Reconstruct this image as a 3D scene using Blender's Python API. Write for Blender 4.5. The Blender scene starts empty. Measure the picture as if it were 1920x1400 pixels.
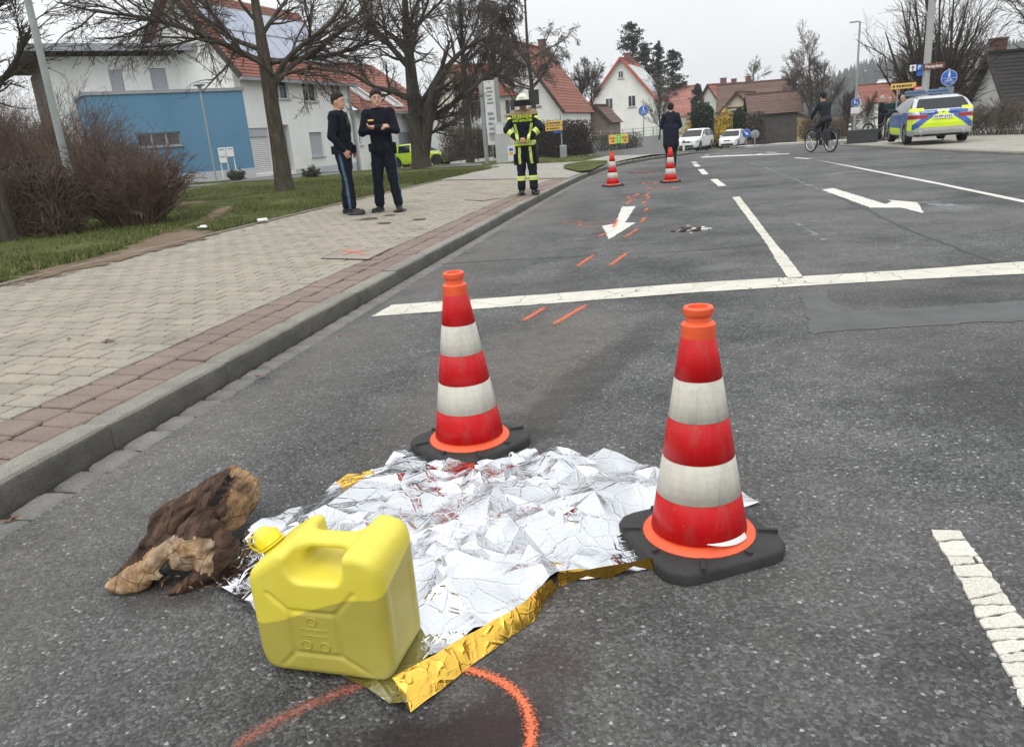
import bpy, math, random, time
import numpy as np
from mathutils import Vector, Matrix, geometry
T0 = time.time()
random.seed(7); RNG = np.random.default_rng(7)
sc = bpy.context.scene
COL = sc.collection
R = math.radians

# ------------------------------------------------------------------ camera
CF, CP, CR, CH = 1442.0, math.atan(444 / 1442.0), math.atan(.0767), 1.25
_F = np.array([0, math.cos(CP), -math.sin(CP)]); _X = np.array([1., 0, 0]); _U = np.cross(_X, _F)
_ir = math.cos(CR) * _X - math.sin(CR) * _U
_iu = math.sin(CR) * _X + math.cos(CR) * _U
_C = np.array([0, 0, CH])
cam = bpy.data.cameras.new('camera'); camo = bpy.data.objects.new('camera', cam); COL.objects.link(camo)
cam.sensor_width = 36; cam.sensor_fit = 'HORIZONTAL'; cam.lens = CF / 1920 * 36
cam.clip_start = .05; cam.clip_end = 6000
mw = Matrix.Identity(4)
for i in range(3):
    mw[i][0] = _ir[i]; mw[i][1] = _iu[i]; mw[i][2] = -_F[i]; mw[i][3] = _C[i]
camo.matrix_world = mw
sc.camera = camo

# ------------------------------------------------------------------ sky, sun, exposure
SUN_EL, SUN_AZ = R(58), R(215)          # overcast: a broad soft sun behind the camera's left
world = bpy.data.worlds.new('World'); sc.world = world; world.use_nodes = True
nt = world.node_tree; nt.nodes.clear()
sky = nt.nodes.new('ShaderNodeTexSky'); sky.sky_type = 'NISHITA'; sky.sun_disc = False
sky.sun_elevation = SUN_EL; sky.sun_rotation = SUN_AZ; sky.dust_density = 5; sky.air_density = 1.0; sky.ozone_density = 1.0
# cloud deck: even pale grey, brighter overhead (standard overcast sky), with very soft mottling
tc = nt.nodes.new('ShaderNodeTexCoord'); sep = nt.nodes.new('ShaderNodeSeparateXYZ')
nt.links.new(tc.outputs['Generated'], sep.inputs[0])
mr = nt.nodes.new('ShaderNodeMapRange'); mr.inputs[1].default_value = 0; mr.inputs[2].default_value = 1
mr.inputs[3].default_value = 1.0; mr.inputs[4].default_value = 1.75
nt.links.new(sep.outputs['Z'], mr.inputs[0])
no = nt.nodes.new('ShaderNodeTexNoise'); no.inputs['Scale'].default_value = 2.2; no.inputs['Detail'].default_value = 4
nt.links.new(tc.outputs['Generated'], no.inputs['Vector'])
mr2 = nt.nodes.new('ShaderNodeMapRange'); mr2.inputs[3].default_value = .86; mr2.inputs[4].default_value = 1.14
nt.links.new(no.outputs['Fac'], mr2.inputs[0])
mu = nt.nodes.new('ShaderNodeMath'); mu.operation = 'MULTIPLY'
nt.links.new(mr.outputs[0], mu.inputs[0]); nt.links.new(mr2.outputs[0], mu.inputs[1])
cl = nt.nodes.new('ShaderNodeVectorMath'); cl.operation = 'SCALE'; cl.inputs[0].default_value = (8.8, 9.0, 9.15)
nt.links.new(mu.outputs[0], cl.inputs['Scale'])
mix = nt.nodes.new('ShaderNodeMix'); mix.data_type = 'RGBA'; mix.inputs['Factor'].default_value = .93
nt.links.new(sky.outputs[0], mix.inputs['A']); nt.links.new(cl.outputs[0], mix.inputs['B'])
bg = nt.nodes.new('ShaderNodeBackground'); bg.inputs['Strength'].default_value = .1
nt.links.new(mix.outputs['Result'], bg.inputs['Color'])
ow = nt.nodes.new('ShaderNodeOutputWorld'); nt.links.new(bg.outputs[0], ow.inputs[0])
sun = bpy.data.lights.new('sun', 'SUN'); sun.energy = 1.2; sun.angle = R(70); sun.color = (1, .97, .93)
suno = bpy.data.objects.new('sun', sun); COL.objects.link(suno)
_sd = Vector((math.sin(SUN_AZ) * math.cos(SUN_EL), math.cos(SUN_AZ) * math.cos(SUN_EL), math.sin(SUN_EL)))
suno.rotation_euler = _sd.to_track_quat('Z', 'Y').to_euler()
sc.view_settings.view_transform = 'Standard'; sc.view_settings.look = 'None'
sc.view_settings.exposure = 0.15; sc.view_settings.gamma = 1; sc.view_settings.use_curve_mapping = False
sc.render.engine = 'CYCLES'
sc.cycles.max_bounces = 4; sc.cycles.transparent_max_bounces = 6; sc.cycles.diffuse_bounces = 2; sc.cycles.volume_bounces = 0
sc.cycles.use_denoising = True
try:
    sc.cycles.denoiser = 'OPENIMAGEDENOISE'; sc.cycles.denoising_prefilter = 'ACCURATE'
except Exception: pass

# ------------------------------------------------------------------ picture -> place helpers
def ray(x, y): return _F * CF + _ir * (x - 960) - _iu * (y - 700)
def gnd(x, y, z=0.0):
    d = ray(x, y); return _C + d * ((z - CH) / d[2])
def at(x, y, Y):
    d = ray(x, y); return _C + d * (Y / d[1])
def onplane(x, y, P, n):
    d = ray(x, y); n = np.array(n); return _C + d * (((np.array(P) - _C) @ n) / (d @ n))

# ------------------------------------------------------------------ object helpers
def tag(o, label=None, cat=None, group=None, kind=None):
    if label: o['label'] = label
    if cat: o['category'] = cat
    if group: o['group'] = group
    if kind: o['kind'] = kind
    return o
def thing(name, label, cat, loc=(0, 0, 0), rz=0, group=None, kind=None):
    o = bpy.data.objects.new(name, None); COL.objects.link(o); o.empty_display_size = .2
    o.location = loc; o.rotation_euler = (0, 0, rz)
    return tag(o, label, cat, group, kind)
def copy_tree(o, parent=None):
    c = o.copy(); COL.objects.link(c); c.parent = parent
    for ch in [q for q in o.children]: copy_tree(ch, c)
    return c
def mesh_np(name, V, Fl, mats=None, mi=None, smooth=False):
    """V (n,3); Fl = list of faces (any length) or (m,k) array"""
    me = bpy.data.meshes.new(name)
    V = np.asarray(V, dtype=np.float32)
    if isinstance(Fl, np.ndarray):
        m, k = Fl.shape
        me.vertices.add(len(V)); me.vertices.foreach_set('co', V.ravel())
        me.loops.add(m * k); me.loops.foreach_set('vertex_index', Fl.astype(np.int32).ravel())
        me.polygons.add(m); me.polygons.foreach_set('loop_start', np.arange(0, m * k, k, dtype=np.int32))
        me.polygons.foreach_set('loop_total', np.full(m, k, dtype=np.int32))
        if mi is not None: me.polygons.foreach_set('material_index', np.asarray(mi, dtype=np.int32))
        me.polygons.foreach_set('use_smooth', np.full(m, smooth, dtype=bool))
        me.update(calc_edges=True); me.validate()
    else:
        me.from_pydata(V.tolist(), [], [tuple(f) for f in Fl])
        if mi is not None:
            for p, q in zip(me.polygons, mi): p.material_index = q
        if smooth:
            for p in me.polygons: p.use_smooth = True
    for mt in (mats if isinstance(mats, (list, tuple)) else [mats] if mats else []): me.materials.append(mt)
    return me
def ob(name, me, parent=None, loc=(0, 0, 0), rz=0):
    o = bpy.data.objects.new(name, me); COL.objects.link(o); o.location = loc; o.rotation_euler = (0, 0, rz); o.parent = parent
    return o
class MB:
    """collects simple shapes into one mesh"""
    def __init__(s): s.v = []; s.f = []; s.m = []; s.cur = 0
    def mat(s, i): s.cur = i; return s
    def add(s, V, Fs):
        b = len(s.v); s.v += [tuple(map(float, q)) for q in V]; s.f += [tuple(b + i for i in q) for q in Fs]; s.m += [s.cur] * len(Fs); return s
    def box(s, lo, hi, M=None):
        x0, y0, z0 = lo; x1, y1, z1 = hi
        V = [(x0, y0, z0), (x1, y0, z0), (x1, y1, z0), (x0, y1, z0), (x0, y0, z1), (x1, y0, z1), (x1, y1, z1), (x0, y1, z1)]
        if M is not None: V = [tuple(M @ Vector(q)) for q in V]
        return s.add(V, [(0, 3, 2, 1), (4, 5, 6, 7), (0, 1, 5, 4), (1, 2, 6, 5), (2, 3, 7, 6), (3, 0, 4, 7)])
    def bbox(s, lo, hi, b=.01):
        """bevelled box (top edges and vertical edges softened)"""
        x0, y0, z0 = lo; x1, y1, z1 = hi
        rings = [(0, z0), (0, z1 - b), (b, z1)]
        V = []; 
        for ins, z in rings:
            i2 = ins + 0; c = b
            V += [(x0 + c, y0 + i2, z), (x1 - c, y0 + i2, z), (x1 - i2, y0 + c, z), (x1 - i2, y1 - c, z), (x1 - c, y1 - i2, z), (x0 + c, y1 - i2, z), (x0 + i2, y1 - c, z), (x0 + i2, y0 + c, z)]
        Fs = []
        for r in range(2):
            for i in range(8): j = (i + 1) % 8; Fs.append((r * 8 + i, r * 8 + j, r * 8 + 8 + j, r * 8 + 8 + i))
        Fs.append(tuple(range(16, 24))); Fs.append(tuple(range(7, -1, -1)))
        return s.add(V, Fs)
    def prism(s, poly, axis, a, b):
        """poly: 2D points; extruded between a and b along axis ('x','y','z'); poly in the two other axes in order"""
        def P(p, t): return {'x': (t, p[0], p[1]), 'y': (p[0], t, p[1]), 'z': (p[0], p[1], t)}[axis]
        n = len(poly); V = [P(p, a) for p in poly] + [P(p, b) for p in poly]
        Fs = [(i, (i + 1) % n, n + (i + 1) % n, n + i) for i in range(n)] + [tuple(range(n - 1, -1, -1)), tuple(range(n, 2 * n))]
        return s.add(V, Fs)
    def lathe(s, prof, n=24, c=(0, 0), cap=True):
        V = []; Fs = []
        for r, z in prof:
            for i in range(n):
                a = 2 * math.pi * i / n; V.append((c[0] + r * math.cos(a), c[1] + r * math.sin(a), z))
        for k in range(len(prof) - 1):
            for i in range(n):
                j = (i + 1) % n; Fs.append((k * n + i, k * n + j, (k + 1) * n + j, (k + 1) * n + i))
        if cap: Fs.append(tuple(range(n - 1, -1, -1))); Fs.append(tuple(range((len(prof) - 1) * n, len(prof) * n)))
        return s.add(V, Fs)
    def tube(s, pts, r, n=6, cap=True):
        pts = [Vector(p) for p in pts]; rr = r if isinstance(r, (list, tuple)) else [r] * len(pts)
        V = []; Fs = []
        for i, p in enumerate(pts):
            t = (pts[min(i + 1, len(pts) - 1)] - pts[max(i - 1, 0)]).normalized()
            a = t.orthogonal().normalized() if i == 0 else (a - t * a.dot(t)).normalized()
            b = t.cross(a)
            for k in range(n):
                q = 2 * math.pi * k / n; V.append(tuple(p + (a * math.cos(q) + b * math.sin(q)) * rr[i]))
        for i in range(len(pts) - 1):
            for k in range(n):
                j = (k + 1) % n; Fs.append((i * n + k, i * n + j, i * n + n + j, i * n + n + k))
        if cap: Fs.append(tuple(range(n - 1, -1, -1))); Fs.append(tuple(range(len(V) - n, len(V))))
        return s.add(V, Fs)
    def mesh(s, name, mats, smooth=False, angle=None):
        me = mesh_np(name, np.array(s.v), s.f, mats, s.m)
        if smooth:
            for p in me.polygons: p.use_smooth = True
            if angle: me.set_sharp_from_angle(angle=R(angle))
        return me
    def build(s, name, mats, parent=None, smooth=False, angle=None, loc=(0, 0, 0), rz=0):
        return ob(name, s.mesh(name, mats, smooth, angle), parent, loc, rz)
def grid_mesh(name, P, mats, smooth=True, mi=None):
    """P (a,b,3) -> quads"""
    a, b = P.shape[:2]
    I = np.arange(a * b).reshape(a, b)
    Fl = np.stack([I[:-1, :-1], I[1:, :-1], I[1:, 1:], I[:-1, 1:]], -1).reshape(-1, 4)
    return mesh_np(name, P.reshape(-1, 3), Fl, mats, mi, smooth)
def tubes_np(polys, radii, sides=4):
    """list of (N,n,3) arrays with (N,n) radii -> V,F"""
    Vs, Fs = [], []; base = 0
    ang = np.arange(sides) / sides * 2 * np.pi
    for P, Rd in zip(polys, radii):
        N, n, _ = P.shape
        Tn = np.gradient(P, axis=1); Tn /= np.linalg.norm(Tn, axis=2, keepdims=True) + 1e-9
        ref = np.where(np.abs(Tn[:, :1, 2:3]) > .8, np.array([1., 0, 0]), np.array([0, 0, 1.]))
        A = np.cross(Tn, ref); A /= np.linalg.norm(A, axis=2, keepdims=True) + 1e-9
        B = np.cross(Tn, A)
        V = P[:, :, None, :] + Rd[:, :, None, None] * (A[:, :, None, :] * np.cos(ang)[None, None, :, None] + B[:, :, None, :] * np.sin(ang)[None, None, :, None])
        I = (np.arange(N * n * sides) + base).reshape(N, n, sides)
        J = np.roll(I, -1, axis=2)
        Fq = np.stack([I[:, :-1], J[:, :-1], J[:, 1:], I[:, 1:]], -1).reshape(-1, 4)
        Vs.append(V.reshape(-1, 3)); Fs.append(Fq); base += N * n * sides
    return np.concatenate(Vs), np.concatenate(Fs)

# ------------------------------------------------------------------ signed-distance sculpting (one continuous surface)
class SDF:
    def __init__(s, lo, hi, vox):
        s.lo = np.array(lo, float); s.vox = vox
        s.n = np.maximum(4, np.ceil((np.array(hi) - s.lo) / vox).astype(int) + 1)
        s.d = np.full(s.n, 9.0, np.float32); s.t = np.zeros(s.n, np.int16); s.best = np.full(s.n, 9.0, np.float32)
    def win(s, lo, hi):
        a = np.clip(np.floor((np.array(lo) - s.lo) / s.vox).astype(int), 0, s.n - 1)
        b = np.clip(np.ceil((np.array(hi) - s.lo) / s.vox).astype(int) + 1, 1, s.n)
        b = np.maximum(b, a + 1)
        ax = [(s.lo[i] + s.vox * np.arange(a[i], b[i])).astype(np.float32) for i in range(3)]
        return tuple(slice(a[i], b[i]) for i in range(3)), (ax[0][:, None, None], ax[1][None, :, None], ax[2][None, None, :])
    def put(s, fn, lo, hi, tag=0, k=.02, op='u'):
        m = 3 * k + 3 * s.vox
        w, P = s.win(np.array(lo) - m, np.array(hi) + m)
        v = fn(*P).astype(np.float32); v = np.broadcast_to(v, s.d[w].shape); d = s.d[w]
        if op == 'u':
            h = np.maximum(k - np.abs(d - v), 0) / max(k, 1e-6); s.d[w] = np.minimum(d, v) - h * h * k * .25
            m2 = v < s.best[w]; s.t[w] = np.where(m2, tag, s.t[w]); s.best[w] = np.where(m2, v, s.best[w])
        else:
            h = np.maximum(k - np.abs(d + v), 0) / max(k, 1e-6); s.d[w] = np.maximum(d, -v) + h * h * k * .25
            if tag: s.t[w] = np.where(v < s.vox, tag, s.t[w])
        return s
    def cap(s, a, b, ra, rb=None, tag=0, k=.02, op='u', sq=None):
        rb = ra if rb is None else rb; a = np.array(a, float); b = np.array(b, float); ab = b - a; L = max(ab @ ab, 1e-9)
        def fn(x, y, z):
            t = np.clip(((x - a[0]) * ab[0] + (y - a[1]) * ab[1] + (z - a[2]) * ab[2]) / L, 0, 1)
            dx, dy, dz = x - a[0] - ab[0] * t, y - a[1] - ab[1] * t, z - a[2] - ab[2] * t
            if sq is not None: dx, dy, dz = dx / sq[0], dy / sq[1], dz / sq[2]
            return np.sqrt(dx * dx + dy * dy + dz * dz) - (ra + (rb - ra) * t)
        r = max(ra, rb) * (max(sq) if sq is not None else 1)
        return s.put(fn, np.minimum(a, b) - r, np.maximum(a, b) + r, tag, k, op)
    def ell(s, c, r, tag=0, k=.02, op='u', M=None):
        c = np.array(c, float); r = np.array(r, float)
        def fn(x, y, z):
            X, Y, Z = x - c[0], y - c[1], z - c[2]
            if M is not None: X, Y, Z = (M[0, 0] * X + M[1, 0] * Y + M[2, 0] * Z, M[0, 1] * X + M[1, 1] * Y + M[2, 1] * Z, M[0, 2] * X + M[1, 2] * Y + M[2, 2] * Z)
            q = np.sqrt((X / r[0]) ** 2 + (Y / r[1]) ** 2 + (Z / r[2]) ** 2)
            return (q - 1) * r.min()
        q = r if M is None else np.array([r.max()] * 3)
        return s.put(fn, c - q, c + q, tag, k, op)
    def rbox(s, c, h, rad, tag=0, k=.02, op='u', M=None):
        c = np.array(c, float); h = np.array(h, float)
        def fn(x, y, z):
            X, Y, Z = x - c[0], y - c[1], z - c[2]
            if M is not None: X, Y, Z = (M[0, 0] * X + M[1, 0] * Y + M[2, 0] * Z, M[0, 1] * X + M[1, 1] * Y + M[2, 1] * Z, M[0, 2] * X + M[1, 2] * Y + M[2, 2] * Z)
            qx, qy, qz = np.abs(X) - h[0] + rad, np.abs(Y) - h[1] + rad, np.abs(Z) - h[2] + rad
            return np.sqrt(np.maximum(qx, 0) ** 2 + np.maximum(qy, 0) ** 2 + np.maximum(qz, 0) ** 2) + np.minimum(np.maximum(qx, np.maximum(qy, qz)), 0) - rad
        q = h if M is None else np.array([np.linalg.norm(h)] * 3)
        return s.put(fn, c - q, c + q, tag, k, op)
    def mesh(s):
        """surface nets -> V, quads, tag per quad"""
        d = s.d; S = d < 0
        n0, n1, n2 = np.array(d.shape) - 1
        c = [S[i:n0 + i, j:n1 + j, k:n2 + k] for i in (0, 1) for j in (0, 1) for k in (0, 1)]
        cnt = sum(q.astype(np.int8) for q in c)
        act = (cnt > 0) & (cnt < 8)
        I = np.argwhere(act); idx = np.full(act.shape, -1, np.int64); idx[tuple(I.T)] = np.arange(len(I))
        cor = {}
        for i in (0, 1):
            for j in (0, 1):
                for k in (0, 1): cor[i, j, k] = d[I[:, 0] + i, I[:, 1] + j, I[:, 2] + k]
        acc = np.zeros((len(I), 3)); num = np.zeros(len(I))
        for a in cor:
            for ax in range(3):
                if a[ax] == 0:
                    b = list(a); b[ax] = 1; b = tuple(b)
                    da, db = cor[a], cor[b]; m = (da < 0) != (db < 0)
                    t = np.where(m, da / np.where(m, da - db, 1), 0)
                    p = np.array(a, float)[None].repeat(len(I), 0); p[:, ax] = t
                    acc[m] += p[m]; num[m] += 1
        V = s.lo + s.vox * (I + acc / num[:, None])
        Fs, Ts = [], []
        for ax in range(3):
            sl0 = [slice(None)] * 3; sl1 = [slice(None)] * 3
            sl0[ax] = slice(0, -1); sl1[ax] = slice(1, None)
            A, B = S[tuple(sl0)], S[tuple(sl1)]
            E = np.argwhere(A != B)
            o1, o2 = (ax + 1) % 3, (ax + 2) % 3
            ok = (E[:, o1] > 0) & (E[:, o2] > 0) & (E[:, o1] < d.shape[o1] - 1) & (E[:, o2] < d.shape[o2] - 1); E = E[ok]
            ins = A[tuple(E.T)]
            def cell(u, v):
                q = E.copy(); q[:, o1] -= u; q[:, o2] -= v; return idx[tuple(q.T)]
            Q = np.stack([cell(1, 1), cell(0, 1), cell(0, 0), cell(1, 0)], 1)
            Q[~ins] = Q[~ins][:, ::-1]
            e2 = E.copy(); e2[:, ax] += (~ins).astype(int)
            Fs.append(Q); Ts.append(s.t[tuple(e2.T)])
        F = np.concatenate(Fs); T = np.concatenate(Ts); g = (F >= 0).all(1)
        return V, F[g], T[g]
def relax(V, F, it=1, w=.5):
    """light smoothing of a quad mesh"""
    E = np.concatenate([F[:, [0, 1]], F[:, [1, 2]], F[:, [2, 3]], F[:, [3, 0]]])
    for _ in range(it):
        acc = np.zeros_like(V); n = np.zeros(len(V))
        np.add.at(acc, E[:, 0], V[E[:, 1]]); np.add.at(acc, E[:, 1], V[E[:, 0]])
        np.add.at(n, E[:, 0], 1); np.add.at(n, E[:, 1], 1)
        V = V * (1 - w) + w * acc / np.maximum(n, 1)[:, None]
    return V
def vnormals(V, F):
    fn = np.cross(V[F[:, 2]] - V[F[:, 0]], V[F[:, 3]] - V[F[:, 1]])
    n = np.zeros_like(V)
    for i in range(4): np.add.at(n, F[:, i], fn)
    return n / (np.linalg.norm(n, axis=1, keepdims=True) + 1e-9)
def peel(V, F, mask, off):
    """faces of a surface lifted off it as a thin skin with an edge"""
    N = vnormals(V, F); Fm = F[mask]
    u, inv = np.unique(Fm, return_inverse=True); Fm = inv.reshape(Fm.shape); m = len(u)
    top = V[u] + N[u] * off
    E = np.concatenate([Fm[:, [0, 1]], Fm[:, [1, 2]], Fm[:, [2, 3]], Fm[:, [3, 0]]])
    key = {}
    for a, b in E.tolist(): key[(a, b)] = 1
    bd = [(a, b) for (a, b) in key if (b, a) not in key]
    V2 = np.concatenate([top, V[u] - N[u] * off * .5])
    side = np.array([(b, a, a + m, b + m) for a, b in bd]) if bd else np.zeros((0, 4), int)
    return V2, np.concatenate([Fm, side])
_pt = {}
def vnoise(P, scale, seed=0):
    """smooth value noise, P (...,3)"""
    if seed not in _pt: _pt[seed] = np.random.default_rng(seed + 100).random((32, 32, 32)).astype(np.float32)
    G = _pt[seed]; q = np.asarray(P) * scale; i = np.floor(q).astype(int); f = q - i; f = f * f * (3 - 2 * f)
    r = 0
    for a in (0, 1):
        for b in (0, 1):
            for c in (0, 1):
                w = (f[..., 0] if a else 1 - f[..., 0]) * (f[..., 1] if b else 1 - f[..., 1]) * (f[..., 2] if c else 1 - f[..., 2])
                r = r + w * G[(i[..., 0] + a) % 32, (i[..., 1] + b) % 32, (i[..., 2] + c) % 32]
    return r * 2 - 1

# ------------------------------------------------------------------ materials
class NT:
    def __init__(s, name):
        s.m = bpy.data.materials.new(name); s.m.use_nodes = True; s.t = s.m.node_tree; s.t.nodes.clear()
        s.out = s.n('ShaderNodeOutputMaterial'); s.b = s.n('ShaderNodeBsdfPrincipled'); s.l(s.b.outputs[0], s.out.inputs[0])
    def n(s, ty, **kw):
        q = s.t.nodes.new(ty)
        for k, v in kw.items():
            try: q.inputs[k].default_value = v
            except Exception: setattr(q, k, v)
        return q
    def l(s, a, b): s.t.links.new(a, b)
    def co(s, kind='Object'): return s.n('ShaderNodeTexCoord').outputs[kind]
    def pos(s): return s.n('ShaderNodeNewGeometry').outputs['Position']
    def noise(s, vec, scale, detail=4, rough=.55, dist=0):
        q = s.n('ShaderNodeTexNoise'); q.inputs['Scale'].default_value = scale; q.inputs['Detail'].default_value = detail
        q.inputs['Roughness'].default_value = rough; q.inputs['Distortion'].default_value = dist
        if vec is not None: s.l(vec, q.inputs['Vector'])
        return q.outputs['Fac']
    def vor(s, vec, scale, feat='F1', out='Distance', rnd=1):
        q = s.n('ShaderNodeTexVoronoi'); q.feature = feat; q.inputs['Scale'].default_value = scale; q.inputs['Randomness'].default_value = rnd
        s.l(vec, q.inputs['Vector']); return q.outputs[out]
    def ramp(s, fac, stops, interp='LINEAR'):
        q = s.n('ShaderNodeValToRGB'); q.color_ramp.interpolation = interp; e = q.color_ramp.elements
        while len(e) < len(stops): e.new(.5)
        for el, (p, c) in zip(e, stops):
            el.position = p; el.color = tuple(c) + (1,) if not isinstance(c, (int, float)) else (c, c, c, 1)
        s.l(fac, q.inputs[0]); return q.outputs[0]
    def mix(s, fac, a, b, mode='MIX'):
        q = s.n('ShaderNodeMix'); q.data_type = 'RGBA'; q.blend_type = mode
        for sock, v in (('Factor', fac), ('A', a), ('B', b)):
            if hasattr(v, 'links') or hasattr(v, 'is_linked'): s.l(v, q.inputs[sock])
            else: q.inputs[sock].default_value = v if isinstance(v, (int, float)) else tuple(v) + (1,)
        return q.outputs['Result']
    def math(s, op, a, b=0):
        q = s.n('ShaderNodeMath'); q.operation = op
        for i, v in enumerate((a, b)):
            if isinstance(v, (int, float)): q.inputs[i].default_value = v
            else: s.l(v, q.inputs[i])
        return q.outputs[0]
    def mapr(s, v, a, b, c, d):
        q = s.n('ShaderNodeMapRange'); s.l(v, q.inputs[0])
        for i, t in enumerate((a, b, c, d)): q.inputs[i + 1].default_value = t
        return q.outputs[0]
    def bump(s, h, strength=.3, dist=.01):
        q = s.n('ShaderNodeBump'); q.inputs['Strength'].default_value = strength; q.inputs['Distance'].default_value = dist
        s.l(h, q.inputs['Height']); s.l(q.outputs[0], s.b.inputs['Normal']); return q
    def set(s, **kw):
        for k, v in kw.items():
            k = {'color': 'Base Color', 'rough': 'Roughness', 'metal': 'Metallic', 'spec': 'Specular IOR Level', 'trans': 'Transmission Weight', 'coat': 'Coat Weight', 'sub': 'Subsurface Weight', 'alpha': 'Alpha'}.get(k, k)
            if hasattr(v, 'links') or hasattr(v, 'is_linked'): s.l(v, s.b.inputs[k])
            elif isinstance(v, (tuple, list)): s.b.inputs[k].default_value = tuple(v) + ((1,) if len(v) == 3 else ())
            else: s.b.inputs[k].default_value = v
        return s
_mc = {}
def mat(name, color, rough=.7, metal=0, var=.12, scale=3.0, bump=0, bscale=None, spec=None, coat=0, obj_rand=0):
    """plain procedural material: colour broken up by two octaves of noise"""
    if name in _mc: return _mc[name]
    s = NT(name); co = s.co('Object')
    f = s.noise(co, scale, 5, .6); c = np.array(color, float)
    col = s.ramp(f, [(.25, tuple(np.clip(c * (1 - var), 0, 1))), (.5, tuple(c)), (.78, tuple(np.clip(c * (1 + var), 0, 1)))])
    if obj_rand:
        oi = s.n('ShaderNodeObjectInfo').outputs['Random']
        v = s.mapr(oi, 0, 1, 1 - obj_rand, 1 + obj_rand)
        hs = s.n('ShaderNodeHueSaturation'); s.l(col, hs.inputs['Color']); s.l(v, hs.inputs['Value']); col = hs.outputs[0]
    s.set(color=col, rough=rough, metal=metal)
    if spec is not None: s.set(spec=spec)
    if coat: s.set(coat=coat)
    if bump: s.bump(s.noise(co, bscale or scale * 8, 4), bump, .01)
    _mc[name] = s.m
    return s.m
# ================================================================== the setting: terrain, road, pavement
_ky = np.array([2.75, 3.43, 4.39, 5.98, 8.22, 10.57, 14.45, 18.5, 22.62, 26.8, 30.87])
_kx = np.array([-2.03, -1.84, -1.62, -1.29, -.82, -.29, .63, 1.58, 2.62, 3.95, 5.49])
_kp = np.polyfit(_ky, _kx, 4)
def kerbX(Y):
    Y = np.asarray(Y, float); Yc = np.clip(Y, 2.75, 30.87); d = np.polyder(_kp)
    return np.polyval(_kp, Yc) + np.polyval(d, Yc) * (Y - Yc)
def roadZ(Y): return -.03 * 3 * np.log1p(np.exp(np.clip((np.asarray(Y, float) - 29) / 3, -30, 30)))
_yy = np.arange(-4, 60, .02); _tt = np.concatenate([[0], np.cumsum(np.hypot(np.diff(kerbX(_yy)), .02))])
def kerb(t, s=0.0):
    """arc length t along the kerb face, s metres to the left of it -> X, Y, tangent angle"""
    Y = np.interp(t, _tt, _yy); X = kerbX(Y); dx = (kerbX(Y + .05) - kerbX(Y - .05)) / .1
    L = np.sqrt(1 + dx * dx); return X - s / L, Y + s * dx / L, np.arctan2(dx, 1)
def tofY(Y): return np.interp(Y, _yy, _tt)
SIDE = 3.58
def zl(X, Y):
    """ground height left of the kerb"""
    X = np.asarray(X, float); Y = np.asarray(Y, float); s = (kerbX(Y) - X) * .96
    b = .12 + .045 * np.clip(s - .14, 0, 3.7) + .04 * np.maximum(0, s - 20)
    far = 1 / (1 + np.exp(-(X + 11) / 1.2))
    return b - .03 * np.maximum(0, Y - 34) * far + np.minimum(roadZ(Y) * .5, 0) * (s < 12)
def tg(px, py):
    z = .25
    for _ in range(6):
        p = gnd(px, py, z); z = float(zl(p[0], p[1]))
    return np.array([p[0], p[1], z])

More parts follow.
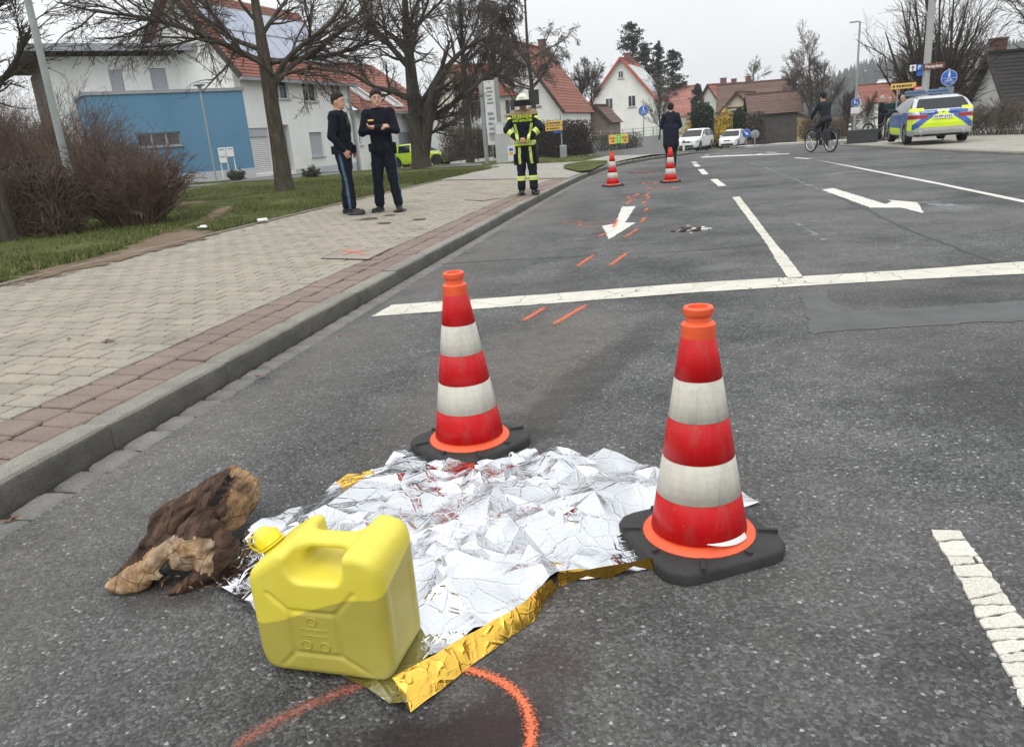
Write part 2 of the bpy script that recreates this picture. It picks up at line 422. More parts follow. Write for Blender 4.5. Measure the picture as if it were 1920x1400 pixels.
# ---- materials of the ground
def asphalt(name, dark=1.0, smooth=False):
    s = NT(name); P = s.pos()
    vq = s.n('ShaderNodeTexVoronoi'); vq.inputs['Scale'].default_value = 120; s.l(P, vq.inputs['Vector']); g = vq.outputs['Distance']; cell = vq.outputs['Color']
    cs = s.n('ShaderNodeSeparateColor'); s.l(cell, cs.inputs[0])
    base = s.ramp(cs.outputs[0], [(0, .04 * dark), (.5, .077 * dark), (.8, .115 * dark), (.95, .15 * dark), (.985, .19 * dark), (.994, .34), (1, .46)])
    n1 = s.noise(P, 1.1, 6, .62); n2 = s.noise(P, 7, 5, .6)
    base = s.mix(1, base, s.ramp(n1, [(.3, .62), (.5, 1.0), (.7, 1.35)]), 'MULTIPLY')
    base = s.mix(1, base, s.ramp(n2, [(.3, .8), (.7, 1.2)]), 'MULTIPLY')
    # uneven dust lying in the surface: bluish grey to tan
    d = s.noise(P, .55, 4, .65)
    base = s.mix(s.ramp(d, [(.42, 0.0), (.72, .6)]), base, (.125, .122, .114))
    base = s.mix(1, base, s.ramp(s.noise(P, .33, 4, .6), [(.35, .68), (.5, 1.0), (.65, 1.1)]), 'MULTIPLY')
    if not smooth:
        uv = s.n('ShaderNodeUVMap').outputs[0]; su = s.n('ShaderNodeSeparateXYZ'); s.l(uv, su.inputs[0])
        sd = s.math('ADD', su.outputs[0], s.mapr(n1, 0, 1, -.6, .6))
        band = s.ramp(s.mapr(sd, 0, 3, 0, 1), [(.02, .12), (.09, .55), (.2, .42), (.33, .0)])
        fine = s.ramp(s.noise(P, 30, 4, .7), [(.35, .25), (.65, 1)])
        base = s.mix(s.mix(1, band, fine, 'MULTIPLY'), base, (.17, .16, .145))
        sp = s.n('ShaderNodeSeparateXYZ'); s.l(P, sp.inputs[0])
        nb = s.mapr(n2, 0, 1, -1, 1)
        def blob(cx, cy, rx, ry, ang=0, jit=.5):
            ca, sa = math.cos(ang), math.sin(ang)
            dx = s.math('SUBTRACT', sp.outputs[0], cx); dy = s.math('SUBTRACT', sp.outputs[1], cy)
            u = s.math('DIVIDE', s.math('ADD', s.math('MULTIPLY', dx, ca), s.math('MULTIPLY', dy, sa)), rx)
            v = s.math('DIVIDE', s.math('SUBTRACT', s.math('MULTIPLY', dy, ca), s.math('MULTIPLY', dx, sa)), ry)
            r = s.math('SQRT', s.math('ADD', s.math('MULTIPLY', u, u), s.math('MULTIPLY', v, v)))
            r = s.math('ADD', r, s.math('MULTIPLY', nb, jit))
            return s.mapr(r, .55, 1.15, 1, 0)
        # brown dust drifted round the place, oil and rusty spill stains, tyre-dark lane
        base = s.mix(s.math('MULTIPLY', blob(.05, 4.2, .5, 1.6, -.35), s.mapr(n2, .3, .7, .1, .75)), base, (.14, .125, .105))
        base = s.mix(s.math('MULTIPLY', blob(.42, 3.9, .16, 1.5, -.5), .45), base, (.03, .028, .027))
        base = s.mix(s.math('MULTIPLY', blob(-.2, 1.35, .3, .15, .15), .93), base, (.018, .011, .012))
        base = s.mix(s.math('MULTIPLY', blob(-.02, 1.52, .3, .12, .9), .5), base, (.045, .03, .028))
        base = s.mix(s.math('MULTIPLY', blob(.03, 3.12, .25, .1, 0), .5), base, (.025, .024, .023))
        base = s.mix(s.math('MULTIPLY', blob(-1.05, 2.08, .2, .12, 0), .6), base, (.03, .02, .018))
        base = s.mix(s.math('MULTIPLY', blob(.95, 8.6, .1, 4.2, -.23, .35), .3), base, (.05, .045, .04))
        base = s.mix(s.math('MULTIPLY', blob(1.95, 6.8, .28, .17, .3, .25), .6), base, (.15, .15, .145))
        base = s.mix(s.math('MULTIPLY', blob(5.6, 9.6, .5, .35, .3, .4), .3), base, (.25, .25, .25))
        base = s.mix(s.math('MULTIPLY', blob(2.3, 3.2, .9, .5, .3), .3), base, (.035, .034, .033))
        base = s.mix(s.math('MULTIPLY', blob(3.1, 2.9, .5, .9, .1), .35), base, (.035, .034, .033))
    s.set(color=base, rough=.82, spec=.35)
    h = s.math('ADD', s.math('MULTIPLY', g, -1.0), s.math('MULTIPLY', s.noise(P, 45, 3), .9))
    s.bump(h, .55 if not smooth else .25, .012)
    return s.m
M_ASPH = asphalt('road_asphalt'); M_PATCH = mat('patch_asphalt', (.086, .086, .086), .82, var=.22, scale=5, bump=.35, bscale=130)

def stone_mat(name, c, var=.22, speck=.25, rough=.85, bump=.25, bs=60, dirt=(.07, .065, .055), dirtf=.5):
    s = NT(name); P = s.pos()
    n = s.noise(P, 5, 6, .65); f = s.noise(P, 160, 3, .7); cell = s.vor(P, 330, 'F1', 'Color')
    cs = s.n('ShaderNodeSeparateColor'); s.l(cell, cs.inputs[0]); c = np.array(c)
    col = s.ramp(n, [(.25, tuple(c * (1 - var))), (.5, tuple(c)), (.75, tuple(np.clip(c * (1 + var), 0, 1)))])
    col = s.mix(1, col, s.ramp(f, [(.3, 1 - speck), (.7, 1 + speck * .8)]), 'MULTIPLY')
    col = s.mix(.5, col, s.mix(1, col, s.ramp(cs.outputs[0], [(0, .5), (.6, 1), (.93, 1.2), (1, 1.7)]), 'MULTIPLY'))
    r1 = s.n('ShaderNodeNewGeometry').outputs['Random Per Island']; r2 = s.n('ShaderNodeObjectInfo').outputs['Random']
    v = s.mapr(s.math('FRACT', s.math('ADD', r1, r2)), 0, 1, .92, 1.08)
    hs = s.n('ShaderNodeHueSaturation'); s.l(col, hs.inputs['Color']); s.l(v, hs.inputs['Value']); col = hs.outputs[0]
    col = s.mix(s.ramp(s.noise(P, 1.3, 5, .7), [(.5, 0.0), (.8, dirtf)]), col, dirt)
    s.set(color=col, rough=rough); s.bump(s.math('ADD', f, s.noise(P, bs, 4)), bump, .006)
    return s.m
M_PAVER = stone_mat('paver_concrete', (.298, .268, .214), .14, .22, bump=.2)
M_PINK = stone_mat('pink_paver', (.205, .155, .128), .16, .25, bump=.25)
M_KERB = stone_mat('kerb_granite', (.225, .215, .185), .2, .35, bump=.5, bs=35, dirtf=.7)
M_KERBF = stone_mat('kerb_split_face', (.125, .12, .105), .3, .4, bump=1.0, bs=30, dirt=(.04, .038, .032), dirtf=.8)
M_SETT = stone_mat('gutter_stone', (.165, .16, .147), .25, .3, bump=.5, bs=25, dirtf=.6)
M_BED = mat('joint_sand', (.034, .03, .025), .95, var=.4, scale=20, bump=.4)
def grass_mat(name):
    s = NT(name); P = s.pos(); n = s.noise(P, .8, 6, .65); f = s.noise(P, 14, 5, .7)
    c = s.ramp(n, [(.3, (.05, .065, .018)), (.5, (.085, .098, .03)), (.66, (.13, .135, .05)), (.8, (.15, .12, .06))])
    c = s.mix(1, c, s.ramp(f, [(.3, .55), (.7, 1.35)]), 'MULTIPLY')
    s.set(color=c, rough=.95, spec=.1); s.bump(s.noise(P, 30, 5, .7), .8, .05); return s.m
M_GRASS = grass_mat('turf')
def dirt_mat():
    s = NT('trodden_earth'); P = s.pos(); n = s.noise(P, 1.6, 6, .65)
    c = s.ramp(n, [(.25, (.10, .072, .048)), (.5, (.165, .122, .085)), (.75, (.215, .165, .12))])
    c = s.mix(1, c, s.ramp(s.noise(P, 60, 4, .8), [(.3, .65), (.7, 1.3)]), 'MULTIPLY')
    s.set(color=c, rough=.95, spec=.1); s.bump(s.noise(P, 25, 5), .5, .03)
    e = s.n('ShaderNodeAttribute', attribute_name='edge').outputs['Fac']; a = s.mapr(s.math('ADD', e, s.mapr(s.noise(P, 5, 5, .7), .3, .7, -.14, .14)), .02, .13, 0, 1)
    tr = s.n('ShaderNodeBsdfTransparent'); mx = s.n('ShaderNodeMixShader'); s.l(a, mx.inputs[0]); s.l(tr.outputs[0], mx.inputs[1]); s.l(s.b.outputs[0], mx.inputs[2]); s.l(mx.outputs[0], s.out.inputs[0]); return s.m
M_DIRT = dirt_mat()
def paving_far():
    s = NT('far_paving'); P = s.pos(); b = s.n('ShaderNodeTexBrick'); b.inputs['Scale'].default_value = 1
    b.inputs['Brick Width'].default_value = .2; b.inputs['Row Height'].default_value = .165; b.inputs['Mortar Size'].default_value = .006
    b.inputs['Color1'].default_value = (.33, .315, .27, 1); b.inputs['Color2'].default_value = (.28, .265, .23, 1); b.inputs['Mortar'].default_value = (.16, .14, .12, 1)
    mp = s.n('ShaderNodeMapping'); mp.inputs['Rotation'].default_value = (0, 0, R(12)); s.l(P, mp.inputs[0]); s.l(mp.outputs[0], b.inputs['Vector'])
    c = s.mix(1, b.outputs[0], s.ramp(s.noise(P, 1.2, 5, .6), [(.3, .85), (.7, 1.12)]), 'MULTIPLY')
    s.set(color=c, rough=.85); return s.m
M_PAVF = paving_far()

# ---- terrain sheet to the horizon
def build_ground():
    ys = np.concatenate([[-60, -20], np.arange(-4, 60, 1.0), np.arange(60, 120, 5), [120, 140, 170, 210, 260, 320, 400, 520, 700, 900, 1300, 2000]])
    ss = np.concatenate([[-1600, -600, -300, -150, -80, -50, -35, -25, -18, -12, -6, 0, 1.0, 2.7, 3.45, 4.2, 5, 6, 7, 8, 10, 12, 15, 18, 21, 25, 30, 40, 60, 90, 150, 300, 600, 1600]])
    Yg, Sg = np.meshgrid(ys, ss, indexing='ij')
    Yk = np.minimum(Yg, 60); X = kerbX(Yk) - Sg / .96
    Z = np.where(Sg < 3, roadZ(np.minimum(Yg, 90)) - .07, zl(X, np.minimum(Yg, 70)) - .004)
    lump = vnoise(np.stack([X, Yg, 0 * X], -1), .35, 3) * .06 + vnoise(np.stack([X, Yg, 0 * X], -1), 1.1, 4) * .025
    Z = Z + np.where((Sg > 4) & (Sg < 30), lump * np.clip((Sg - 4) / 3, 0, 1), 0)
    Z = np.where(Sg > 60, np.minimum(Z, 1.5), Z)
    o = ob('ground', grid_mesh('ground', np.stack([X, Yg, Z], -1), M_GRASS))
    tag(o, 'sloping grassy ground under the verge, gardens and houses', 'ground', kind='structure')
build_ground()

# ---- the road
def build_road():
    ts = np.concatenate([np.arange(0, 45, .5), np.arange(45, 64, 1)])
    ss = np.concatenate([[-.172], np.arange(-.5, -14, -.5), np.arange(-14, -70, -3)])
    T, S = np.meshgrid(ts, ss, indexing='ij')
    X, Y, _ = kerb(T, 0); X = X - S      # to the right of the kerb face
    Z = roadZ(Y)
    P = np.stack([X, Y, Z], -1)
    ext = []
    me = grid_mesh('road', P[:, ::-1], M_ASPH)
    uv = me.uv_layers.new(name='UVMap')
    li = np.zeros(len(me.loops), np.int32); me.loops.foreach_get('vertex_index', li)
    U = np.stack([-S[:, ::-1].ravel(), T.ravel()], -1)[li]
    uv.data.foreach_set('uv', U.astype(np.float32).ravel())
    o = ob('road', me); tag(o, 'grey worn asphalt road with white markings running to the houses', 'road', kind='structure')
    return o
ROAD = build_road()
# the far carriageway beyond the bend
_fr = MB(); 
for a in range(6):
    y0, y1 = 55 + a * 10, 65 + a * 10
    _fr.add([(-2, y0, roadZ(y0) - .02), (70, y0, roadZ(y0) - .02), (70, y1, roadZ(y1) - .02), (8, y1, roadZ(y1) - .02)], [(0, 1, 2, 3)])
o = _fr.build('far_road', mat('far_asphalt', (.1, .1, .1), .85, var=.2, scale=.6)); tag(o, 'asphalt of the road beyond the bend by the white cars', 'road', kind='structure')

# ---- pavement left of the kerb: bed, kerb stones, gutter stones, pink double row, grey pavers
SW = thing('sidewalk', 'paved footpath of pale grey blocks with a pink double row along the kerb', 'sidewalk', kind='structure')
def strip(name, s0, s1, t0, t1, z0, z1, m, parent, n=120):
    ts = np.linspace(t0, t1, n); P = []
    for s_, z_ in ((s0, z0), (s1, z1)):
        X, Y, _ = kerb(ts, s_); P.append(np.stack([X, Y, roadZ(Y) + z_], -1))
    return ob(name, grid_mesh(name, np.stack(P, 1)[:, ::-1], m), parent)
tA, tB, tE = tofY(-2.5), tofY(23.0), tofY(44)
swz = lambda s_: .12 + .045 * np.maximum(np.asarray(s_) - .14, 0)
strip('bed', .1, SIDE, tA, tofY(30), swz(.1) - .018, swz(SIDE) - .018, M_BED, SW)
def place_inst(me, name, parent, x, y, z, ang, tilt=0, rnd=0):
    o = bpy.data.objects.new(name, me); COL.objects.link(o); o.parent = parent
    o.location = (x, y, z); o.rotation_euler = (random.uniform(-rnd, rnd), tilt + random.uniform(-rnd, rnd), -ang); return o
def inst_set(name, items, mesh_v, mesh_f, m, parent, stuffname, limit=300, rnd=.006):
    """items: (x,y,z,ang,tilt,w,l); nearest ones in view as objects, the rest joined"""
    me = mesh_np(name, mesh_v, mesh_f, m)
    def key(it):
        v = np.array(it[:3]) - _C; zf = v @ _F
        if zf < .3: return 1e6 + abs(zf)
        px, py = 960 + CF * (v @ _ir) / zf, 700 - CF * (v @ _iu) / zf
        return zf if -60 < px < 1980 and -60 < py < 1460 else 1e5 + zf
    items = sorted(items, key=key)
    for it in items[:limit]:
        if key(it) > 1e4: continue
        o = place_inst(me, name, parent, *it[:5], rnd); o.scale = (it[5], it[6], 1)
    rest = [it for it in items[limit:] if key(it) < 1e6]
    if rest:
        Vb = np.array(mesh_v, float); Vs, Fs = [], []
        for i, it in enumerate(rest):
            M = Matrix.Translation(it[:3]) @ Matrix.Rotation(-it[3], 4, 'Z') @ Matrix.Rotation(it[4], 4, 'Y')
            A = np.array(M); V = Vb * np.array([it[5], it[6], 1]); Vs.append(V @ A[:3, :3].T + A[:3, 3] + [0, 0, random.uniform(-.002, .002)])
            Fs += [tuple(j + i * len(Vb) for j in f) for f in mesh_f]
        o = ob(stuffname, mesh_np(stuffname, np.concatenate(Vs), Fs, m), parent); o['kind'] = 'stuff'
def block(w, l, h, b=.006, wob=0, seed=0):
    q = MB(); q.bbox((-w / 2, -l / 2, -h), (w / 2, l / 2, 0), b)
    V = np.array(q.v)
    if wob: V = V + np.random.default_rng(seed).uniform(-wob, wob, V.shape) * np.array([1, 1, .3])
    return V, q.f[:-1]
# grey pavers in staggered rows square to the kerb
items = []; row = .165; colw = .205; s_in = .56
nrow = int((tB - tA) / row)
for j in range(nrow):
    t = tA + j * row; off = (j % 2) * colw / 2
    k = 0; s_ = s_in + off
    first = True
    x0 = s_in
    while x0 < SIDE - .12:
        x1 = min((x0 + colw) if not (first and off > .01) else x0 + off, SIDE - .08)
        first = False
        if x1 - x0 > .03:
            sm = (x0 + x1) / 2; X, Y, a = kerb(t, sm)
            items.append((float(X), float(Y), float(roadZ(Y) + swz(sm) + random.uniform(-.0025, .0025)), float(a), math.atan(.045), (x1 - x0 - .011) / .2, 1.0))
        x0 = x1
V, Fb = block(.2, .151, .06, .006)
inst_set('paver', items, V, Fb, M_PAVER, SW, 'paver_field')
# pink double row
items = []
t = tA; pl = .178
for j in range(int((tofY(25) - tA) / pl)):
    for c, (sa, sb) in enumerate(((.155, .345), (.36, .55))):
        sm = (sa + sb) / 2; tt = tA + j * pl + (.05 if c else 0)
        X, Y, a = kerb(tt, sm)
        items.append((float(X), float(Y), float(roadZ(Y) + swz(sm) + random.uniform(-.005, .004)), float(a) + random.uniform(-.012, .012), math.atan(.045), 1, 1))
V, Fb = block(.186, .166, .06, .008, .0015)
inst_set('pink_paver', items, V, Fb, M_PINK, SW, 'pink_paver_field', 300, .012)
# kerb stones, one metre each
def kerb_stone_mesh(seed):
    r = np.random.default_rng(seed); n = 14; ys = np.linspace(-.496, .496, n); P = []
    for y in ys:
        e = .008 if abs(y) > .49 else 0
        w = lambda a: r.uniform(-a, a)
        P.append([(-.0 - .012 + w(.005) + e * -0, y, -.2), (.0 + w(.005) - e, y, -.06), (w(.005) - e, y, -.02 + w(.003)), (-.004 - e, y, -.012), (-.016, y, -e), (-.08, y, w(.001) - e), (-.145, y, -e), (-.15, y, -.02), (-.15, y, -.2)])
    P = np.array(P); me = grid_mesh('kerb_stone', P, M_KERB, True)
    me2 = MB(); me2.v = [tuple(q) for q in P.reshape(-1, 3)]; k = 9
    for i in range(n - 1):
        for j in range(k - 1): me2.f.append((i * k + j, (i + 1) * k + j, (i + 1) * k + j + 1, i * k + j + 1))
    me2.f += [tuple(range(k)), tuple(range((n - 1) * k + k - 1, (n - 1) * k - 1, -1))]; me2.m = [0] * len(me2.f)
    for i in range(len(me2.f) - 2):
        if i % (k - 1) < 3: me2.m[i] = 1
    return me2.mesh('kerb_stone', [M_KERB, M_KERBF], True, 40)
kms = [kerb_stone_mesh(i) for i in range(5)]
t0k = tofY(3.373) - 6
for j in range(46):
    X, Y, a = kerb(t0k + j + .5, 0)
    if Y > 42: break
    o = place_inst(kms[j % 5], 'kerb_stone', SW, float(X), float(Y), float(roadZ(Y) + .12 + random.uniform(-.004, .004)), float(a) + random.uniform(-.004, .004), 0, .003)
# gutter stones
def sett(seed):
    r = np.random.default_rng(seed); n, k = 7, 6
    xs = np.linspace(.012, .175, k); ys = np.linspace(-.5, .5, n); P = np.zeros((n, k, 3))
    ragl = r.uniform(-.03, .03, n); ragr = r.uniform(-.014, .014, n)
    for i, y in enumerate(ys):
        for j, x in enumerate(xs):
            ed = min(i, n - 1 - i, j, k - 1 - j)
            P[i, j] = (x + (ragr[i] if j == k - 1 else 0), y * .97 + (r.uniform(-.03, .03) if ed == 0 else r.uniform(-.02, .02)), (.008 + r.uniform(-.0025, .0025)) if ed > 0 else -.014)
    return grid_mesh('gutter_stone', P[:, ::-1], M_SETT, True)
sms = [sett(20 + i) for i in range(8)]
t = tofY(.6); j = 0
while t < tofY(30):
    L = random.uniform(.14, .25); X, Y, a = kerb(t + L / 2, 0)
    o = place_inst(sms[j % 8], 'gutter_stone', SW, float(X), float(Y), float(roadZ(Y)), float(a), 0, .008); o.scale = (1, L, 1)
    t += L + .004; j += 1
strip('gutter_bed', -.2, .02, tofY(.4), tofY(30.5), -.012, -.012, M_BED, SW)
strip('gutter_end', -.2, .02, tofY(30.4), tofY(46), .002, .002, M_SETT, SW)
# thin edging along the grass
for j in range(27):
    X, Y, a = kerb(tA + j + .5, SIDE)
    if Y > 24.5: break
    q = MB(); q.bbox((-.035, -.495, -.1), (.035, .495, .012), .008)
    if j == 0: em = q.mesh('edging_stone', mat('edging', (.2, .165, .14), .9, var=.2, scale=6, bump=.3))
    place_inst(em, 'edging_stone', SW, float(X), float(Y), float(roadZ(Y) + swz(SIDE)), float(a), 0, .004)

# forecourt / side paving beyond the fireman, grass island in it
def sheet(name, px, m, parent=None, dz=.01, dens=None, z=None):
    P = [tg(*q) if z is None else gnd(q[0], q[1], z) for q in px]
    q = MB(); q.add([(p[0], p[1], (p[2] if z is None else z) + dz) for p in P], [tuple(range(len(P)))])
    return q.build(name, m, parent)
def terr_sheet(name, poly, m, dz=.012, step=.6, ragged=0, zf=None):
    """polygon in ground X,Y draped on the terrain"""
    out = []
    for i in range(len(poly)):
        a, b = np.array(poly[i][:2]), np.array(poly[(i + 1) % len(poly)][:2]); n = max(1, int(np.linalg.norm(b - a) / step))
        for k in range(n):
            p = a + (b - a) * k / n
            if ragged: p = p + RNG.uniform(-ragged, ragged, 2)
            out.append(p)
    A = np.array(out); lo, hi = A.min(0), A.max(0)
    gx = np.arange(lo[0], hi[0], step); gy = np.arange(lo[1], hi[1], step); pts = [Vector(p) for p in out]
    n = len(out)
    def inside(x, y):
        c = False; j = n - 1
        for i in range(n):
            if (A[i, 1] > y) != (A[j, 1] > y) and x < (A[j, 0] - A[i, 0]) * (y - A[i, 1]) / (A[j, 1] - A[i, 1]) + A[i, 0]: c = not c
            j = i
        return c
    for x in gx:
        for y in gy:
            if inside(x, y) and np.min(np.abs(A - [x, y]).sum(1)) > step * .4: pts.append(Vector((x, y)))
    r = geometry.delaunay_2d_cdt(pts, [(i, (i + 1) % n) for i in range(n)], [list(range(n))], 1, 1e-4)
    V2 = np.array([(v.x, v.y) for v in r[0]]); Z = (zl if zf is None else zf)(V2[:, 0], V2[:, 1]) + dz
    me = mesh_np(name, np.column_stack([V2, Z]), [tuple(f) for f in r[2]], m, smooth=True)
    ed = np.min([np.hypot(V2[:, 0] - p[0], V2[:, 1] - p[1]) for p in out], axis=0); me.attributes.new('edge', 'FLOAT', 'POINT').data.foreach_set('value', ed.astype(np.float32))
    return ob(name, me)
def T(*px): return [tg(*q)[:2] for q in px]
fc = T((905, 316), (845, 335), (960, 340), (1060, 319), (1085, 307), (1190, 290), (1240, 284), (1245, 281), (1180, 283), (1090, 303), (1000, 308), (935, 307))
_e = [tuple(np.array(kerb(tofY(y), SIDE)[:2])) for y in (20, 22.5)]; _k = [tuple(np.array(kerb(tofY(y), .14)[:2])) for y in (26.5, 22.6, 20)]
o = terr_sheet('forecourt', [_k[2], _e[0]] + [np.array(_e[1])] + [p for p in T((905, 315.5), (935, 308), (1000, 308), (1090, 303.5), (1140, 293), (1185, 284), (1215, 281), (1245, 282))] + [np.array(kerb(tofY(y), .14)[:2]) for y in (40, 36, 32, 29, 26.5, 23)], M_PAVF, .012, .8)
tag(o, 'pale paved forecourt where the footpath widens behind the fireman', 'paving', kind='structure')
o = terr_sheet('grass_island', T((1056, 317), (1060, 311), (1100, 304), (1140, 303), (1138, 307), (1110, 322), (1085, 325)), M_GRASS, .05, .4, .03)
tag(o, 'small island of turf between footpath and kerb', 'grass', kind='structure')
o = terr_sheet('grass_verge', [kerb(tofY(2), SIDE + .04)[:2]] + [kerb(tofY(y), SIDE + .04)[:2] for y in (6, 10, 14, 18, 20, 22, 23.5)] + T((905, 313), (860, 314), (700, 322), (640, 331), (520, 338), (350, 350), (300, 370), (150, 420), (0, 450)) + [(-9, 2)], M_GRASS, .008, .7)
tag(o, 'turf verge with patchy grass between footpath and driveway', 'grass', kind='structure')
PATH_POLY = T((0, 548), (20, 520), (150, 490), (200, 478), (300, 440), (345, 425), (390, 405), (405, 392), (395, 388), (330, 388), (320, 380), (380, 377), (430, 381), (440, 388), (425, 402), (395, 418), (345, 430), (425, 438), (370, 455), (255, 484), (130, 516))
o = terr_sheet('dirt_path', PATH_POLY, M_DIRT, .014, .16, .03)
tag(o, 'trodden brown earth path cutting across the grass verge', 'path', kind='structure')
o = terr_sheet('driveway', T((350, 349), (520, 337), (640, 331), (700, 322), (860, 313.5), (905, 312), (900, 303), (860, 302), (760, 309), (672, 314), (480, 326), (345, 333)), mat('driveway_asphalt', (.13, .13, .13), .9, var=.25, scale=1.5, bump=.3, bscale=60), .03, 1.2)
tag(o, 'grey asphalt driveway in front of the blue and white building', 'driveway', kind='structure')

# ---- right-hand pavement with the police car on it
RK = [(11.3, 8), (11.75, 15), (11.8, 18), (11.95, 20.3), (12.35, 23.5), (12.9, 27), (13.9, 32), (15.6, 36), (19, 39.5), (26, 42), (40, 45)]
RKs = np.array(RK)
_tk = np.concatenate([[0], np.cumsum(np.linalg.norm(np.diff(RKs, axis=0), axis=1))])
def rk(u): return np.array([np.interp(u, _tk, RKs[:, 0]), np.interp(u, _tk, RKs[:, 1])])
q = MB(); n = 44; us = np.linspace(0, _tk[-1], n); prev = None
for u in us:
    p = rk(u); d = rk(min(u + .2, _tk[-1])) - rk(max(u - .2, 0)); d /= np.linalg.norm(d); nn = np.array([d[1], -d[0]])
    z = float(roadZ(p[1])) ; h = .06
    ring = [(*(p), z - .1), (*(p), z + h - .015), (*(p + nn * .015), z + h), (*(p + nn * .14), z + h + .002)]
    b = len(q.v); q.v += ring
    if prev is not None:
        for j in range(3): q.f.append((prev + j, b + j, b + j + 1, prev + j + 1)); q.m.append(0)
    prev = b
RP = q.build('pavement_right', M_KERB, None); tag(RP, 'paved right-hand footpath with a low kerb, where the police car stands', 'sidewalk', kind='structure')
outer = [(17, 8), (17, 15), (17.4, 24), (18.2, 30), (20, 34), (24, 36.5), (40, 41)]
inner = []
for u in us[::3]:
    p = rk(u); d = rk(min(u + .2, _tk[-1])) - rk(max(u - .2, 0)); d /= np.linalg.norm(d); inner.append(p + np.array([d[1], -d[0]]) * .14)
o = terr_sheet('paving', inner + outer[::-1], M_PAVF, .064, 1.5, 0, lambda x, y: roadZ(y)); o.parent = RP
o = terr_sheet('garden_ground', outer + [(60, 44), (90, 20), (60, 4)], mat('garden_earth', (.09, .085, .05), .95, var=.4, scale=1.5, bump=.5), .055, 4, 0, lambda x, y: roadZ(np.minimum(y, 40)))
tag(o, 'brown garden ground behind the right-hand footpath', 'ground', kind='structure')
# far bright kerb line of the opposite pavement
q = MB()
fk = [gnd(1398, 274.5, -.75), gnd(1432, 271, -.75), gnd(1500, 267.5, -.72), gnd(1592, 263, -.62)]
for a, b in zip(fk[:-1], fk[1:]):
    a, b = Vector(a), Vector(b); d = (b - a).normalized(); nn = Vector((-d.y, d.x, 0)) * 1.6
    q.add([a - Vector((0, 0, .12)), b - Vector((0, 0, .12)), b, a, b + nn, a + nn], [(0, 1, 2, 3), (3, 2, 4, 5)])
o = q.build('far_pavement', mat('far_kerb', (.42, .41, .38), .85, var=.12)); tag(o, 'pale far footpath edge in front of the wooden barn', 'sidewalk', kind='structure')

# ---- road markings
def paint_mat(name, c, wear=.42, crack=True, dirt=.35):
    s = NT(name); P = s.pos()
    n = s.noise(P, 3, 6, .7); col = s.mix(s.ramp(n, [(.42, 0.0), (.75, dirt)]), c, (.2, .19, .17))
    col = s.mix(1, col, s.ramp(s.noise(P, 90, 3, .7), [(.3, .82), (.7, 1.08)]), 'MULTIPLY')
    s.set(color=col, rough=.7); s.bump(s.noise(P, 120, 3), .3, .004)
    a = s.ramp(s.math('ADD', s.noise(P, 70, 4, .8), s.math('MULTIPLY', s.noise(P, 4, 4, .6), .7)), [(wear, 0), (wear + .05, 1)])
    if crack:
        cr = s.n('ShaderNodeTexVoronoi'); cr.feature = 'DISTANCE_TO_EDGE'; cr.inputs['Scale'].default_value = 3.2
        v = s.n('ShaderNodeVectorMath'); v.operation = 'ADD'; nz = s.n('ShaderNodeTexNoise'); nz.inputs['Scale'].default_value = 9; s.l(P, nz.inputs['Vector'])
        sc2 = s.n('ShaderNodeVectorMath'); sc2.operation = 'SCALE'; sc2.inputs['Scale'].default_value = .12; s.l(nz.outputs['Color'], sc2.inputs[0])
        s.l(P, v.inputs[0]); s.l(sc2.outputs[0], v.inputs[1]); s.l(v.outputs[0], cr.inputs['Vector'])
        k = s.ramp(cr.outputs['Distance'], [(.004, 0), (.012, 1)])
        a = s.math('MULTIPLY', a, s.mix(.55, k, s.ramp(s.noise(P, 1.2, 3), [(.45, 1), (.55, 0)]), 'LIGHTEN'))
    tr = s.n('ShaderNodeBsdfTransparent'); mx = s.n('ShaderNodeMixShader'); s.l(a, mx.inputs[0]); s.l(tr.outputs[0], mx.inputs[1]); s.l(s.b.outputs[0], mx.inputs[2]); s.l(mx.outputs[0], s.out.inputs[0])
    return s.m
M_WHITE = paint_mat('marking_white', (.6, .58, .5), .5)
M_WHITE2 = paint_mat('marking_white_far', (.62, .61, .56), .4, False)
M_FAINT = paint_mat('marking_worn', (.3, .31, .31), .88, False)
def ragged(poly, step=.06, amp=.006):
    out = []
    for i in range(len(poly)):
        a, b = np.array(poly[i][:2]), np.array(poly[(i + 1) % len(poly)][:2]); n = max(1, int(np.linalg.norm(b - a) / step))
        for k in range(n):
            p = a + (b - a) * k / n; out.append(p + RNG.uniform(-amp, amp, 2))
    return out
def mark(name, poly, m, dz=.004, step=.06, amp=.006, parent=None):
    P = ragged(poly, step, amp); V = [(p[0], p[1], float(roadZ(p[1])) + dz) for p in P]
    r = geometry.tessellate_polygon([[Vector(v) for v in V]])
    return ob(name, mesh_np(name, np.array(V), [tuple(f) for f in r], m), parent or ROAD)
def band(p0, p1, w):
    p0, p1 = np.array(p0[:2]), np.array(p1[:2]); d = (p1 - p0) / np.linalg.norm(p1 - p0); n = np.array([-d[1], d[0]]) * w / 2
    return [p0 - n, p1 - n, p1 + n, p0 + n]
def G(*px): return [gnd(*q)[:2] for q in px]
mark('stop_line', G((697, 594), (735, 572), (1000, 554), (1300, 531), (1500, 519), (1700, 507), (1960, 488), (2500, 447), (2500, 467), (1960, 512), (1700, 525), (1500, 537), (1300, 549), (1000, 572)), M_WHITE)
mark('lane_line', G((1478, 523), (1452, 484), (1441, 463), (1373, 370), (1387, 369), (1455, 458), (1474, 478), (1506, 522)), M_WHITE)
for a, b in (((1338, 336), (1354, 349)), ((1313.5, 317), (1323, 327)), ((1303, 306.5), (1309, 312)), ((1300, 302), (1304, 304.5))):
    mark('lane_dash', band(gnd(*a), gnd(*b), .15), M_WHITE2, step=.3)
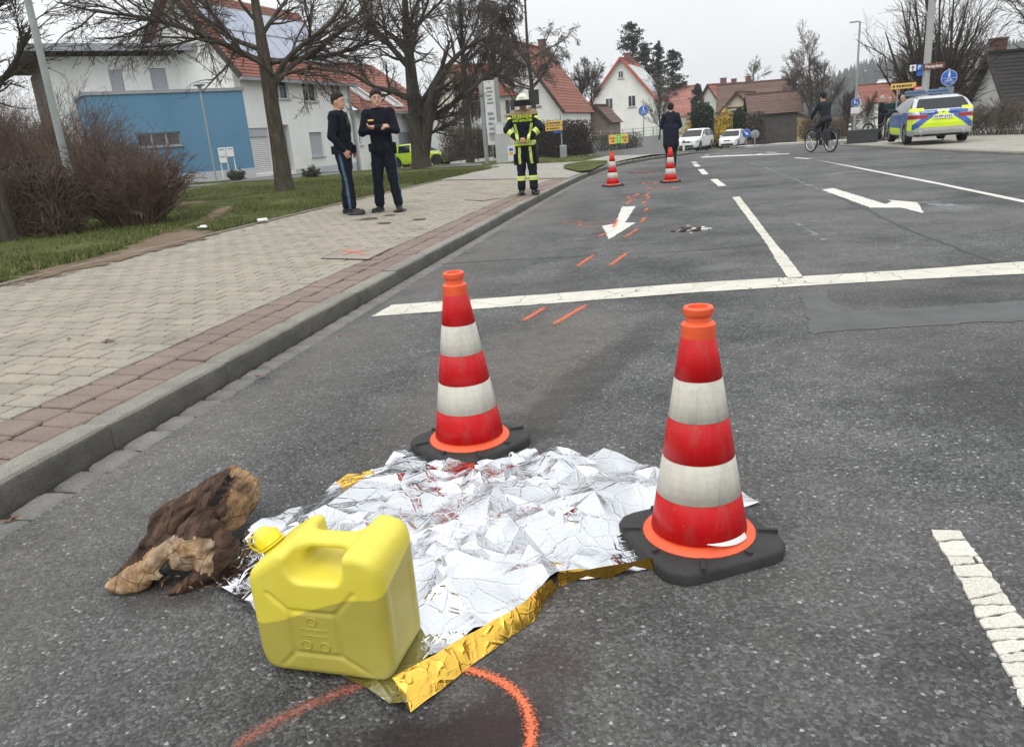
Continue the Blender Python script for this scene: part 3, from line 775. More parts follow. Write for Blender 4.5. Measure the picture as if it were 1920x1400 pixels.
mark('edge_line', G((1530, 299.5), (1620, 316), (1760, 343), (1930, 378), (2150, 422), (2150, 428), (1930, 383), (1760, 346.5), (1620, 318.5)), M_WHITE2, step=.3)
mark('edge_dash', band(gnd(1491, 295), gnd(1518, 297.5), .15), M_WHITE2, step=.3)
mark('turn_arrow', G((1541, 356), (1562, 353), (1660, 383), (1673, 378), (1662, 375), (1720, 380), (1733, 401), (1690, 390), (1632, 390)), M_WHITE2, amp=.01)
mark('straight_arrow', G((1166, 388), (1192, 387), (1172, 418), (1192, 418), (1142, 449), (1129, 424), (1154, 420)), M_WHITE2, amp=.01)
zi = -.12
loop = [gnd(*q, zi)[:2] for q in ((1312, 296), (1318, 297.5), (1380, 296), (1480, 294), (1481, 292.5), (1380, 292.5), (1330, 293.5), (1318, 294))]
mark('island_line', loop, M_WHITE2, step=.5)
for a, b in (((1322, 290), (1328, 287)), ((1336, 286), (1430, 283)), ((1350, 296), (1362, 292)), ((1415, 294), (1428, 290.5)), ((1436, 287), (1455, 289)), ((1200, 297), (1215, 294.5)), ((1224, 293), (1236, 291.5)), ((1184, 300), (1196, 297.5)), ((1212, 302), (1232, 300))):
    mark('island_dash', band(gnd(*a, zi), gnd(*b, zi), .16), M_WHITE2, step=.5, dz=.006)
for a, b in (((1450, 272), (1500, 268)), ((1440, 281), (1560, 275))):
    mark('far_line', band(gnd(*a, -.4), gnd(*b, -.4), .12), M_WHITE2, step=.5)
for a, b, w in (((1455, 318), (1530, 314), .12), ((1530, 331), (1610, 320), .14), ((1490, 415), (1545, 450), .06), ((1510, 415), (1550, 413), .06), ((1520, 426), (1560, 424), .06), ((1530, 440), (1570, 437), .05), ((1740, 378), (1800, 392), .3)):
    mark('worn_mark', band(gnd(*a), gnd(*b), w), M_FAINT, amp=.02, step=.1)
# thick cracked plates of the near line
M_PLATE = stone_mat('marking_plate', (.58, .56, .485), .08, .14, .7, .25, 90, (.35, .33, .28), .3)
L0 = [np.array(gnd(*q)[:2]) for q in ((1741, 994), (1776, 1050), (1806, 1105), (1830, 1160), (1858, 1212), (1886, 1262), (1912, 1320), (1950, 1420))]
L1 = [np.array(gnd(*q)[:2]) for q in ((1797, 992), (1838, 1046), (1876, 1098), (1910, 1150), (1948, 1200), (1985, 1255), (2020, 1310), (2060, 1400))]
def lerp_poly(L, u):
    u = u * (len(L) - 1); i = min(int(u), len(L) - 2); return L[i] + (L[i + 1] - L[i]) * (u - i)
cuts = [0, .06, .135, .175, .24, .335, .38, .43, .5, .56, .62, .67, .74, .8, .86, .93, 1.0]
for a, b in zip(cuts[:-1], cuts[1:]):
    splits = random.choice([[0, 1], [0, 1], [0, 1], [0, .8, 1], [0, 1], [0, .75, 1]])
    ska, skb = [random.Random(int(q * 1000)).uniform(-.022, .022) for q in (a, b)]
    for u0, u1 in zip(splits[:-1], splits[1:]):
        g = .0035
        def Q(u, c): 
            A, B = lerp_poly(L0, np.clip(u, 0, 1)), lerp_poly(L1, np.clip(u, 0, 1)); return A + (B - A) * c
        poly = [Q(a + g + ska * (u0 - .5), u0 + .03), Q(a + g + ska * (u1 - .5), u1 - .03), Q(b - g + skb * (u1 - .5), u1 - .03), Q(b - g + skb * (u0 - .5), u0 + .03)]
        P = ragged(poly, .016, .0036); c = np.mean(P, 0)
        P = [c + (p - c) * (.97 if np.linalg.norm(p - c) > .06 else 1) for p in P]
        q = MB(); n = len(P); V = [(p[0], p[1], .001) for p in P] + [(*(c + (p - c) * .975), .0055) for p in P]
        q.add(V, [(i, (i + 1) % n, n + (i + 1) % n, n + i) for i in range(n)] + [tuple(range(n, 2 * n))])
        me = q.mesh('paint_plate', M_PLATE); 
        for p in me.polygons:
            if len(p.vertices) > 4 and p.normal.z < 0: p.flip()
        ob('paint_plate', me, ROAD)
# asphalt repair patch, tar seams
mark('repair_patch', G((1496, 548), (1540, 545), (1585, 585), (1700, 580), (1960, 560), (2250, 536), (2250, 570), (1960, 600), (1700, 612), (1560, 622), (1525, 627)), M_PATCH, .003, .06, .022)
M_TAR = mat('tar', (.018, .018, .018), .6, var=.3, scale=15)
def seam(name, px, w, m=None):
    P = []
    for i in range(len(px) - 1):
        a, b = gnd(*px[i])[:2], gnd(*px[i + 1])[:2]; n = max(2, int(np.linalg.norm(b - a) / .15))
        P += [a + (b - a) * k / n for k in range(n)]
    P.append(gnd(*px[-1])[:2]); P = np.array(P) + RNG.normal(0, .008, (len(P), 2))
    D = np.gradient(P, axis=0); D /= np.linalg.norm(D, axis=1, keepdims=True); N = np.stack([-D[:, 1], D[:, 0]], 1)
    W = w * RNG.uniform(.4, 1.1, len(P))[:, None]
    A = np.concatenate([P - N * W / 2, roadZ(P[:, 1])[:, None] + .0025], 1); B = np.concatenate([P + N * W / 2, roadZ(P[:, 1])[:, None] + .0025], 1)
    return ob(name, grid_mesh(name, np.stack([A, B], 1), m or M_TAR), ROAD)
seam('tar_seam', [(700, 507), (900, 490), (1190, 476), (1300, 470), (1445, 459)], .022)
seam('tar_seam', [(1895, 506), (1860, 490), (1700, 430), (1640, 400), (1560, 365)], .04)
seam('tar_seam', [(1560, 365), (1450, 320), (1395, 300)], .1, M_FAINT)
# sprayed orange marks of the accident survey
def spray_mat():
    s = NT('spray_orange'); P = s.pos(); uv = s.n('ShaderNodeUVMap').outputs[0]; su = s.n('ShaderNodeSeparateXYZ'); s.l(uv, su.inputs[0])
    e = s.math('SUBTRACT', 1, s.math('ABSOLUTE', su.outputs[0]))
    a = s.math('ADD', s.math('MULTIPLY', e, 1.25), s.mapr(s.noise(P, 130, 4, .8), .28, .72, -1.15, .45))
    a = s.mapr(s.math('MULTIPLY', a, su.outputs[1]), .15, .8, 0, .95)
    s.set(color=(.78, .17, .07), rough=.8); s.bump(s.vor(P, 120), .4, .01)
    tr = s.n('ShaderNodeBsdfTransparent'); mx = s.n('ShaderNodeMixShader'); s.l(a, mx.inputs[0]); s.l(tr.outputs[0], mx.inputs[1]); s.l(s.b.outputs[0], mx.inputs[2]); s.l(mx.outputs[0], s.out.inputs[0])
    return s.m
M_SPRAY = spray_mat()
def spray(px, w, z=None, dens=1.0, parent=None, closed=False):
    pts = [np.array(tg(*q)) if z == 'walk' else np.array(gnd(*q)) for q in px]
    P = []
    seq = pts + ([pts[0]] if closed else [])
    for i in range(len(seq) - 1):          # catmull-rom
        p0 = seq[max(i - 1, 0)]; p1 = seq[i]; p2 = seq[i + 1]; p3 = seq[min(i + 2, len(seq) - 1)]
        for k in range(6):
            t = k / 6; P.append(.5 * ((2 * p1) + (-p0 + p2) * t + (2 * p0 - 5 * p1 + 4 * p2 - p3) * t * t + (-p0 + 3 * p1 - 3 * p2 + p3) * t ** 3))
    P.append(seq[-1]); P = np.array(P)
    D = np.gradient(P[:, :2], axis=0); D /= np.linalg.norm(D, axis=1, keepdims=True) + 1e-9; N = np.stack([-D[:, 1], D[:, 0]], 1)
    Z = (P[:, 2] + .016) if z == 'walk' else roadZ(P[:, 1]) + .0065
    rows = [np.column_stack([P[:, :2] + N * w * c, Z]) for c in (-.5, 0, .5)]
    me = grid_mesh('spray_mark', np.stack(rows, 1)[:, ::-1], M_SPRAY); uv = me.uv_layers.new(name='UVMap')
    li = np.zeros(len(me.loops), np.int32); me.loops.foreach_get('vertex_index', li)
    fade = np.ones(len(P)) * dens; 
    if not closed: fade[:2] *= .6; fade[-2:] *= .6
    U = np.stack([np.tile([1, 0, -1], len(P)), np.repeat(fade, 3)], -1)[li]; uv.data.foreach_set('uv', U.astype(np.float32).ravel())
    return ob('spray_mark', me, parent or ROAD)
spray([(868, 1256), (905, 1266), (945, 1284), (975, 1310), (992, 1345), (996, 1380), (992, 1420)], .055)
spray([(690, 1285), (640, 1300), (570, 1330), (500, 1365), (430, 1410)], .1, dens=.36)
for a, b in (((980, 603), (1022, 577)), ((1037, 610), (1100, 572)), ((1082, 501), (1115, 479)), ((1142, 500), (1177, 474)), ((1170, 446), (1196, 429)), ((1122, 445), (1140, 437)), ((1202, 418), (1209, 408)), ((1208, 397), (1214, 390)), ((1206, 383), (1212, 377)), ((1212, 369), (1216, 362)), ((1174, 384), (1184, 375)), ((1186, 370), (1198, 363)), ((1150, 428), (1158, 412))):
    m = ((a[0] + b[0]) / 2 + random.uniform(-2, 2), (a[1] + b[1]) / 2)
    spray([a, m, b], .1 if a[1] > 470 else .12, dens=.8 if a[1] > 470 else .7)
for cx, cy, rx, ry in ((1073, 417, 17, 2.6), (1120, 422, 34, 5), (1197, 371, 20, 4), (1240, 353, 26, 3), (1218, 344, 12, 2), (1205, 323, 16, 3.5)):
    spray([(cx + rx * math.cos(a), cy + ry * math.sin(a)) for a in np.linspace(0, 2 * math.pi, 10)[:-1]], .07 if cy > 400 else .12, closed=True, dens=.65)
spray([(640, 471), (660, 474), (690, 481)], .09, 'walk', parent=SW, dens=.8); spray([(695, 470), (665, 474), (640, 481)], .09, 'walk', parent=SW, dens=.8)
spray([(880, 375), (905, 373), (930, 374)], .1, 'walk', parent=SW, dens=.5)
# covers in the footpath and the road
M_IRON = mat('cast_iron', (.075, .062, .055), .75, .3, var=.3, scale=20, bump=.4)
M_COVER = stone_mat('cover_concrete', (.27, .235, .2), .15, .25)
for i, px in enumerate((((600, 486), (640, 467), (737, 466), (692, 488)), ((868, 375.5), (902, 370.5), (942, 371.5), (906, 377.5)))):
    P = [tg(*q) for q in px]
    c = sum(P) / 4; q = MB()
    for s_, dz, mi in ((1.0, .006, 0), (.93, .009, 1)):
        q.mat(mi); q.add([tuple(c + (p - c) * s_ + np.array([0, 0, dz])) for p in P], [(0, 1, 2, 3)][::1])
    me = q.mesh('access_cover', [M_IRON, M_COVER])
    for p in me.polygons:
        if p.normal.z < 0: p.flip()
    ob('access_cover', me, SW)
for px, r in (((683, 411), .2), ((727, 404), .12), ((716, 419), .13), ((781, 412), .14)):
    p = tg(*px); q = MB(); q.lathe([(r, -.02), (r, .004), (r * .88, .006), (r * .85, .003), (r * .2, .004)], 20)
    q.build('cover', M_IRON, SW, loc=tuple(p))
p = gnd(1205, 323); q = MB(); q.lathe([(.36, -.02), (.36, .005), (.32, .008), (.31, .003), (.1, .005)], 24); q.build('manhole_cover', M_IRON, ROAD, loc=tuple(p))
print('setting', round(time.time() - T0, 1))
# ================================================================== foreground: cones, foil blanket, canister, weathered log
M_RUB = mat('black_rubber', (.028, .028, .028), .75, var=.35, scale=9, bump=.25, bscale=60)
def refl(name, c, c2):
    s = NT(name); co = s.co('Object')
    cell = s.n('ShaderNodeTexVoronoi'); cell.feature = 'F1'; cell.inputs['Scale'].default_value = 38; cell.inputs['Randomness'].default_value = .12; s.l(co, cell.inputs['Vector'])
    col = s.mix(s.ramp(cell.outputs['Distance'], [(.38, 0.0), (.52, .3)]), c, c2)
    n = s.noise(co, 9, 6, .7); col = s.mix(s.ramp(n, [(.5, 0.0), (.85, .45)]), col, tuple(np.array(c2) * .55))
    sm = s.n('ShaderNodeMapping'); sm.inputs['Scale'].default_value = (18, 18, 2.2); s.l(co, sm.inputs[0])
    col = s.mix(s.ramp(s.noise(sm.outputs[0], 1.5, 5, .75), [(.52, 0.0), (.78, .42)]), col, (.16, .13, .11)); col = s.mix(s.ramp(s.noise(co, 26, 6, .85), [(.64, 0.0), (.7, .45)]), col, (.5, .4, .36))
    s.set(color=col, rough=s.ramp(n, [(.3, .3), (.7, .5)]), spec=.3); s.bump(s.noise(co, 45, 4), .12, .004); return s.m
M_RED = refl('reflective_red', (.52, .004, .007), (.4, .004, .007)); M_WHT = refl('reflective_white', (.56, .54, .475), (.46, .435, .38))
M_ORG = mat('orange_plastic', (.75, .10, .03), .5, var=.18, scale=12, bump=.1)
def make_cone(loc, rz, label, lean=(0, 0), group='striped traffic cones'):
    t = thing('traffic_cone', label, 'traffic cone', loc, rz, group); t.rotation_euler = (lean[0], lean[1], rz)
    q = MB(); pts = []
    h, c = .205, .075        # octagonal plate: square with big rounded corners
    base = []
    for k in range(4):
        a = k * math.pi / 2; ca, sa = math.cos(a), math.sin(a)
        for (x, y) in ((h, -h + c), (h, h - c), (h - c * .12, h - c * .55), (h - c * .55, h - c * .12)):
            base.append((x * ca - y * sa, x * sa + y * ca))
    n = len(base); rings = [(1.0, 0), (1.0, .026), (.985, .034), (.95, .039), (.8, .041)]
    for f, z in rings: pts += [(x * f, y * f, z) for x, y in base]
    Fs = [(r * n + i, r * n + (i + 1) % n, (r + 1) * n + (i + 1) % n, (r + 1) * n + i) for r in range(len(rings) - 1) for i in range(n)]
    Fs += [tuple(range((len(rings) - 1) * n, len(rings) * n)), tuple(range(n - 1, -1, -1))]
    q.add(pts, Fs); b = q.build('base', M_RUB, t, True, 50)
    for k in range(8):
        a = k * math.pi / 4 + .3; q = MB(); L0, L1 = (.178, .235 if k % 2 else .2)
        M = Matrix.Rotation(a, 4, 'Z'); q.box((L0, -.006, .036), (L1, .006, .05), M); q.build('rib', M_RUB, b)
    q = MB(); q.lathe([(.168, .038), (.17, .044), (.165, .049), (.143, .056), (.1425, .06), (.0475, .664), (.0485, .668), (.0485, .7), (.044, .704), (.036, .708), (.035, .722), (.041, .727), (.043, .732), (.043, .746), (.040, .75), (.029, .75), (.027, .735)], 40)
    q.build('cone_body', M_ORG, t, True, 35)
    r = lambda z: .1425 + (.0475 - .1425) * (z - .06) / .604
    for i in range(5):
        z0 = .062 + i * .1205; z1 = z0 + .119; q = MB()
        q.lathe([(r(z0) + .0008, z0), (r(z0) + .0024, z0 + .001), (r((z0 + z1) / 2) + .0024, (z0 + z1) / 2), (r(z1) + .0024, z1 - .001), (r(z1) + .0008, z1)], 40, cap=False)
        o = q.build('red_band' if i % 2 == 0 else 'white_band', M_RED if i % 2 == 0 else M_WHT, t, True)
    return t
make_cone((.54, 2.125, .002), R(17), 'red and white cone on the foil blanket nearest the camera')
make_cone((-.2, 3.06, .002), R(40), 'red and white cone standing behind the back edge of the foil', (R(1), R(-1)))
make_cone((2.59, 17.75, 0), R(20), 'far red and white cone in front of the yellow and green placard')
make_cone((3.86, 17.6, 0), R(5), 'far red and white cone at the feet of the man in a long coat')
# peeling corner of the near cone's lowest band
q = MB(); n = 12; cx, cy = .54, 2.125
for i in range(n):
    a = R(-95 + 55 * i / (n - 1)); w = .016 * math.sin(math.pi * min(1, i / (n - 1) * .62 + .0)); 
    r0 = .146
    q.v += [(cx + (r0 + .001) * math.cos(a), cy + (r0 + .001) * math.sin(a), .066 + .012), (cx + (r0 + .004 + w * .3) * math.cos(a), cy + (r0 + .004 + w * .3) * math.sin(a), .066 + .012 - w)]
for i in range(n - 1): q.f.append((2 * i, 2 * i + 2, 2 * i + 3, 2 * i + 1)); q.m.append(0)
nc = [o for o in bpy.data.objects if o.name == 'traffic_cone'][0]
pe = q.build('peeled_edge', mat('sticker_back', (.75, .75, .73), .5, var=.05)); pe.parent = nc; pe.matrix_parent_inverse = (Matrix.Translation((.54, 2.125, .002)) @ Matrix.Rotation(R(17), 4, 'Z')).inverted()
pe['label'] = 'white backing of the peeling lowest red band'

# ---- rescue blanket
def foil_mat(name, c, rough, bs):
    s = NT(name); P = s.co('Object')
    f = s.noise(P, 60, 5, .7); s.set(color=c, metal=1.0, rough=s.ramp(f, [(.3, rough * .6), (.7, rough * 1.4)]))
    w = s.n('ShaderNodeTexVoronoi'); w.feature = 'DISTANCE_TO_EDGE'; w.inputs['Scale'].default_value = 28; s.l(P, w.inputs['Vector'])
    w2 = s.n('ShaderNodeTexVoronoi'); w2.feature = 'DISTANCE_TO_EDGE'; w2.inputs['Scale'].default_value = 11; s.l(P, w2.inputs['Vector'])
    h = s.math('ADD', s.ramp(w.outputs['Distance'], [(0, .6), (.1, 0)]), s.math('MULTIPLY', f, .8)); h = s.math('ADD', h, s.ramp(w2.outputs['Distance'], [(0, 1.6), (.06, 0)]))
    s.bump(h, bs, .0022); return s.m
M_SILV = foil_mat('silver_foil', (.64, .65, .675), .07, .5)
M_GOLD = foil_mat('gold_foil', (.86, .53, .09), .2, .5)
def crumple(name, poly, zfun, n, jit, creases, m, parent, sub_j, seed, flat=None):
    """poly: X,Y outline -> triangulated faceted sheet"""
    rg = np.random.default_rng(seed); A = np.array([p[:2] for p in poly]); nb = 0; pts = []
    for i in range(len(A)):
        a, b = A[i], A[(i + 1) % len(A)]; k = max(1, int(np.linalg.norm(b - a) / .05))
        for j in range(k): pts.append(a + (b - a) * j / k + (rg.normal(0, .004, 2) if j else 0))
    nb = len(pts); B = np.array(pts)
    def ins(P):
        c = np.zeros(len(P), bool); j = nb - 1
        for i in range(nb):
            xi, yi, xj, yj = *B[i], *B[j]
            cond = ((yi > P[:, 1]) != (yj > P[:, 1])) & (P[:, 0] < (xj - xi) * (P[:, 1] - yi) / (yj - yi + 1e-12) + xi); c ^= cond; j = i
        return c
    lo, hi = A.min(0), A.max(0); Q = rg.uniform(lo, hi, (n * 3, 2)); Q = Q[ins(Q)]
    dens = vnoise(np.column_stack([Q, np.zeros(len(Q))]), 5, seed); Q = Q[rg.random(len(Q)) < .35 + .6 * (dens > 0)][:n]
    allp = list(B) + list(Q); edges = [(i, (i + 1) % nb) for i in range(nb)]
    for (a, b) in creases:
        i0 = len(allp); k = 6; prev = None
        for j in range(k + 1):
            p = np.array(a) + (np.array(b) - np.array(a)) * j / k + rg.normal(0, .004, 2)
            if ins(p[None])[0]:
                allp.append(p)
                if prev is not None: edges.append((prev, len(allp) - 1))
                prev = len(allp) - 1
            else: prev = None
    r = geometry.delaunay_2d_cdt([Vector(p) for p in allp], edges, [list(range(nb))], 1, 1e-4)
    V = np.array([(v.x, v.y) for v in r[0]]); F = np.array([f for f in r[2] if len(f) == 3])
    Z = zfun(V[:, 0], V[:, 1]); W = flat(V[:, 0], V[:, 1]) if flat else np.ones(len(V))
    Z = Z + rg.normal(0, 1, len(V)) * jit * W
    V3 = np.column_stack([V, Z])
    # one subdivision with small extra creasing
    E = np.sort(np.concatenate([F[:, [0, 1]], F[:, [1, 2]], F[:, [2, 0]]]), 1); ue, inv = np.unique(E, axis=0, return_inverse=True); inv = inv.ravel()
    mid = (V3[ue[:, 0]] + V3[ue[:, 1]]) / 2; Wm = (W[ue[:, 0]] + W[ue[:, 1]]) / 2
    mid[:, 2] += rg.normal(0, 1, len(mid)) * sub_j * Wm * (rg.random(len(mid)) < .55)
    nV = len(V3); a, b, c = inv[:len(F)] + nV, inv[len(F):2 * len(F)] + nV, inv[2 * len(F):] + nV
    F2 = np.concatenate([np.stack([F[:, 0], a, c], 1), np.stack([a, F[:, 1], b], 1), np.stack([c, b, F[:, 2]], 1), np.stack([a, b, c], 1)])
    V4 = np.concatenate([V3, mid]); V4[:, 2] = np.maximum(V4[:, 2], .003)
    n0 = np.cross(V4[F2[:, 1]] - V4[F2[:, 0]], V4[F2[:, 2]] - V4[F2[:, 0]])[:, 2] < 0; F2[n0] = F2[n0][:, ::-1]
    me = mesh_np(name, V4, F2, m, smooth=True); me.set_sharp_from_angle(angle=R(30)); return ob(name, me, parent)
BL = thing('rescue_blanket', 'crumpled silver and gold rescue blanket spread on the road between the cones', 'rescue blanket', (-.1, 2.2, 0))
out = [(398, 1092), (425, 1052), (452, 1020), (520, 978), (590, 940), (640, 912), (700, 880), (778, 843), (812, 857), (850, 872), (905, 858), (960, 852), (1040, 846), (1110, 848), (1180, 864), (1240, 884), (1300, 905), (1375, 905), (1424, 941), (1395, 946), (1330, 1000), (1222, 1060), (1130, 1078), (1046, 1082), (1010, 1120), (960, 1160), (850, 1215), (760, 1270), (768, 1336), (730, 1315), (688, 1286), (600, 1240), (480, 1150), (440, 1115)]
zz = {0: .03, 1: .03, 2: .03}
poly = [gnd(x, y, .012)[:2] for x, y in out]
polyA = np.array(poly)
def edge_d(X, Y):
    d = np.full(X.shape, 9.0)
    for i in range(len(polyA)):
        a, b = polyA[i], polyA[(i + 1) % len(polyA)]; ab = b - a; t = np.clip(((X - a[0]) * ab[0] + (Y - a[1]) * ab[1]) / (ab @ ab), 0, 1)
        d = np.minimum(d, np.hypot(X - a[0] - ab[0] * t, Y - a[1] - ab[1] * t))
    return d
def flat_w(X, Y):
    w = np.ones(X.shape)
    for cx, cy, r0, r1 in ((.54, 2.125, .24, .33), (-.2, 3.06, .2, .28), (-.49, 1.74, .15, .3)):
        w = w * np.clip((np.hypot(X - cx, Y - cy) - r0) / (r1 - r0), 0, 1)
    return w
def foil_z(X, Y):
    e = edge_d(X, Y); P = np.column_stack([X, Y, 0 * X])
    b = .012 + .05 * np.clip(e / .35, 0, 1) ** .7 + .018 * vnoise(P, 3.2, 11) + .014 * np.abs(vnoise(P, 7.5, 12))
    # two ridges pulled towards the far cone, a hollow between them
    for (x0, y0, x1, y1, w, h) in ((-.25, 2.8, .05, 1.95, .05, .045), (.1, 2.85, .28, 2.2, .05, .035), (-.5, 2.7, -.75, 2.2, .06, .03), (.0, 2.5, -.2, 2.0, .03, .03), (-.1, 2.4, .3, 2.1, .03, .025)):
        d = np.array([x1 - x0, y1 - y0]); t = np.clip(((X - x0) * d[0] + (Y - y0) * d[1]) / (d @ d), 0, 1); r = np.hypot(X - x0 - d[0] * t, Y - y0 - d[1] * t)
        b = b + h * np.maximum(0, 1 - r / w)
    return .004 + b * flat_w(X, Y)
rg = np.random.default_rng(5); cr = []
for i in range(46):
    c = rg.uniform((-.85, 1.75), (.55, 2.85)); a = rg.choice([rg.normal(1.9, .35), rg.normal(.7, .4), rg.normal(2.7, .4)]); L = rg.uniform(.1, .4); d = np.array([math.cos(a), math.sin(a)]) * L / 2
    cr.append((c - d, c + d))
o = crumple('silver_sheet', poly, foil_z, 300, .0105, cr, M_SILV, None, .0016, 3, flat_w); o.parent = BL; o.matrix_parent_inverse = Matrix.Translation((-.1, 2.2, 0)).inverted()
o['label'] = 'crinkled silver side of the blanket'
def gold(name, up, lo, n, zu, zl_, seed, bow=0):
    P = [gnd(x, y, zu) for x, y in up] + [gnd(x, y, zl_) for x, y in lo[::-1]]
    U = np.array([gnd(x, y, zu)[:2] for x, y in up]); Lw = np.array([gnd(x, y, zl_)[:2] for x, y in lo])
    def dl(L, X, Y):
        d = np.full(X.shape, 9.0)
        for a, b in zip(L[:-1], L[1:]):
            ab = b - a; t = np.clip(((X - a[0]) * ab[0] + (Y - a[1]) * ab[1]) / (ab @ ab), 0, 1); d = np.minimum(d, np.hypot(X - a[0] - ab[0] * t, Y - a[1] - ab[1] * t))
        return d
    def zf(X, Y):
        a, b = dl(U, X, Y), dl(Lw, X, Y); t = b / (a + b + 1e-6); return zl_ + (zu - zl_) * t ** .7 + bow * np.sin(np.pi * t)
    creases = []
    g = np.random.default_rng(seed)
    for _ in range(14):
        t = g.random(); i = t * (len(U) - 1); k = min(int(i), len(U) - 2); a = U[k] + (U[k + 1] - U[k]) * (i - k); j = np.clip(t + g.normal(0, .08), 0, .999) * (len(Lw) - 1); k = int(min(j, len(Lw) - 2)); b = Lw[k] + (Lw[k + 1] - Lw[k]) * (j - k); creases.append((a, b))
    o = crumple(name, [p[:2] for p in P], zf, n, .0022, creases, M_GOLD, None, .0014, seed)
    o.parent = BL; o.matrix_parent_inverse = Matrix.Translation((-.1, 2.2, 0)).inverted(); o['label'] = 'folded-over edge showing the gold side'
gold('gold_edge', [(1224, 1046), (1140, 1062), (1046, 1076), (1008, 1104), (985, 1128), (930, 1160), (860, 1198), (800, 1236), (735, 1272)], [(1226, 1070), (1140, 1084), (1054, 1098), (1022, 1128), (1004, 1160), (960, 1192), (885, 1246), (830, 1292), (770, 1336)], 110, .055, .006, 21, .012)
gold('gold_edge', [(588, 934), (622, 916), (652, 888), (702, 882)], [(600, 936), (632, 922), (668, 920), (694, 910)], 60, .03, .05, 22)

# ---- yellow canister
CAN = thing('canister', 'yellow plastic water canister half full, standing on the foil blanket', 'canister', (-.486, 1.712, .006), math.atan2(-.07, .25))
def make_can():
    S = SDF((-.21, -.13, -.02), (.21, .13, .40), .0036)
    def body(x, y, z):
        # rounded box with a wide-radius lower left corner
        qx, qy, qz = np.abs(x) - .18 + .04, np.abs(y) - .105 + .03, np.abs(z - .18) - .18 + .03
        d = np.sqrt(np.maximum(qx, 0) ** 2 + np.maximum(qy, 0) ** 2 + np.maximum(qz, 0) ** 2) + np.minimum(np.maximum(qx, np.maximum(qy, qz)), 0) - .030
        return d
    S.put(body, (-.18, -.105, 0), (.18, .105, .36), 0, .001)
    def half(n, p, k): S.put(lambda x, y, z: -(n[0] * (x - p[0]) + n[1] * (y - p[1]) + n[2] * (z - p[2])), (-.2, -.12, -.01), (.2, .12, .39), 0, k, 's')
    half((-.57, 0, .82), (-.178, 0, .278), .03)        # shoulder carrying the neck
    half((-.8, 0, -.6), (-.16, 0, .022), .03)          # lower left corner cut
    half((.8, 0, -.6), (.172, 0, .02), .02)
    half((.62, 0, .78), (.172, 0, .33), .03)
    for sy in (-1, 1):
        S.rbox((.012, sy * .09, .375), (.066, .06, .092), .035, 0, .02, 's')
    S.rbox((.012, 0, .297), (.06, .2, .024), .022, 0, .012, 's')      # finger hole under the grip
    S.rbox((.012, 0, .392), (.08, .2, .045), .025, 0, .02, 's')        # grip lower than the humps
    S.cap((-.142, 0, .285), (-.168, 0, .325), .027, .027, 0, .008)    # neck
    g = .0075; y0 = -.1085
    L = lambda a, b: S.cap((a[0], y0, a[1]), (b[0], y0, b[1]), g, g, 0, .004, 's')
    x0, x1, z0, z1 = -.068, .05, .07, .19
    for a, b in (((x0, z0), (x1, z0)), ((x1, z0), (x1, z1)), ((x1, z1), (x0, z1)), ((x0, z1), (x0, z0)), ((x0, z1), (-.115, .235)), ((x1, z1), (.1, .25)), ((x0, z0), (-.105, .03)), ((x1, z0), (.115, .028))): L(a, b)
    S.rbox((.183, 0, .15), (.012, .06, .1), .01, 0, .012, 's')        # long flute in the narrow side
    V, F, Tg = S.mesh(); V = relax(V, F, 2, .5)
    s = NT('canister_plastic'); co = s.co('Object'); sp = s.n('ShaderNodeSeparateXYZ'); s.l(co, sp.inputs[0])
    # the liquid inside shows through the thin wall
    lv = s.math('ADD', s.math('MULTIPLY', sp.outputs[0], .27), s.math('MULTIPLY', sp.outputs[1], .25)); lv = s.math('ADD', lv, .222)
    wv = s.math('MULTIPLY', s.math('SINE', s.math('MULTIPLY', s.math('ADD', sp.outputs[0], .02), 17)), .012)
    t = s.mapr(s.math('SUBTRACT', sp.outputs[2], s.math('ADD', lv, wv)), -.002, .003, 0, 1)
    n = s.noise(co, 7, 5, .6)
    full = s.ramp(n, [(.3, (.39, .335, .055)), (.7, (.45, .39, .075))]); emp = s.ramp(n, [(.3, (.66, .56, .05)), (.7, (.72, .63, .085))])
    col = s.mix(t, full, emp)
    sc_ = s.n('ShaderNodeMapping'); sc_.inputs['Scale'].default_value = (5, 30, 14); s.l(co, sc_.inputs[0])
    scr = s.ramp(s.noise(sc_.outputs[0], 3, 6, .8), [(.66, 0.0), (.72, .55)])
    ed = s.mapr(sp.outputs[0], .1, .17, 0, 1); col = s.mix(s.math('MULTIPLY', scr, ed), col, (.1, .09, .03))
    col = s.mix(s.ramp(s.noise(co, 60, 3, .8), [(.7, 0.0), (.76, .5)]), col, (.12, .1, .04))
    s.set(color=col, rough=.42, sub=.12, spec=.45); s.b.inputs['Subsurface Radius'].default_value = (.02, .015, .004)
    s.bump(s.noise(co, 90, 3), .05, .003)
    ob('body', mesh_np('body', V, F, s.m, smooth=True), CAN)
    M_CAP = mat('cap_yellow', (.82, .66, .02), .4, var=.06)
    d = Vector((-.55, 0, .835)).normalized(); M = Matrix.Translation((-.152, 0, .303)) @ d.to_track_quat('Z', 'X').to_matrix().to_4x4() @ Matrix.Scale(.86, 4)
    q = MB(); q.lathe([(.041, 0), (.043, .002), (.043, .005), (.036, .006)], 32); q.v = [tuple(M @ Vector(v)) for v in q.v]; q.build('neck_ring', M_CAP, CAN, True, 40)
    q = MB(); n = 40
    prof = [(.038, .008), (.0385, .011), (.0385, .033), (.036, .038), (.025, .039)]
    for r, z in prof:
        for i in range(n):
            rr = r - (.0018 if (i // 2) % 2 and .009 < z < .035 else 0); a = 2 * math.pi * i / n; q.v.append((rr * math.cos(a), rr * math.sin(a), z))
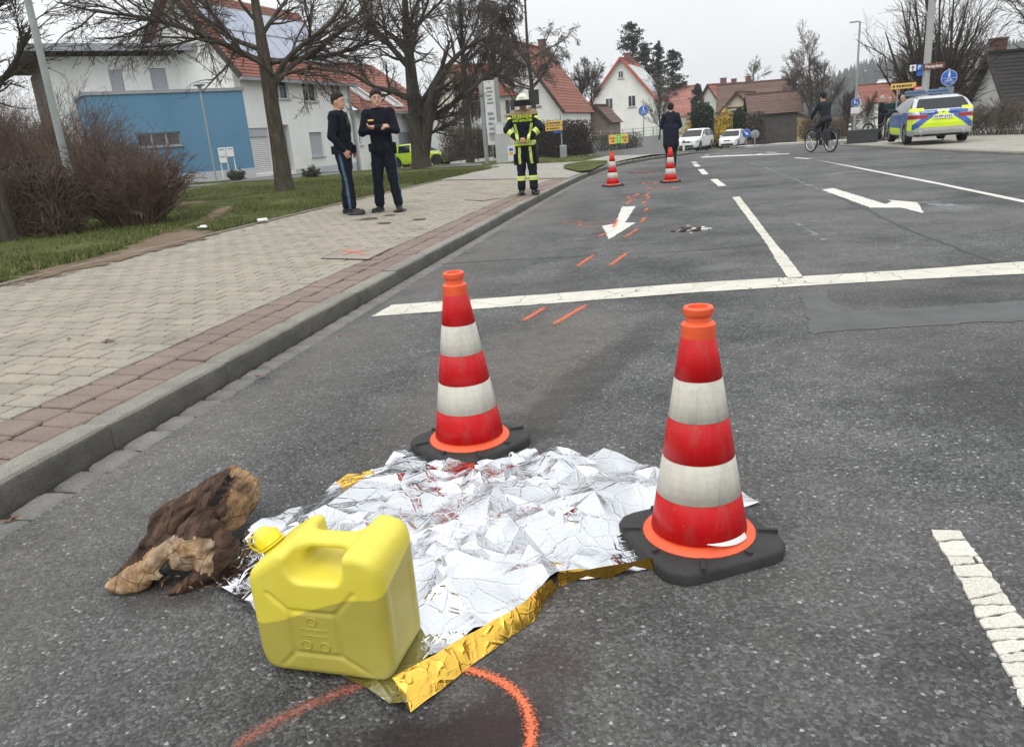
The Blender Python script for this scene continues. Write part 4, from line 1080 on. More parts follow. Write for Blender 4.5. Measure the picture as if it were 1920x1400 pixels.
    for k in range(len(prof) - 1):
        for i in range(n): j = (i + 1) % n; q.f.append((k * n + i, k * n + j, (k + 1) * n + j, (k + 1) * n + i))
    q.f += [tuple(range(n - 1, -1, -1)), tuple(range((len(prof) - 1) * n, len(prof) * n))]; q.m = [0] * len(q.f)
    q.v = [tuple(M @ Vector(v)) for v in q.v]; q.build('cap', M_CAP, CAN, True, 30)
    q = MB(); P = [M @ Vector(p) for p in ((-.040, .012, .004), (-.06, .01, .0), (-.07, .005, .022), (-.06, 0, .044), (-.035, 0, .05), (-.015, 0, .042))]
    Pn = [p * .0 for p in P]; sm = []
    for i in range(len(P) - 1):
        p0, p1, p2, p3 = P[max(i - 1, 0)], P[i], P[i + 1], P[min(i + 2, len(P) - 1)]
        for k in range(5):
            u = k / 5; sm.append(.5 * ((2 * p1) + (p2 - p0) * u + (2 * p0 - 5 * p1 + 4 * p2 - p3) * u * u + (3 * p1 - p0 - 3 * p2 + p3) * u ** 3))
    sm.append(P[-1]); q.tube(sm, .0028, 6); q.build('cap_strap', M_CAP, CAN, True)
    q = MB()
    for cx, cz, r in ((-.012, .165, .011), (-.034, .097, .012), (.012, .095, .012)):
        q.tube([(cx + r * math.cos(a), -.1056, cz + r * math.sin(a)) for a in np.linspace(0, 2 * math.pi, 17)], .0017, 5, False)
    for z in (.125, .143): q.tube([(-.045, -.1056, z), (.028, -.1056, z)], .0016, 5)
    q.build('embossed_mark', s.m, CAN, True)
make_can(); CAN.scale = (1.06, 1.05, .985)

# ---- weathered log
LOG = thing('weathered_log', 'broken weathered log of dark bark and bare wood, hollow underneath, beside the foil', 'log', (-1.12, 2.3, 0))
def make_log():
    o0 = np.array([-1.12, 2.3, 0]); S = SDF((-.36, -.42, -.03), (.33, .47, .40), .0065)
    g = lambda x, y, z: gnd(x, y, z) - o0
    BK, WD, GR = 1, 2, 3
    def chain(pts, tag_, k=.03, op='u'):
        P = [(g(*p[:3]), p[3]) for p in pts]
        for (a, ra), (b, rb) in zip(P[:-1], P[1:]): S.cap(a, b, ra, rb, tag_, k, op)
    chain([(292, 1025, .09, .03), (312, 1003, .11, .055), (342, 975, .12, .066), (376, 950, .125, .066), (406, 925, .13, .055), (430, 903, .135, .035)], BK)
    chain([(398, 982, .11, .04), (424, 958, .11, .055), (446, 932, .115, .056), (452, 906, .13, .042), (438, 890, .15, .026)], WD, .02)
    chain([(360, 995, .15, .025), (395, 950, .175, .03), (430, 900, .175, .022)], BK, .02)
    chain([(213, 1096, .025, .02), (255, 1080, .04, .036), (300, 1060, .06, .048), (345, 1040, .08, .048), (390, 1024, .1, .036)], GR, .025)
    chain([(358, 1000, .13, .03), (388, 1000, .13, .034), (412, 1012, .11, .032), (424, 1035, .085, .026), (414, 1062, .05, .02), (402, 1082, .02, .014)], BK, .012)
    chain([(212, 1090, .03, .014), (240, 1070, .05, .026), (275, 1043, .07, .04), (312, 1018, .09, .05)], BK, .03)
    chain([(398, 1030, .085, .03), (390, 1050, .065, .032), (386, 1070, .04, .028)], GR, .012)
    chain([(326, 1108, .006, .004), (338, 1101, .012, .007), (356, 1092, .02, .013), (384, 1075, .035, .024)], BK, .015)
    chain([(225, 1095, .015, .02), (275, 1090, .018, .022)], WD, .02)
    a = g(325, 1078, .02); S.ell(a + np.array([.0, .05, .0]), (.07, .1, .05), 4, .015, 's')
    a = g(300, 1085, .01); S.ell(a + np.array([.0, .06, -.02]), (.05, .09, .035), 4, .015, 's')
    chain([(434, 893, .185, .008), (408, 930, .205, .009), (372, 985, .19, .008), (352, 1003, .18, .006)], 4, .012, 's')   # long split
    n = S.n; ax = [S.lo[i] + S.vox * np.arange(n[i]) for i in range(3)]
    Pg = np.stack(np.meshgrid(*ax, indexing='ij'), -1)
    # fibres run along the log
    u = np.array([.55, .83, .1]); al = Pg @ u; Q = Pg - u * al[..., None] * .82
    S.d += (.014 * vnoise(Q, 24, 1) + .011 * vnoise(Q, 52, 2) + .004 * np.abs(vnoise(Pg, 45, 4)) + .012 * vnoise(Pg, 9, 5)).astype(np.float32) * (S.d < .1)
    V, F, Tg = S.mesh()
    s = NT('log_surface'); co = s.co('Object'); at_ = s.n('ShaderNodeAttribute', attribute_name='wood').outputs['Fac']
    mp = s.n('ShaderNodeMapping'); mp.inputs['Rotation'].default_value = (0, 0, R(-33)); mp.inputs['Scale'].default_value = (1, .16, 1); s.l(co, mp.inputs[0])
    n1 = s.noise(mp.outputs[0], 30, 6, .7); n2 = s.noise(co, 11, 5, .65)
    bark = s.ramp(n1, [(.3, (.016, .01, .007)), (.48, (.052, .03, .02)), (.62, (.1, .06, .038)), (.8, (.24, .145, .085))])
    wood = s.ramp(n1, [(.28, (.09, .045, .02)), (.45, (.3, .17, .075)), (.6, (.46, .3, .15)), (.8, (.6, .46, .28))])
    grey = s.ramp(n1, [(.25, (.06, .042, .03)), (.45, (.24, .18, .13)), (.7, (.42, .35, .27))])
    m1 = s.math('ADD', at_, s.mapr(n2, 0, 1, -.75, .75))
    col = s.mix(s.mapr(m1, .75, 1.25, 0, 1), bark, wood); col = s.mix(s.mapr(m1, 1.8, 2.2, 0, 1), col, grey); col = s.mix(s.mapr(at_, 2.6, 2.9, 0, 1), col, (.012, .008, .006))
    v = s.n('ShaderNodeTexVoronoi'); v.feature = 'DISTANCE_TO_EDGE'; v.inputs['Scale'].default_value = 14; s.l(mp.outputs[0], v.inputs['Vector'])
    ck = s.ramp(v.outputs['Distance'], [(0, 0), (.03, 1)]); col = s.mix(1, col, s.mix(.88, ck, (1, 1, 1)), 'MULTIPLY')
    s.set(color=col, rough=.88, spec=.25); s.bump(s.math('ADD', n1, s.math('MULTIPLY', ck, .4)), .9, .012)
    me = mesh_np('log', V, F, s.m, smooth=True)
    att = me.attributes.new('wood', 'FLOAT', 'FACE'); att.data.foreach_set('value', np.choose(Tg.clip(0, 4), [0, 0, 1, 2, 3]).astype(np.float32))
    ob('trunk_piece', me, LOG)
    q = MB()      # a few splinters sticking out of the torn end
    for i in range(14):
        p = Vector(g(random.uniform(235, 420), random.uniform(1075, 1100), .02)); d = Vector((random.uniform(-.03, .03), random.uniform(-.05, .0), random.uniform(-.01, .03)))
        q.tube([p, p + d * .6, p + d], [.004, .003, .001], 4)
    q.build('splinter', mat('splinter_wood', (.2, .12, .06), .9, var=.4, scale=30), LOG)['kind'] = 'stuff'
make_log()
# ---- litter: leaves and crumbs lying about
M_LEAF = mat('dead_leaf', (.16, .08, .045), .85, var=.4, scale=30)
def leaf_mesh():
    q = MB(); r = random.Random(3); n = 9
    for i in range(n):
        a = 2 * math.pi * i / n; rr = .03 * r.uniform(.5, 1.1); q.v.append((rr * 1.5 * math.cos(a), rr * .7 * math.sin(a), r.uniform(.003, .018)))
    q.v.append((0, 0, .006)); q.f = [(i, (i + 1) % n, n) for i in range(n)]; q.m = [0] * n; return q.mesh('dead_leaf', M_LEAF)
lm = leaf_mesh()
for i, (px, lab) in enumerate((((205, 640), 'curled brown leaf lying on the grey pavers'), ((640, 637 - 5), 'brown leaf lying on the pink pavers by the kerb'), ((485, 708), 'reddish dead leaf in the gutter beside the kerb'), ((20, 978), 'dark scrap of leaf in the gutter at the left edge'), ((130, 637), 'tiny brown leaf on the grey pavers near the left edge'))):
    p = tg(*px) if i in (0, 1, 4) else gnd(*px, .006)
    o = ob('dead_leaf', lm, None, (p[0], p[1], p[2] + .002), i * 1.3); o.scale = [(1.2, 1.2, 1), (1, 1, 1), (1, .8, 1), (.9, .8, 1), (.6, .6, 1)][i]; tag(o, lab, 'leaf', 'fallen leaves')
q = MB(); rr = random.Random(4)
for i in range(36):
    p = gnd(rr.gauss(1292, 15), rr.gauss(431, 3)); s_ = rr.uniform(.01, .045); q.mat(1 if rr.random() < .4 else 0)
    M = Matrix.Translation((p[0], p[1], s_ * .25)) @ Matrix.Rotation(rr.random() * 6, 4, 'Z') @ Matrix.Rotation(rr.uniform(-.4, .4), 4, 'X'); q.box((-s_, -s_ * .5, -s_ * .25), (s_, s_ * .5, s_ * .25), M)
o = q.build('debris', [mat('debris_brown', (.05, .03, .02), .9, var=.4, scale=40), mat('debris_white', (.6, .6, .58), .6)]); tag(o, 'scattered brown crumbs and white splinters on the road', 'debris', kind='stuff')
for px, lab in (((487, 419), 'crumpled white tissue on the grass at the edge of the footpath'), ((381, 432), 'small white scrap of paper lying in the grass')):
    q = MB(); rr = random.Random(int(px[0])); s_ = .07 if px[0] > 400 else .04
    for i in range(3):
        M = Matrix.Translation((rr.uniform(-s_, s_), rr.uniform(-.03, .03), .03)) @ Matrix.Rotation(rr.random() * 6, 4, 'Z') @ Matrix.Rotation(rr.uniform(-.9, .9), 4, 'X'); q.box((-s_, -s_ * .6, -.006), (s_, s_ * .6, .006), M)
    p = tg(*px); o = q.build('litter', mat('tissue', (.8, .8, .78), .9), None, loc=(p[0], p[1], p[2] + .02)); tag(o, lab, 'litter')
print('foreground', round(time.time() - T0, 1))
# ================================================================== buildings
def render_mat(name, c):
    s = NT(name); P = s.pos(); mp = s.n('ShaderNodeMapping'); mp.inputs['Scale'].default_value = (1.1, 1.1, .2); s.l(P, mp.inputs[0]); c = np.array(c)
    col = s.mix(1, s.ramp(s.noise(P, .7, 5, .6), [(.3, tuple(c * .92)), (.7, tuple(np.clip(c * 1.04, 0, .9)))]), s.ramp(s.noise(mp.outputs[0], 1.4, 5, .7), [(.3, .93), (.6, 1.0)]), 'MULTIPLY')
    s.set(color=col, rough=.92, spec=.2); s.bump(s.noise(P, 60, 4), .2, .01); return s.m
M_RENDER = render_mat('white_render', (.84, .84, .81))
M_RENDER2 = mat('cream_render', (.70, .68, .58), .9, var=.06, scale=1.2, bump=.15, bscale=80)
M_BLUE = render_mat('blue_render', (.13, .265, .40))
M_PLINTH = mat('plinth', (.5, .52, .55), .9, var=.08, scale=3)
M_SHUT = mat('roller_shutter', (.42, .43, .46), .6, var=.05, scale=4)
M_FRAMEW = mat('window_frame_white', (.75, .75, .74), .5, var=.04)
M_FRAMEG = mat('window_frame_grey', (.3, .32, .34), .5, var=.05)
M_DWOOD = mat('dark_wood', (.055, .042, .035), .8, var=.35, scale=8, bump=.3)
M_METAL = mat('zinc', (.33, .35, .37), .45, .7, var=.1, scale=4)
M_CHIM = mat('chimney_brick', (.18, .09, .07), .9, var=.3, scale=12, bump=.3)
M_CONC = mat('concrete', (.36, .36, .35), .9, var=.1, scale=3, bump=.2)
def glass_mat():
    s = NT('window_glass'); co = s.co('Object'); c = s.ramp(s.noise(co, 1.5, 3), [(.4, (.015, .018, .02)), (.65, (.05, .055, .06))])
    s.set(color=c, rough=.06, spec=.8); return s.m
M_GLASS = glass_mat()
def tile_mat(name, c, var=.25, scale=1.6):
    s = NT(name); co = s.co('Object'); n = s.noise(co, scale, 5, .7); f = s.noise(co, 14, 3, .7); c = np.array(c)
    col = s.ramp(n, [(.3, tuple(c * (1 - var))), (.5, tuple(c)), (.75, tuple(np.clip(c * (1 + var), 0, 1)))])
    col = s.mix(1, col, s.ramp(f, [(.3, .75), (.7, 1.2)]), 'MULTIPLY')
    r = s.n('ShaderNodeNewGeometry').outputs['Random Per Island']; hs = s.n('ShaderNodeHueSaturation'); s.l(col, hs.inputs['Color']); s.l(s.mapr(r, 0, 1, .85, 1.15), hs.inputs['Value'])
    s.set(color=hs.outputs[0], rough=.8); return s.m
T_RED = tile_mat('roof_tile_red', (.23, .085, .058)); T_ORA = tile_mat('roof_tile_orange', (.36, .11, .07)); T_BRN = tile_mat('roof_tile_brown', (.13, .075, .06)); T_DRK = tile_mat('roof_tile_dark', (.035, .031, .03), .35); T_GRY = tile_mat('roof_tile_grey', (.11, .11, .115)); T_PNK = tile_mat('roof_tile_pink', (.36, .16, .13)); T_MOS = tile_mat('roof_tile_rust', (.25, .09, .06))
def bw(q, name, m, parent, smooth=False, angle=None):
    """world-space shape hung under a parent that is only translated (or two levels of such)"""
    L = Vector((0, 0, 0)); p = parent
    while p is not None: L = L + p.location; p = p.parent
    q.v = [(v[0] - L[0], v[1] - L[1], v[2] - L[2]) for v in q.v]
    return q.build(name, m, parent, smooth, angle)
class Fac:
    """a vertical wall plane: s along u, z up, d outwards"""
    def __init__(s, O, E):
        s.O = np.array([O[0], O[1], 0.]); e = np.array([E[0], E[1], 0.]); s.w = np.linalg.norm(e - s.O); s.u = (e - s.O) / s.w
        n = np.array([s.u[1], -s.u[0], 0]); 
        if n @ (_C - s.O) < 0: n = -n
        s.n = n
    def p(s, a, z, d=0): q = s.O + s.u * a + s.n * d; return (q[0], q[1], z)
    def px(s, x, y, d=0): q = onplane(x, y, s.O + s.n * d, s.n); return float((q - s.O) @ s.u), float(q[2])
    def slab(s, q, a0, a1, z0, z1, d0, d1):
        c = [s.p(a, z, d) for d in (d0, d1) for (a, z) in ((a0, z0), (a1, z0), (a1, z1), (a0, z1))]
        fl = [(0, 1, 2, 3), (7, 6, 5, 4), (0, 4, 5, 1), (1, 5, 6, 2), (2, 6, 7, 3), (3, 7, 4, 0)]
        q.add(c, fl); return q
    def rect(s, x0, y0, x1, y1):
        """pixel box -> a0,a1,z0,z1 on this wall"""
        a, b = s.px(x0, y1), s.px(x1, y0); c, d = s.px(x0, y0), s.px(x1, y1)
        A = sorted([(a[0] + c[0]) / 2, (b[0] + d[0]) / 2]); Z = sorted([(a[1] + d[1]) / 2, (b[1] + c[1]) / 2]); return A[0], A[1], Z[0], Z[1]
def wall(F, a0, a1, z0, z1, holes, m, parent, name='wall', depth=.14):
    q = MB(); xs = sorted({a0, a1, *[h[0] for h in holes], *[h[1] for h in holes]}); zs = sorted({z0, z1, *[h[2] for h in holes], *[h[3] for h in holes]})
    for x, X in zip(xs[:-1], xs[1:]):
        for z, Z in zip(zs[:-1], zs[1:]):
            if not any(h[0] <= x + 1e-6 and X <= h[1] + 1e-6 and h[2] <= z + 1e-6 and Z <= h[3] + 1e-6 for h in holes):
                q.add([F.p(x, z), F.p(X, z), F.p(X, Z), F.p(x, Z)], [(0, 1, 2, 3)])
    for (x, X, z, Z) in holes:
        r = [(x, z), (X, z), (X, Z), (x, Z)]
        for i in range(4):
            A, B = r[i], r[(i + 1) % 4]; q.add([F.p(*A), F.p(*B), F.p(*B, -depth), F.p(*A, -depth)], [(0, 1, 2, 3)])
    for (A, B) in (((a0, z0), (a0, z1)), ((a1, z0), (a1, z1)), ((a0, z1), (a1, z1))):
        q.add([F.p(*A), F.p(*B), F.p(*B, -.35), F.p(*A, -.35)], [(0, 1, 2, 3)])
    q.add([F.p(a0, z0, -.35), F.p(a1, z0, -.35), F.p(a1, z1, -.35), F.p(a0, z1, -.35)], [(0, 1, 2, 3)]) if not holes else None
    return bw(q, name, m, parent)
def window(F, h, parent, style='glass', frame=None, mull=0, sill=True, d=-.12, name='window'):
    frame = frame or M_FRAMEW; x, X, z, Z = h; q = MB(); t = .06
    if style == 'shutter':
        n = max(3, int((Z - z) / .16))
        for i in range(n): F.slab(q, x, X, z + (Z - z) * i / n + .006, z + (Z - z) * (i + 1) / n - .006, d - .02, d + .012)
        F.slab(q, x, X, z, Z, d - .05, d - .02)
        w = bw(q, 'roller_shutter', M_SHUT, parent)
    else:
        for (a, A, b, B) in ((x, X, z, z + t), (x, X, Z - t, Z), (x, x + t, z + t, Z - t), (X - t, X, z + t, Z - t)): F.slab(q, a, A, b, B, d - .04, d + .03)
        for i in range(mull):
            c = x + (X - x) * (i + 1) / (mull + 1); F.slab(q, c - t * .7, c + t * .7, z + t, Z - t, d - .035, d + .035)
        w = bw(q, name, frame, parent); q = MB()
        F.slab(q, x + t * .5, X - t * .5, z + t * .5, Z - t * .5, d - .03, d - .01); bw(q, 'pane', M_GLASS, w)
    if sill:
        q = MB(); F.slab(q, x - .06, X + .06, z - .05, z - .005, d, .08); bw(q, 'sill', M_CONC, w if w.parent else parent)
    return w
def courses(p00, p10, p11, p01, n, lift=.035, th=.04):
    """sloping roof face as lapped tile courses; p00-p10 eaves, p01-p11 ridge"""
    q = MB(); A, B, C, D = [np.array(p, float) for p in (p00, p10, p11, p01)]; N = np.cross(B - A, D - A); N /= np.linalg.norm(N); N = N if N[2] > 0 else -N
    for i in range(n):
        t0, t1 = i / n, min((i + 1.12) / n, 1)
        a, b, c, d = A + (D - A) * t0, B + (C - B) * t0, B + (C - B) * t1, A + (D - A) * t1
        q.add([a + N * lift, b + N * lift, c + N * .004, d + N * .004, a + N * (lift - th), b + N * (lift - th)], [(0, 1, 2, 3), (4, 5, 1, 0)])
    q.add([A - N * .03, B - N * .03, C - N * .03, D - N * .03], [(3, 2, 1, 0)])
    return q
def tiled(p00, p10, p11, p01, n, m, parent, name='roof_slope'): return bw(courses(p00, p10, p11, p01, n), name, m, parent)
def bar(q, a, b, w, h):
    a, b = Vector(a), Vector(b); d = (b - a).normalized(); s_ = d.cross(Vector((0, 0, 1))).normalized() * w / 2; u = s_.cross(d).normalized() * h / 2
    V = [p + i * s_ + j * u for p in (a, b) for (i, j) in ((-1, -1), (1, -1), (1, 1), (-1, 1))]
    return q.add(V, [(0, 1, 2, 3), (7, 6, 5, 4), (0, 4, 5, 1), (1, 5, 6, 2), (2, 6, 7, 3), (3, 7, 4, 0)])

# ---- blue annex
pR, pL = at(480, 327, 38), at(192, 337, 34.4); FB = Fac(pR, pL); zb = .25; ztop = 4.14
blue = thing('blue_annex', 'flat-roofed blue rendered annex in front of the white building', 'building', (pR[0], pR[1], zb))
h = FB.rect(257, 249, 340, 275)
wall(FB, 0, FB.w, .7, ztop, [h], M_BLUE, blue)
w = window(FB, h, blue, 'glass', M_FRAMEG, 2)
q = MB(); FB.slab(q, 0, FB.w, zb - .3, .7, -.3, .025); bw(q, 'plinth', M_PLINTH, blue)
q = MB(); FB.slab(q, -.08, FB.w + .08, ztop + .003, ztop + .14, -3.4, .06); bw(q, 'roof_edge', M_METAL, blue)
FBr = Fac(pR, np.array(pR) - FB.n * 3.2)
for a in (0, FB.w):
    q = MB(); q.add([FB.p(a, zb - .3, -.002), FB.p(a, zb - .3, -3.2), FB.p(a, ztop, -3.2), FB.p(a, ztop, -.002)], [(0, 1, 2, 3)]); bw(q, 'side_wall', M_BLUE, blue)

# ---- white main building with the shallow roof
Oa = np.array(pR) - FB.n * 3.0; FA = Fac(Oa, Oa + FB.u * 10)
white = thing('white_building', 'white two-storey building with grey shutters above the blue annex', 'building', (Oa[0], Oa[1], zb))
a_r = FA.px(446, 105)[0]; a_l = FA.px(92, 150)[0]; z_e = FA.px(440, 104)[1]
hs = [FA.rect(207, 131, 232, 176), FA.rect(284, 128, 314, 176), FA.rect(366, 126, 396, 174)]
wall(FA, min(a_r, a_l) - .2, max(a_r, a_l), zb - .3, z_e, hs, M_RENDER, white)
for h in hs: window(FA, h, white, 'shutter', sill=False)
h = FA.rect(445, 129, 474, 186)
lo_, hi_ = min(a_r, a_l) - .2, max(a_r, a_l)
q = MB(); q.add([FA.p(hi_, zb - .3), FA.p(hi_, zb - .3, -9), FA.p(hi_, z_e, -9), FA.p(hi_, z_e)], [(0, 1, 2, 3)]); bw(q, 'side_wall', M_DWOOD, white)
q = MB(); FA.slab(q, lo_ - .3, hi_ + .9, z_e + .18, z_e + .36, -9.5, 1.1); bw(q, 'roof', T_GRY, white)
q = MB(); FA.slab(q, lo_ - .3, hi_ + .9, z_e + .1, z_e + .4, 1.11, 1.16); bw(q, 'gutter', M_METAL, white)
for i in range(14):
    a = lo_ + (hi_ + .8 - lo_) * (i + .5) / 14; q = MB(); FA.slab(q, a - .05, a + .05, z_e + .02, z_e + .18, 0, 1.08); bw(q, 'rafter', M_DWOOD, white)

# ---- white gabled house with solar roof, receding to the right
P1, P2 = at(479, 327, 38.2), at(672, 315, 47.5); FH = Fac(P1, P2); uB = FH.u; back = -FH.n
house = thing('solar_roof_house', 'tall white house with red tiled roof full of solar panels behind the tree', 'house', (P1[0], P1[1], .1))
z_h = FH.px(655, 141)[1]
W1 = FH.rect(509, 142, 540, 186); W2 = FH.rect(567, 141, 592, 191); W3 = FH.rect(621, 150, 640, 190); W4 = FH.rect(582, 248, 606, 294); D1 = FH.rect(526, 234, 547, 321); D2 = FH.rect(468, 240, 508, 326)
D2 = (max(D2[0], .05), D2[1], D2[2], D2[3])
wall(FH, 0, FH.w, -.3, z_h, [W1, W2, W3, W4, D1, D2], M_RENDER, house, depth=.2)
window(FH, W1, house, 'glass', M_FRAMEW, 1); window(FH, W2, house, 'glass', M_FRAMEW, 1); window(FH, W3, house, 'glass', M_FRAMEW, 1); window(FH, W4, house, 'shutter')
q = MB(); FH.slab(q, D1[0], D1[1], D1[2], D1[3], -.25, -.2); d = bw(q, 'door', M_FRAMEG, house); q = MB(); FH.slab(q, D1[0] + .15, D1[1] - .15, D1[2] + .3, D1[3] - .6, -.2, -.19); bw(q, 'pane', M_GLASS, d)
n = 22
sh = thing('venetian_blind', None, None); sh.parent = house; sh.name = 'blind'
for i in range(n):
    z = D2[2] + (D2[3] - .15 - D2[2]) * i / n; q = MB(); FH.slab(q, D2[0], D2[1], z, z + (D2[3] - D2[2]) / n * .72, -.14, -.11); bw(q, 'slat', M_FRAMEW, sh)
q = MB(); FH.slab(q, D2[0], D2[1], D2[2], D2[3], -.3, -.2); bw(q, 'dark_opening', M_GLASS, house)
q = MB(); FH.slab(q, D2[0], D2[1], D2[3] - .4, D2[3], -.13, -.05); bw(q, 'blind_box', M_SHUT, house)
q = MB(); FH.slab(q, D2[1] + .1, D1[0] - .05, -.3, .42, 0, .02); FH.slab(q, D1[1] + .1, FH.w, -.4, .42, 0, .02); bw(q, 'plinth', M_PLINTH, house)
q = MB(); q.tube([FH.p(FH.w - .12, z_h - .1, .1), FH.p(FH.w - .12, -.2, .1)], .06, 8); bw(q, 'downpipe', M_METAL, house)
# gable triangle at the near end, roof slopes
Gn = Fac(P1, np.array(P1) + back * 10); gl = Gn.px(250, 90)[0]; gz = Gn.px(322, -24)[1]
hw = gl / 2; zr = gz
A0 = np.array([*P1[:2], z_h]); A1 = A0 + back * gl; R0 = A0 + back * hw; R0[2] = zr; Lb = uB * (FH.w + .3); ov = uB * .5
q = MB(); q.add([A0, A1, R0], [(0, 1, 2)]); q.add([A0, A0 * [1, 1, 0], A1 * [1, 1, 0], A1], [(0, 1, 2, 3)]); q.add([A1, A1 + Lb, A0 + Lb, R0 + Lb], [(0, 1, 2)]); bw(q, 'gable_wall', M_RENDER, house)
sl = (R0 - A0); ev = -sl / np.linalg.norm(sl) * .7; ev2 = (A1 - R0) / np.linalg.norm(A1 - R0) * .7
rs = tiled(A0 + ev - ov, A0 + ev + Lb, R0 + Lb, R0 - ov, 26, T_RED, house)
tiled(A1 + ev2 + Lb, A1 + ev2 - ov, R0 - ov, R0 + Lb, 26, T_RED, house)
q = MB(); bar(q, A0 + ev - ov, R0 - ov, .06, .28); bar(q, A1 + ev2 - ov, R0 - ov, .06, .28); bw(q, 'bargeboard', M_DWOOD, house)
q = MB(); bar(q, A0 + ev - ov + [0, 0, -.08], A0 + ev + Lb + [0, 0, -.08], .14, .14); bw(q, 'gutter', M_METAL, house)
M_SOLAR = mat('solar_panel', (.3, .33, .42), .14, .5, var=.05, spec=.9); M_SOLF = mat('solar_frame', (.36, .38, .42), .35, .8, var=.05)
def panels(base, du, dv, nu, nv, N, parent):
    for i in range(nu):
        for j in range(nv):
            p = base + du * i + dv * j; a, b = du * .97, dv * .97
            q = MB(); q.add([p + N * .1, p + a + N * .1, p + a + b + N * .1, p + b + N * .1, p + N * .05, p + a + N * .05, p + a + b + N * .05, p + b + N * .05], [(0, 1, 2, 3), (0, 4, 5, 1), (1, 5, 6, 2), (2, 6, 7, 3), (3, 7, 4, 0)])
            o = bw(q, 'solar_panel', M_SOLAR, parent); q = MB()
            for (s0, s1) in ((p, p + a), (p + a, p + a + b), (p + a + b, p + b), (p + b, p)): bar(q, s0 + N * .1, s1 + N * .1, .05, .03)
            bw(q, 'frame', M_SOLF, o)
Nr = np.cross(Lb, sl); Nr /= np.linalg.norm(Nr); Nr = Nr if Nr[2] > 0 else -Nr
panels(A0 + sl * .13 + uB * .5, uB * 1.02, sl / np.linalg.norm(sl) * 1.6, 9, int(np.linalg.norm(sl) * .85 / 1.6), Nr, house)

# ---- low red-roofed house with skylights and garage doors
P3 = at(818, 309, 58); P2b = np.array(P2) + uB * .05 + np.array([.15, .1, 0]); FC = Fac(P2b, P3)
low = thing('red_roof_house', 'low white house with red tiled roof and two skylights behind the policemen', 'house', (P2b[0], P2b[1], 0))
z_c = FC.px(690, 207)[1]
H1 = FC.rect(664, 250, 677, 273); H1 = (max(.15, H1[0]), max(.5, H1[1]), H1[2], H1[3]); H2 = FC.rect(748, 247, 806, 285)
wall(FC, 0, FC.w, -.6, z_c, [H1, H2], M_RENDER, low); window(FC, H1, low, 'glass', M_FRAMEW)
q = MB(); n = 8
for i in range(n): FC.slab(q, H2[0], H2[1], H2[2] + (H2[3] - H2[2]) * i / n + .01, H2[2] + (H2[3] - H2[2]) * (i + 1) / n - .01, -.1, -.07)
FC.slab(q, H2[0], H2[1], H2[2], H2[3], -.14, -.1); bw(q, 'garage_door', M_SHUT, low)
C0 = np.array([*FC.p(-.2, 0)[:2], z_c - .1]) + FC.n * .5; C1 = np.array([*FC.p(FC.w + .4, 0)[:2], z_c - .1]) + FC.n * .5
zrc = onplane(700, 120, C0 - FC.n * 5.0, FC.n)[2]
U = -FC.n * 5.0 + np.array([0, 0, zrc - z_c])
tiled(C0, C1, C1 + U, C0 + U, 16, T_RED, low)
tiled(C1 - FC.n * 10, C0 - FC.n * 10, C0 + U, C1 + U, 16, T_RED, low)
q = MB(); bar(q, C0 + [0, 0, -.06], C1 + [0, 0, -.06], .14, .12); bw(q, 'gutter', M_METAL, low)
Nc = np.cross(C1 - C0, U); Nc /= np.linalg.norm(Nc); Nc = Nc if Nc[2] > 0 else -Nc
uC = FC.u
for px in ((676, 176), (730, 188)):
    c = onplane(px[0], px[1], C0 + Nc * .08, Nc); dv = U / np.linalg.norm(U); q = MB()
    for (a, b) in ((-1, -1), (1, -1), (1, 1), (-1, 1)): pass
    K = [c + uC * .55 * i + dv * .75 * j for (i, j) in ((-1, -1), (1, -1), (1, 1), (-1, 1))]
    for a, b in zip(K, K[1:] + K[:1]): bar(q, a + Nc * .05, b + Nc * .05, .12, .14)
    o = bw(q, 'skylight', M_FRAMEW, low); q = MB(); q.add([k + Nc * .06 for k in K], [(0, 1, 2, 3)]); bw(q, 'pane', M_GLASS, o)

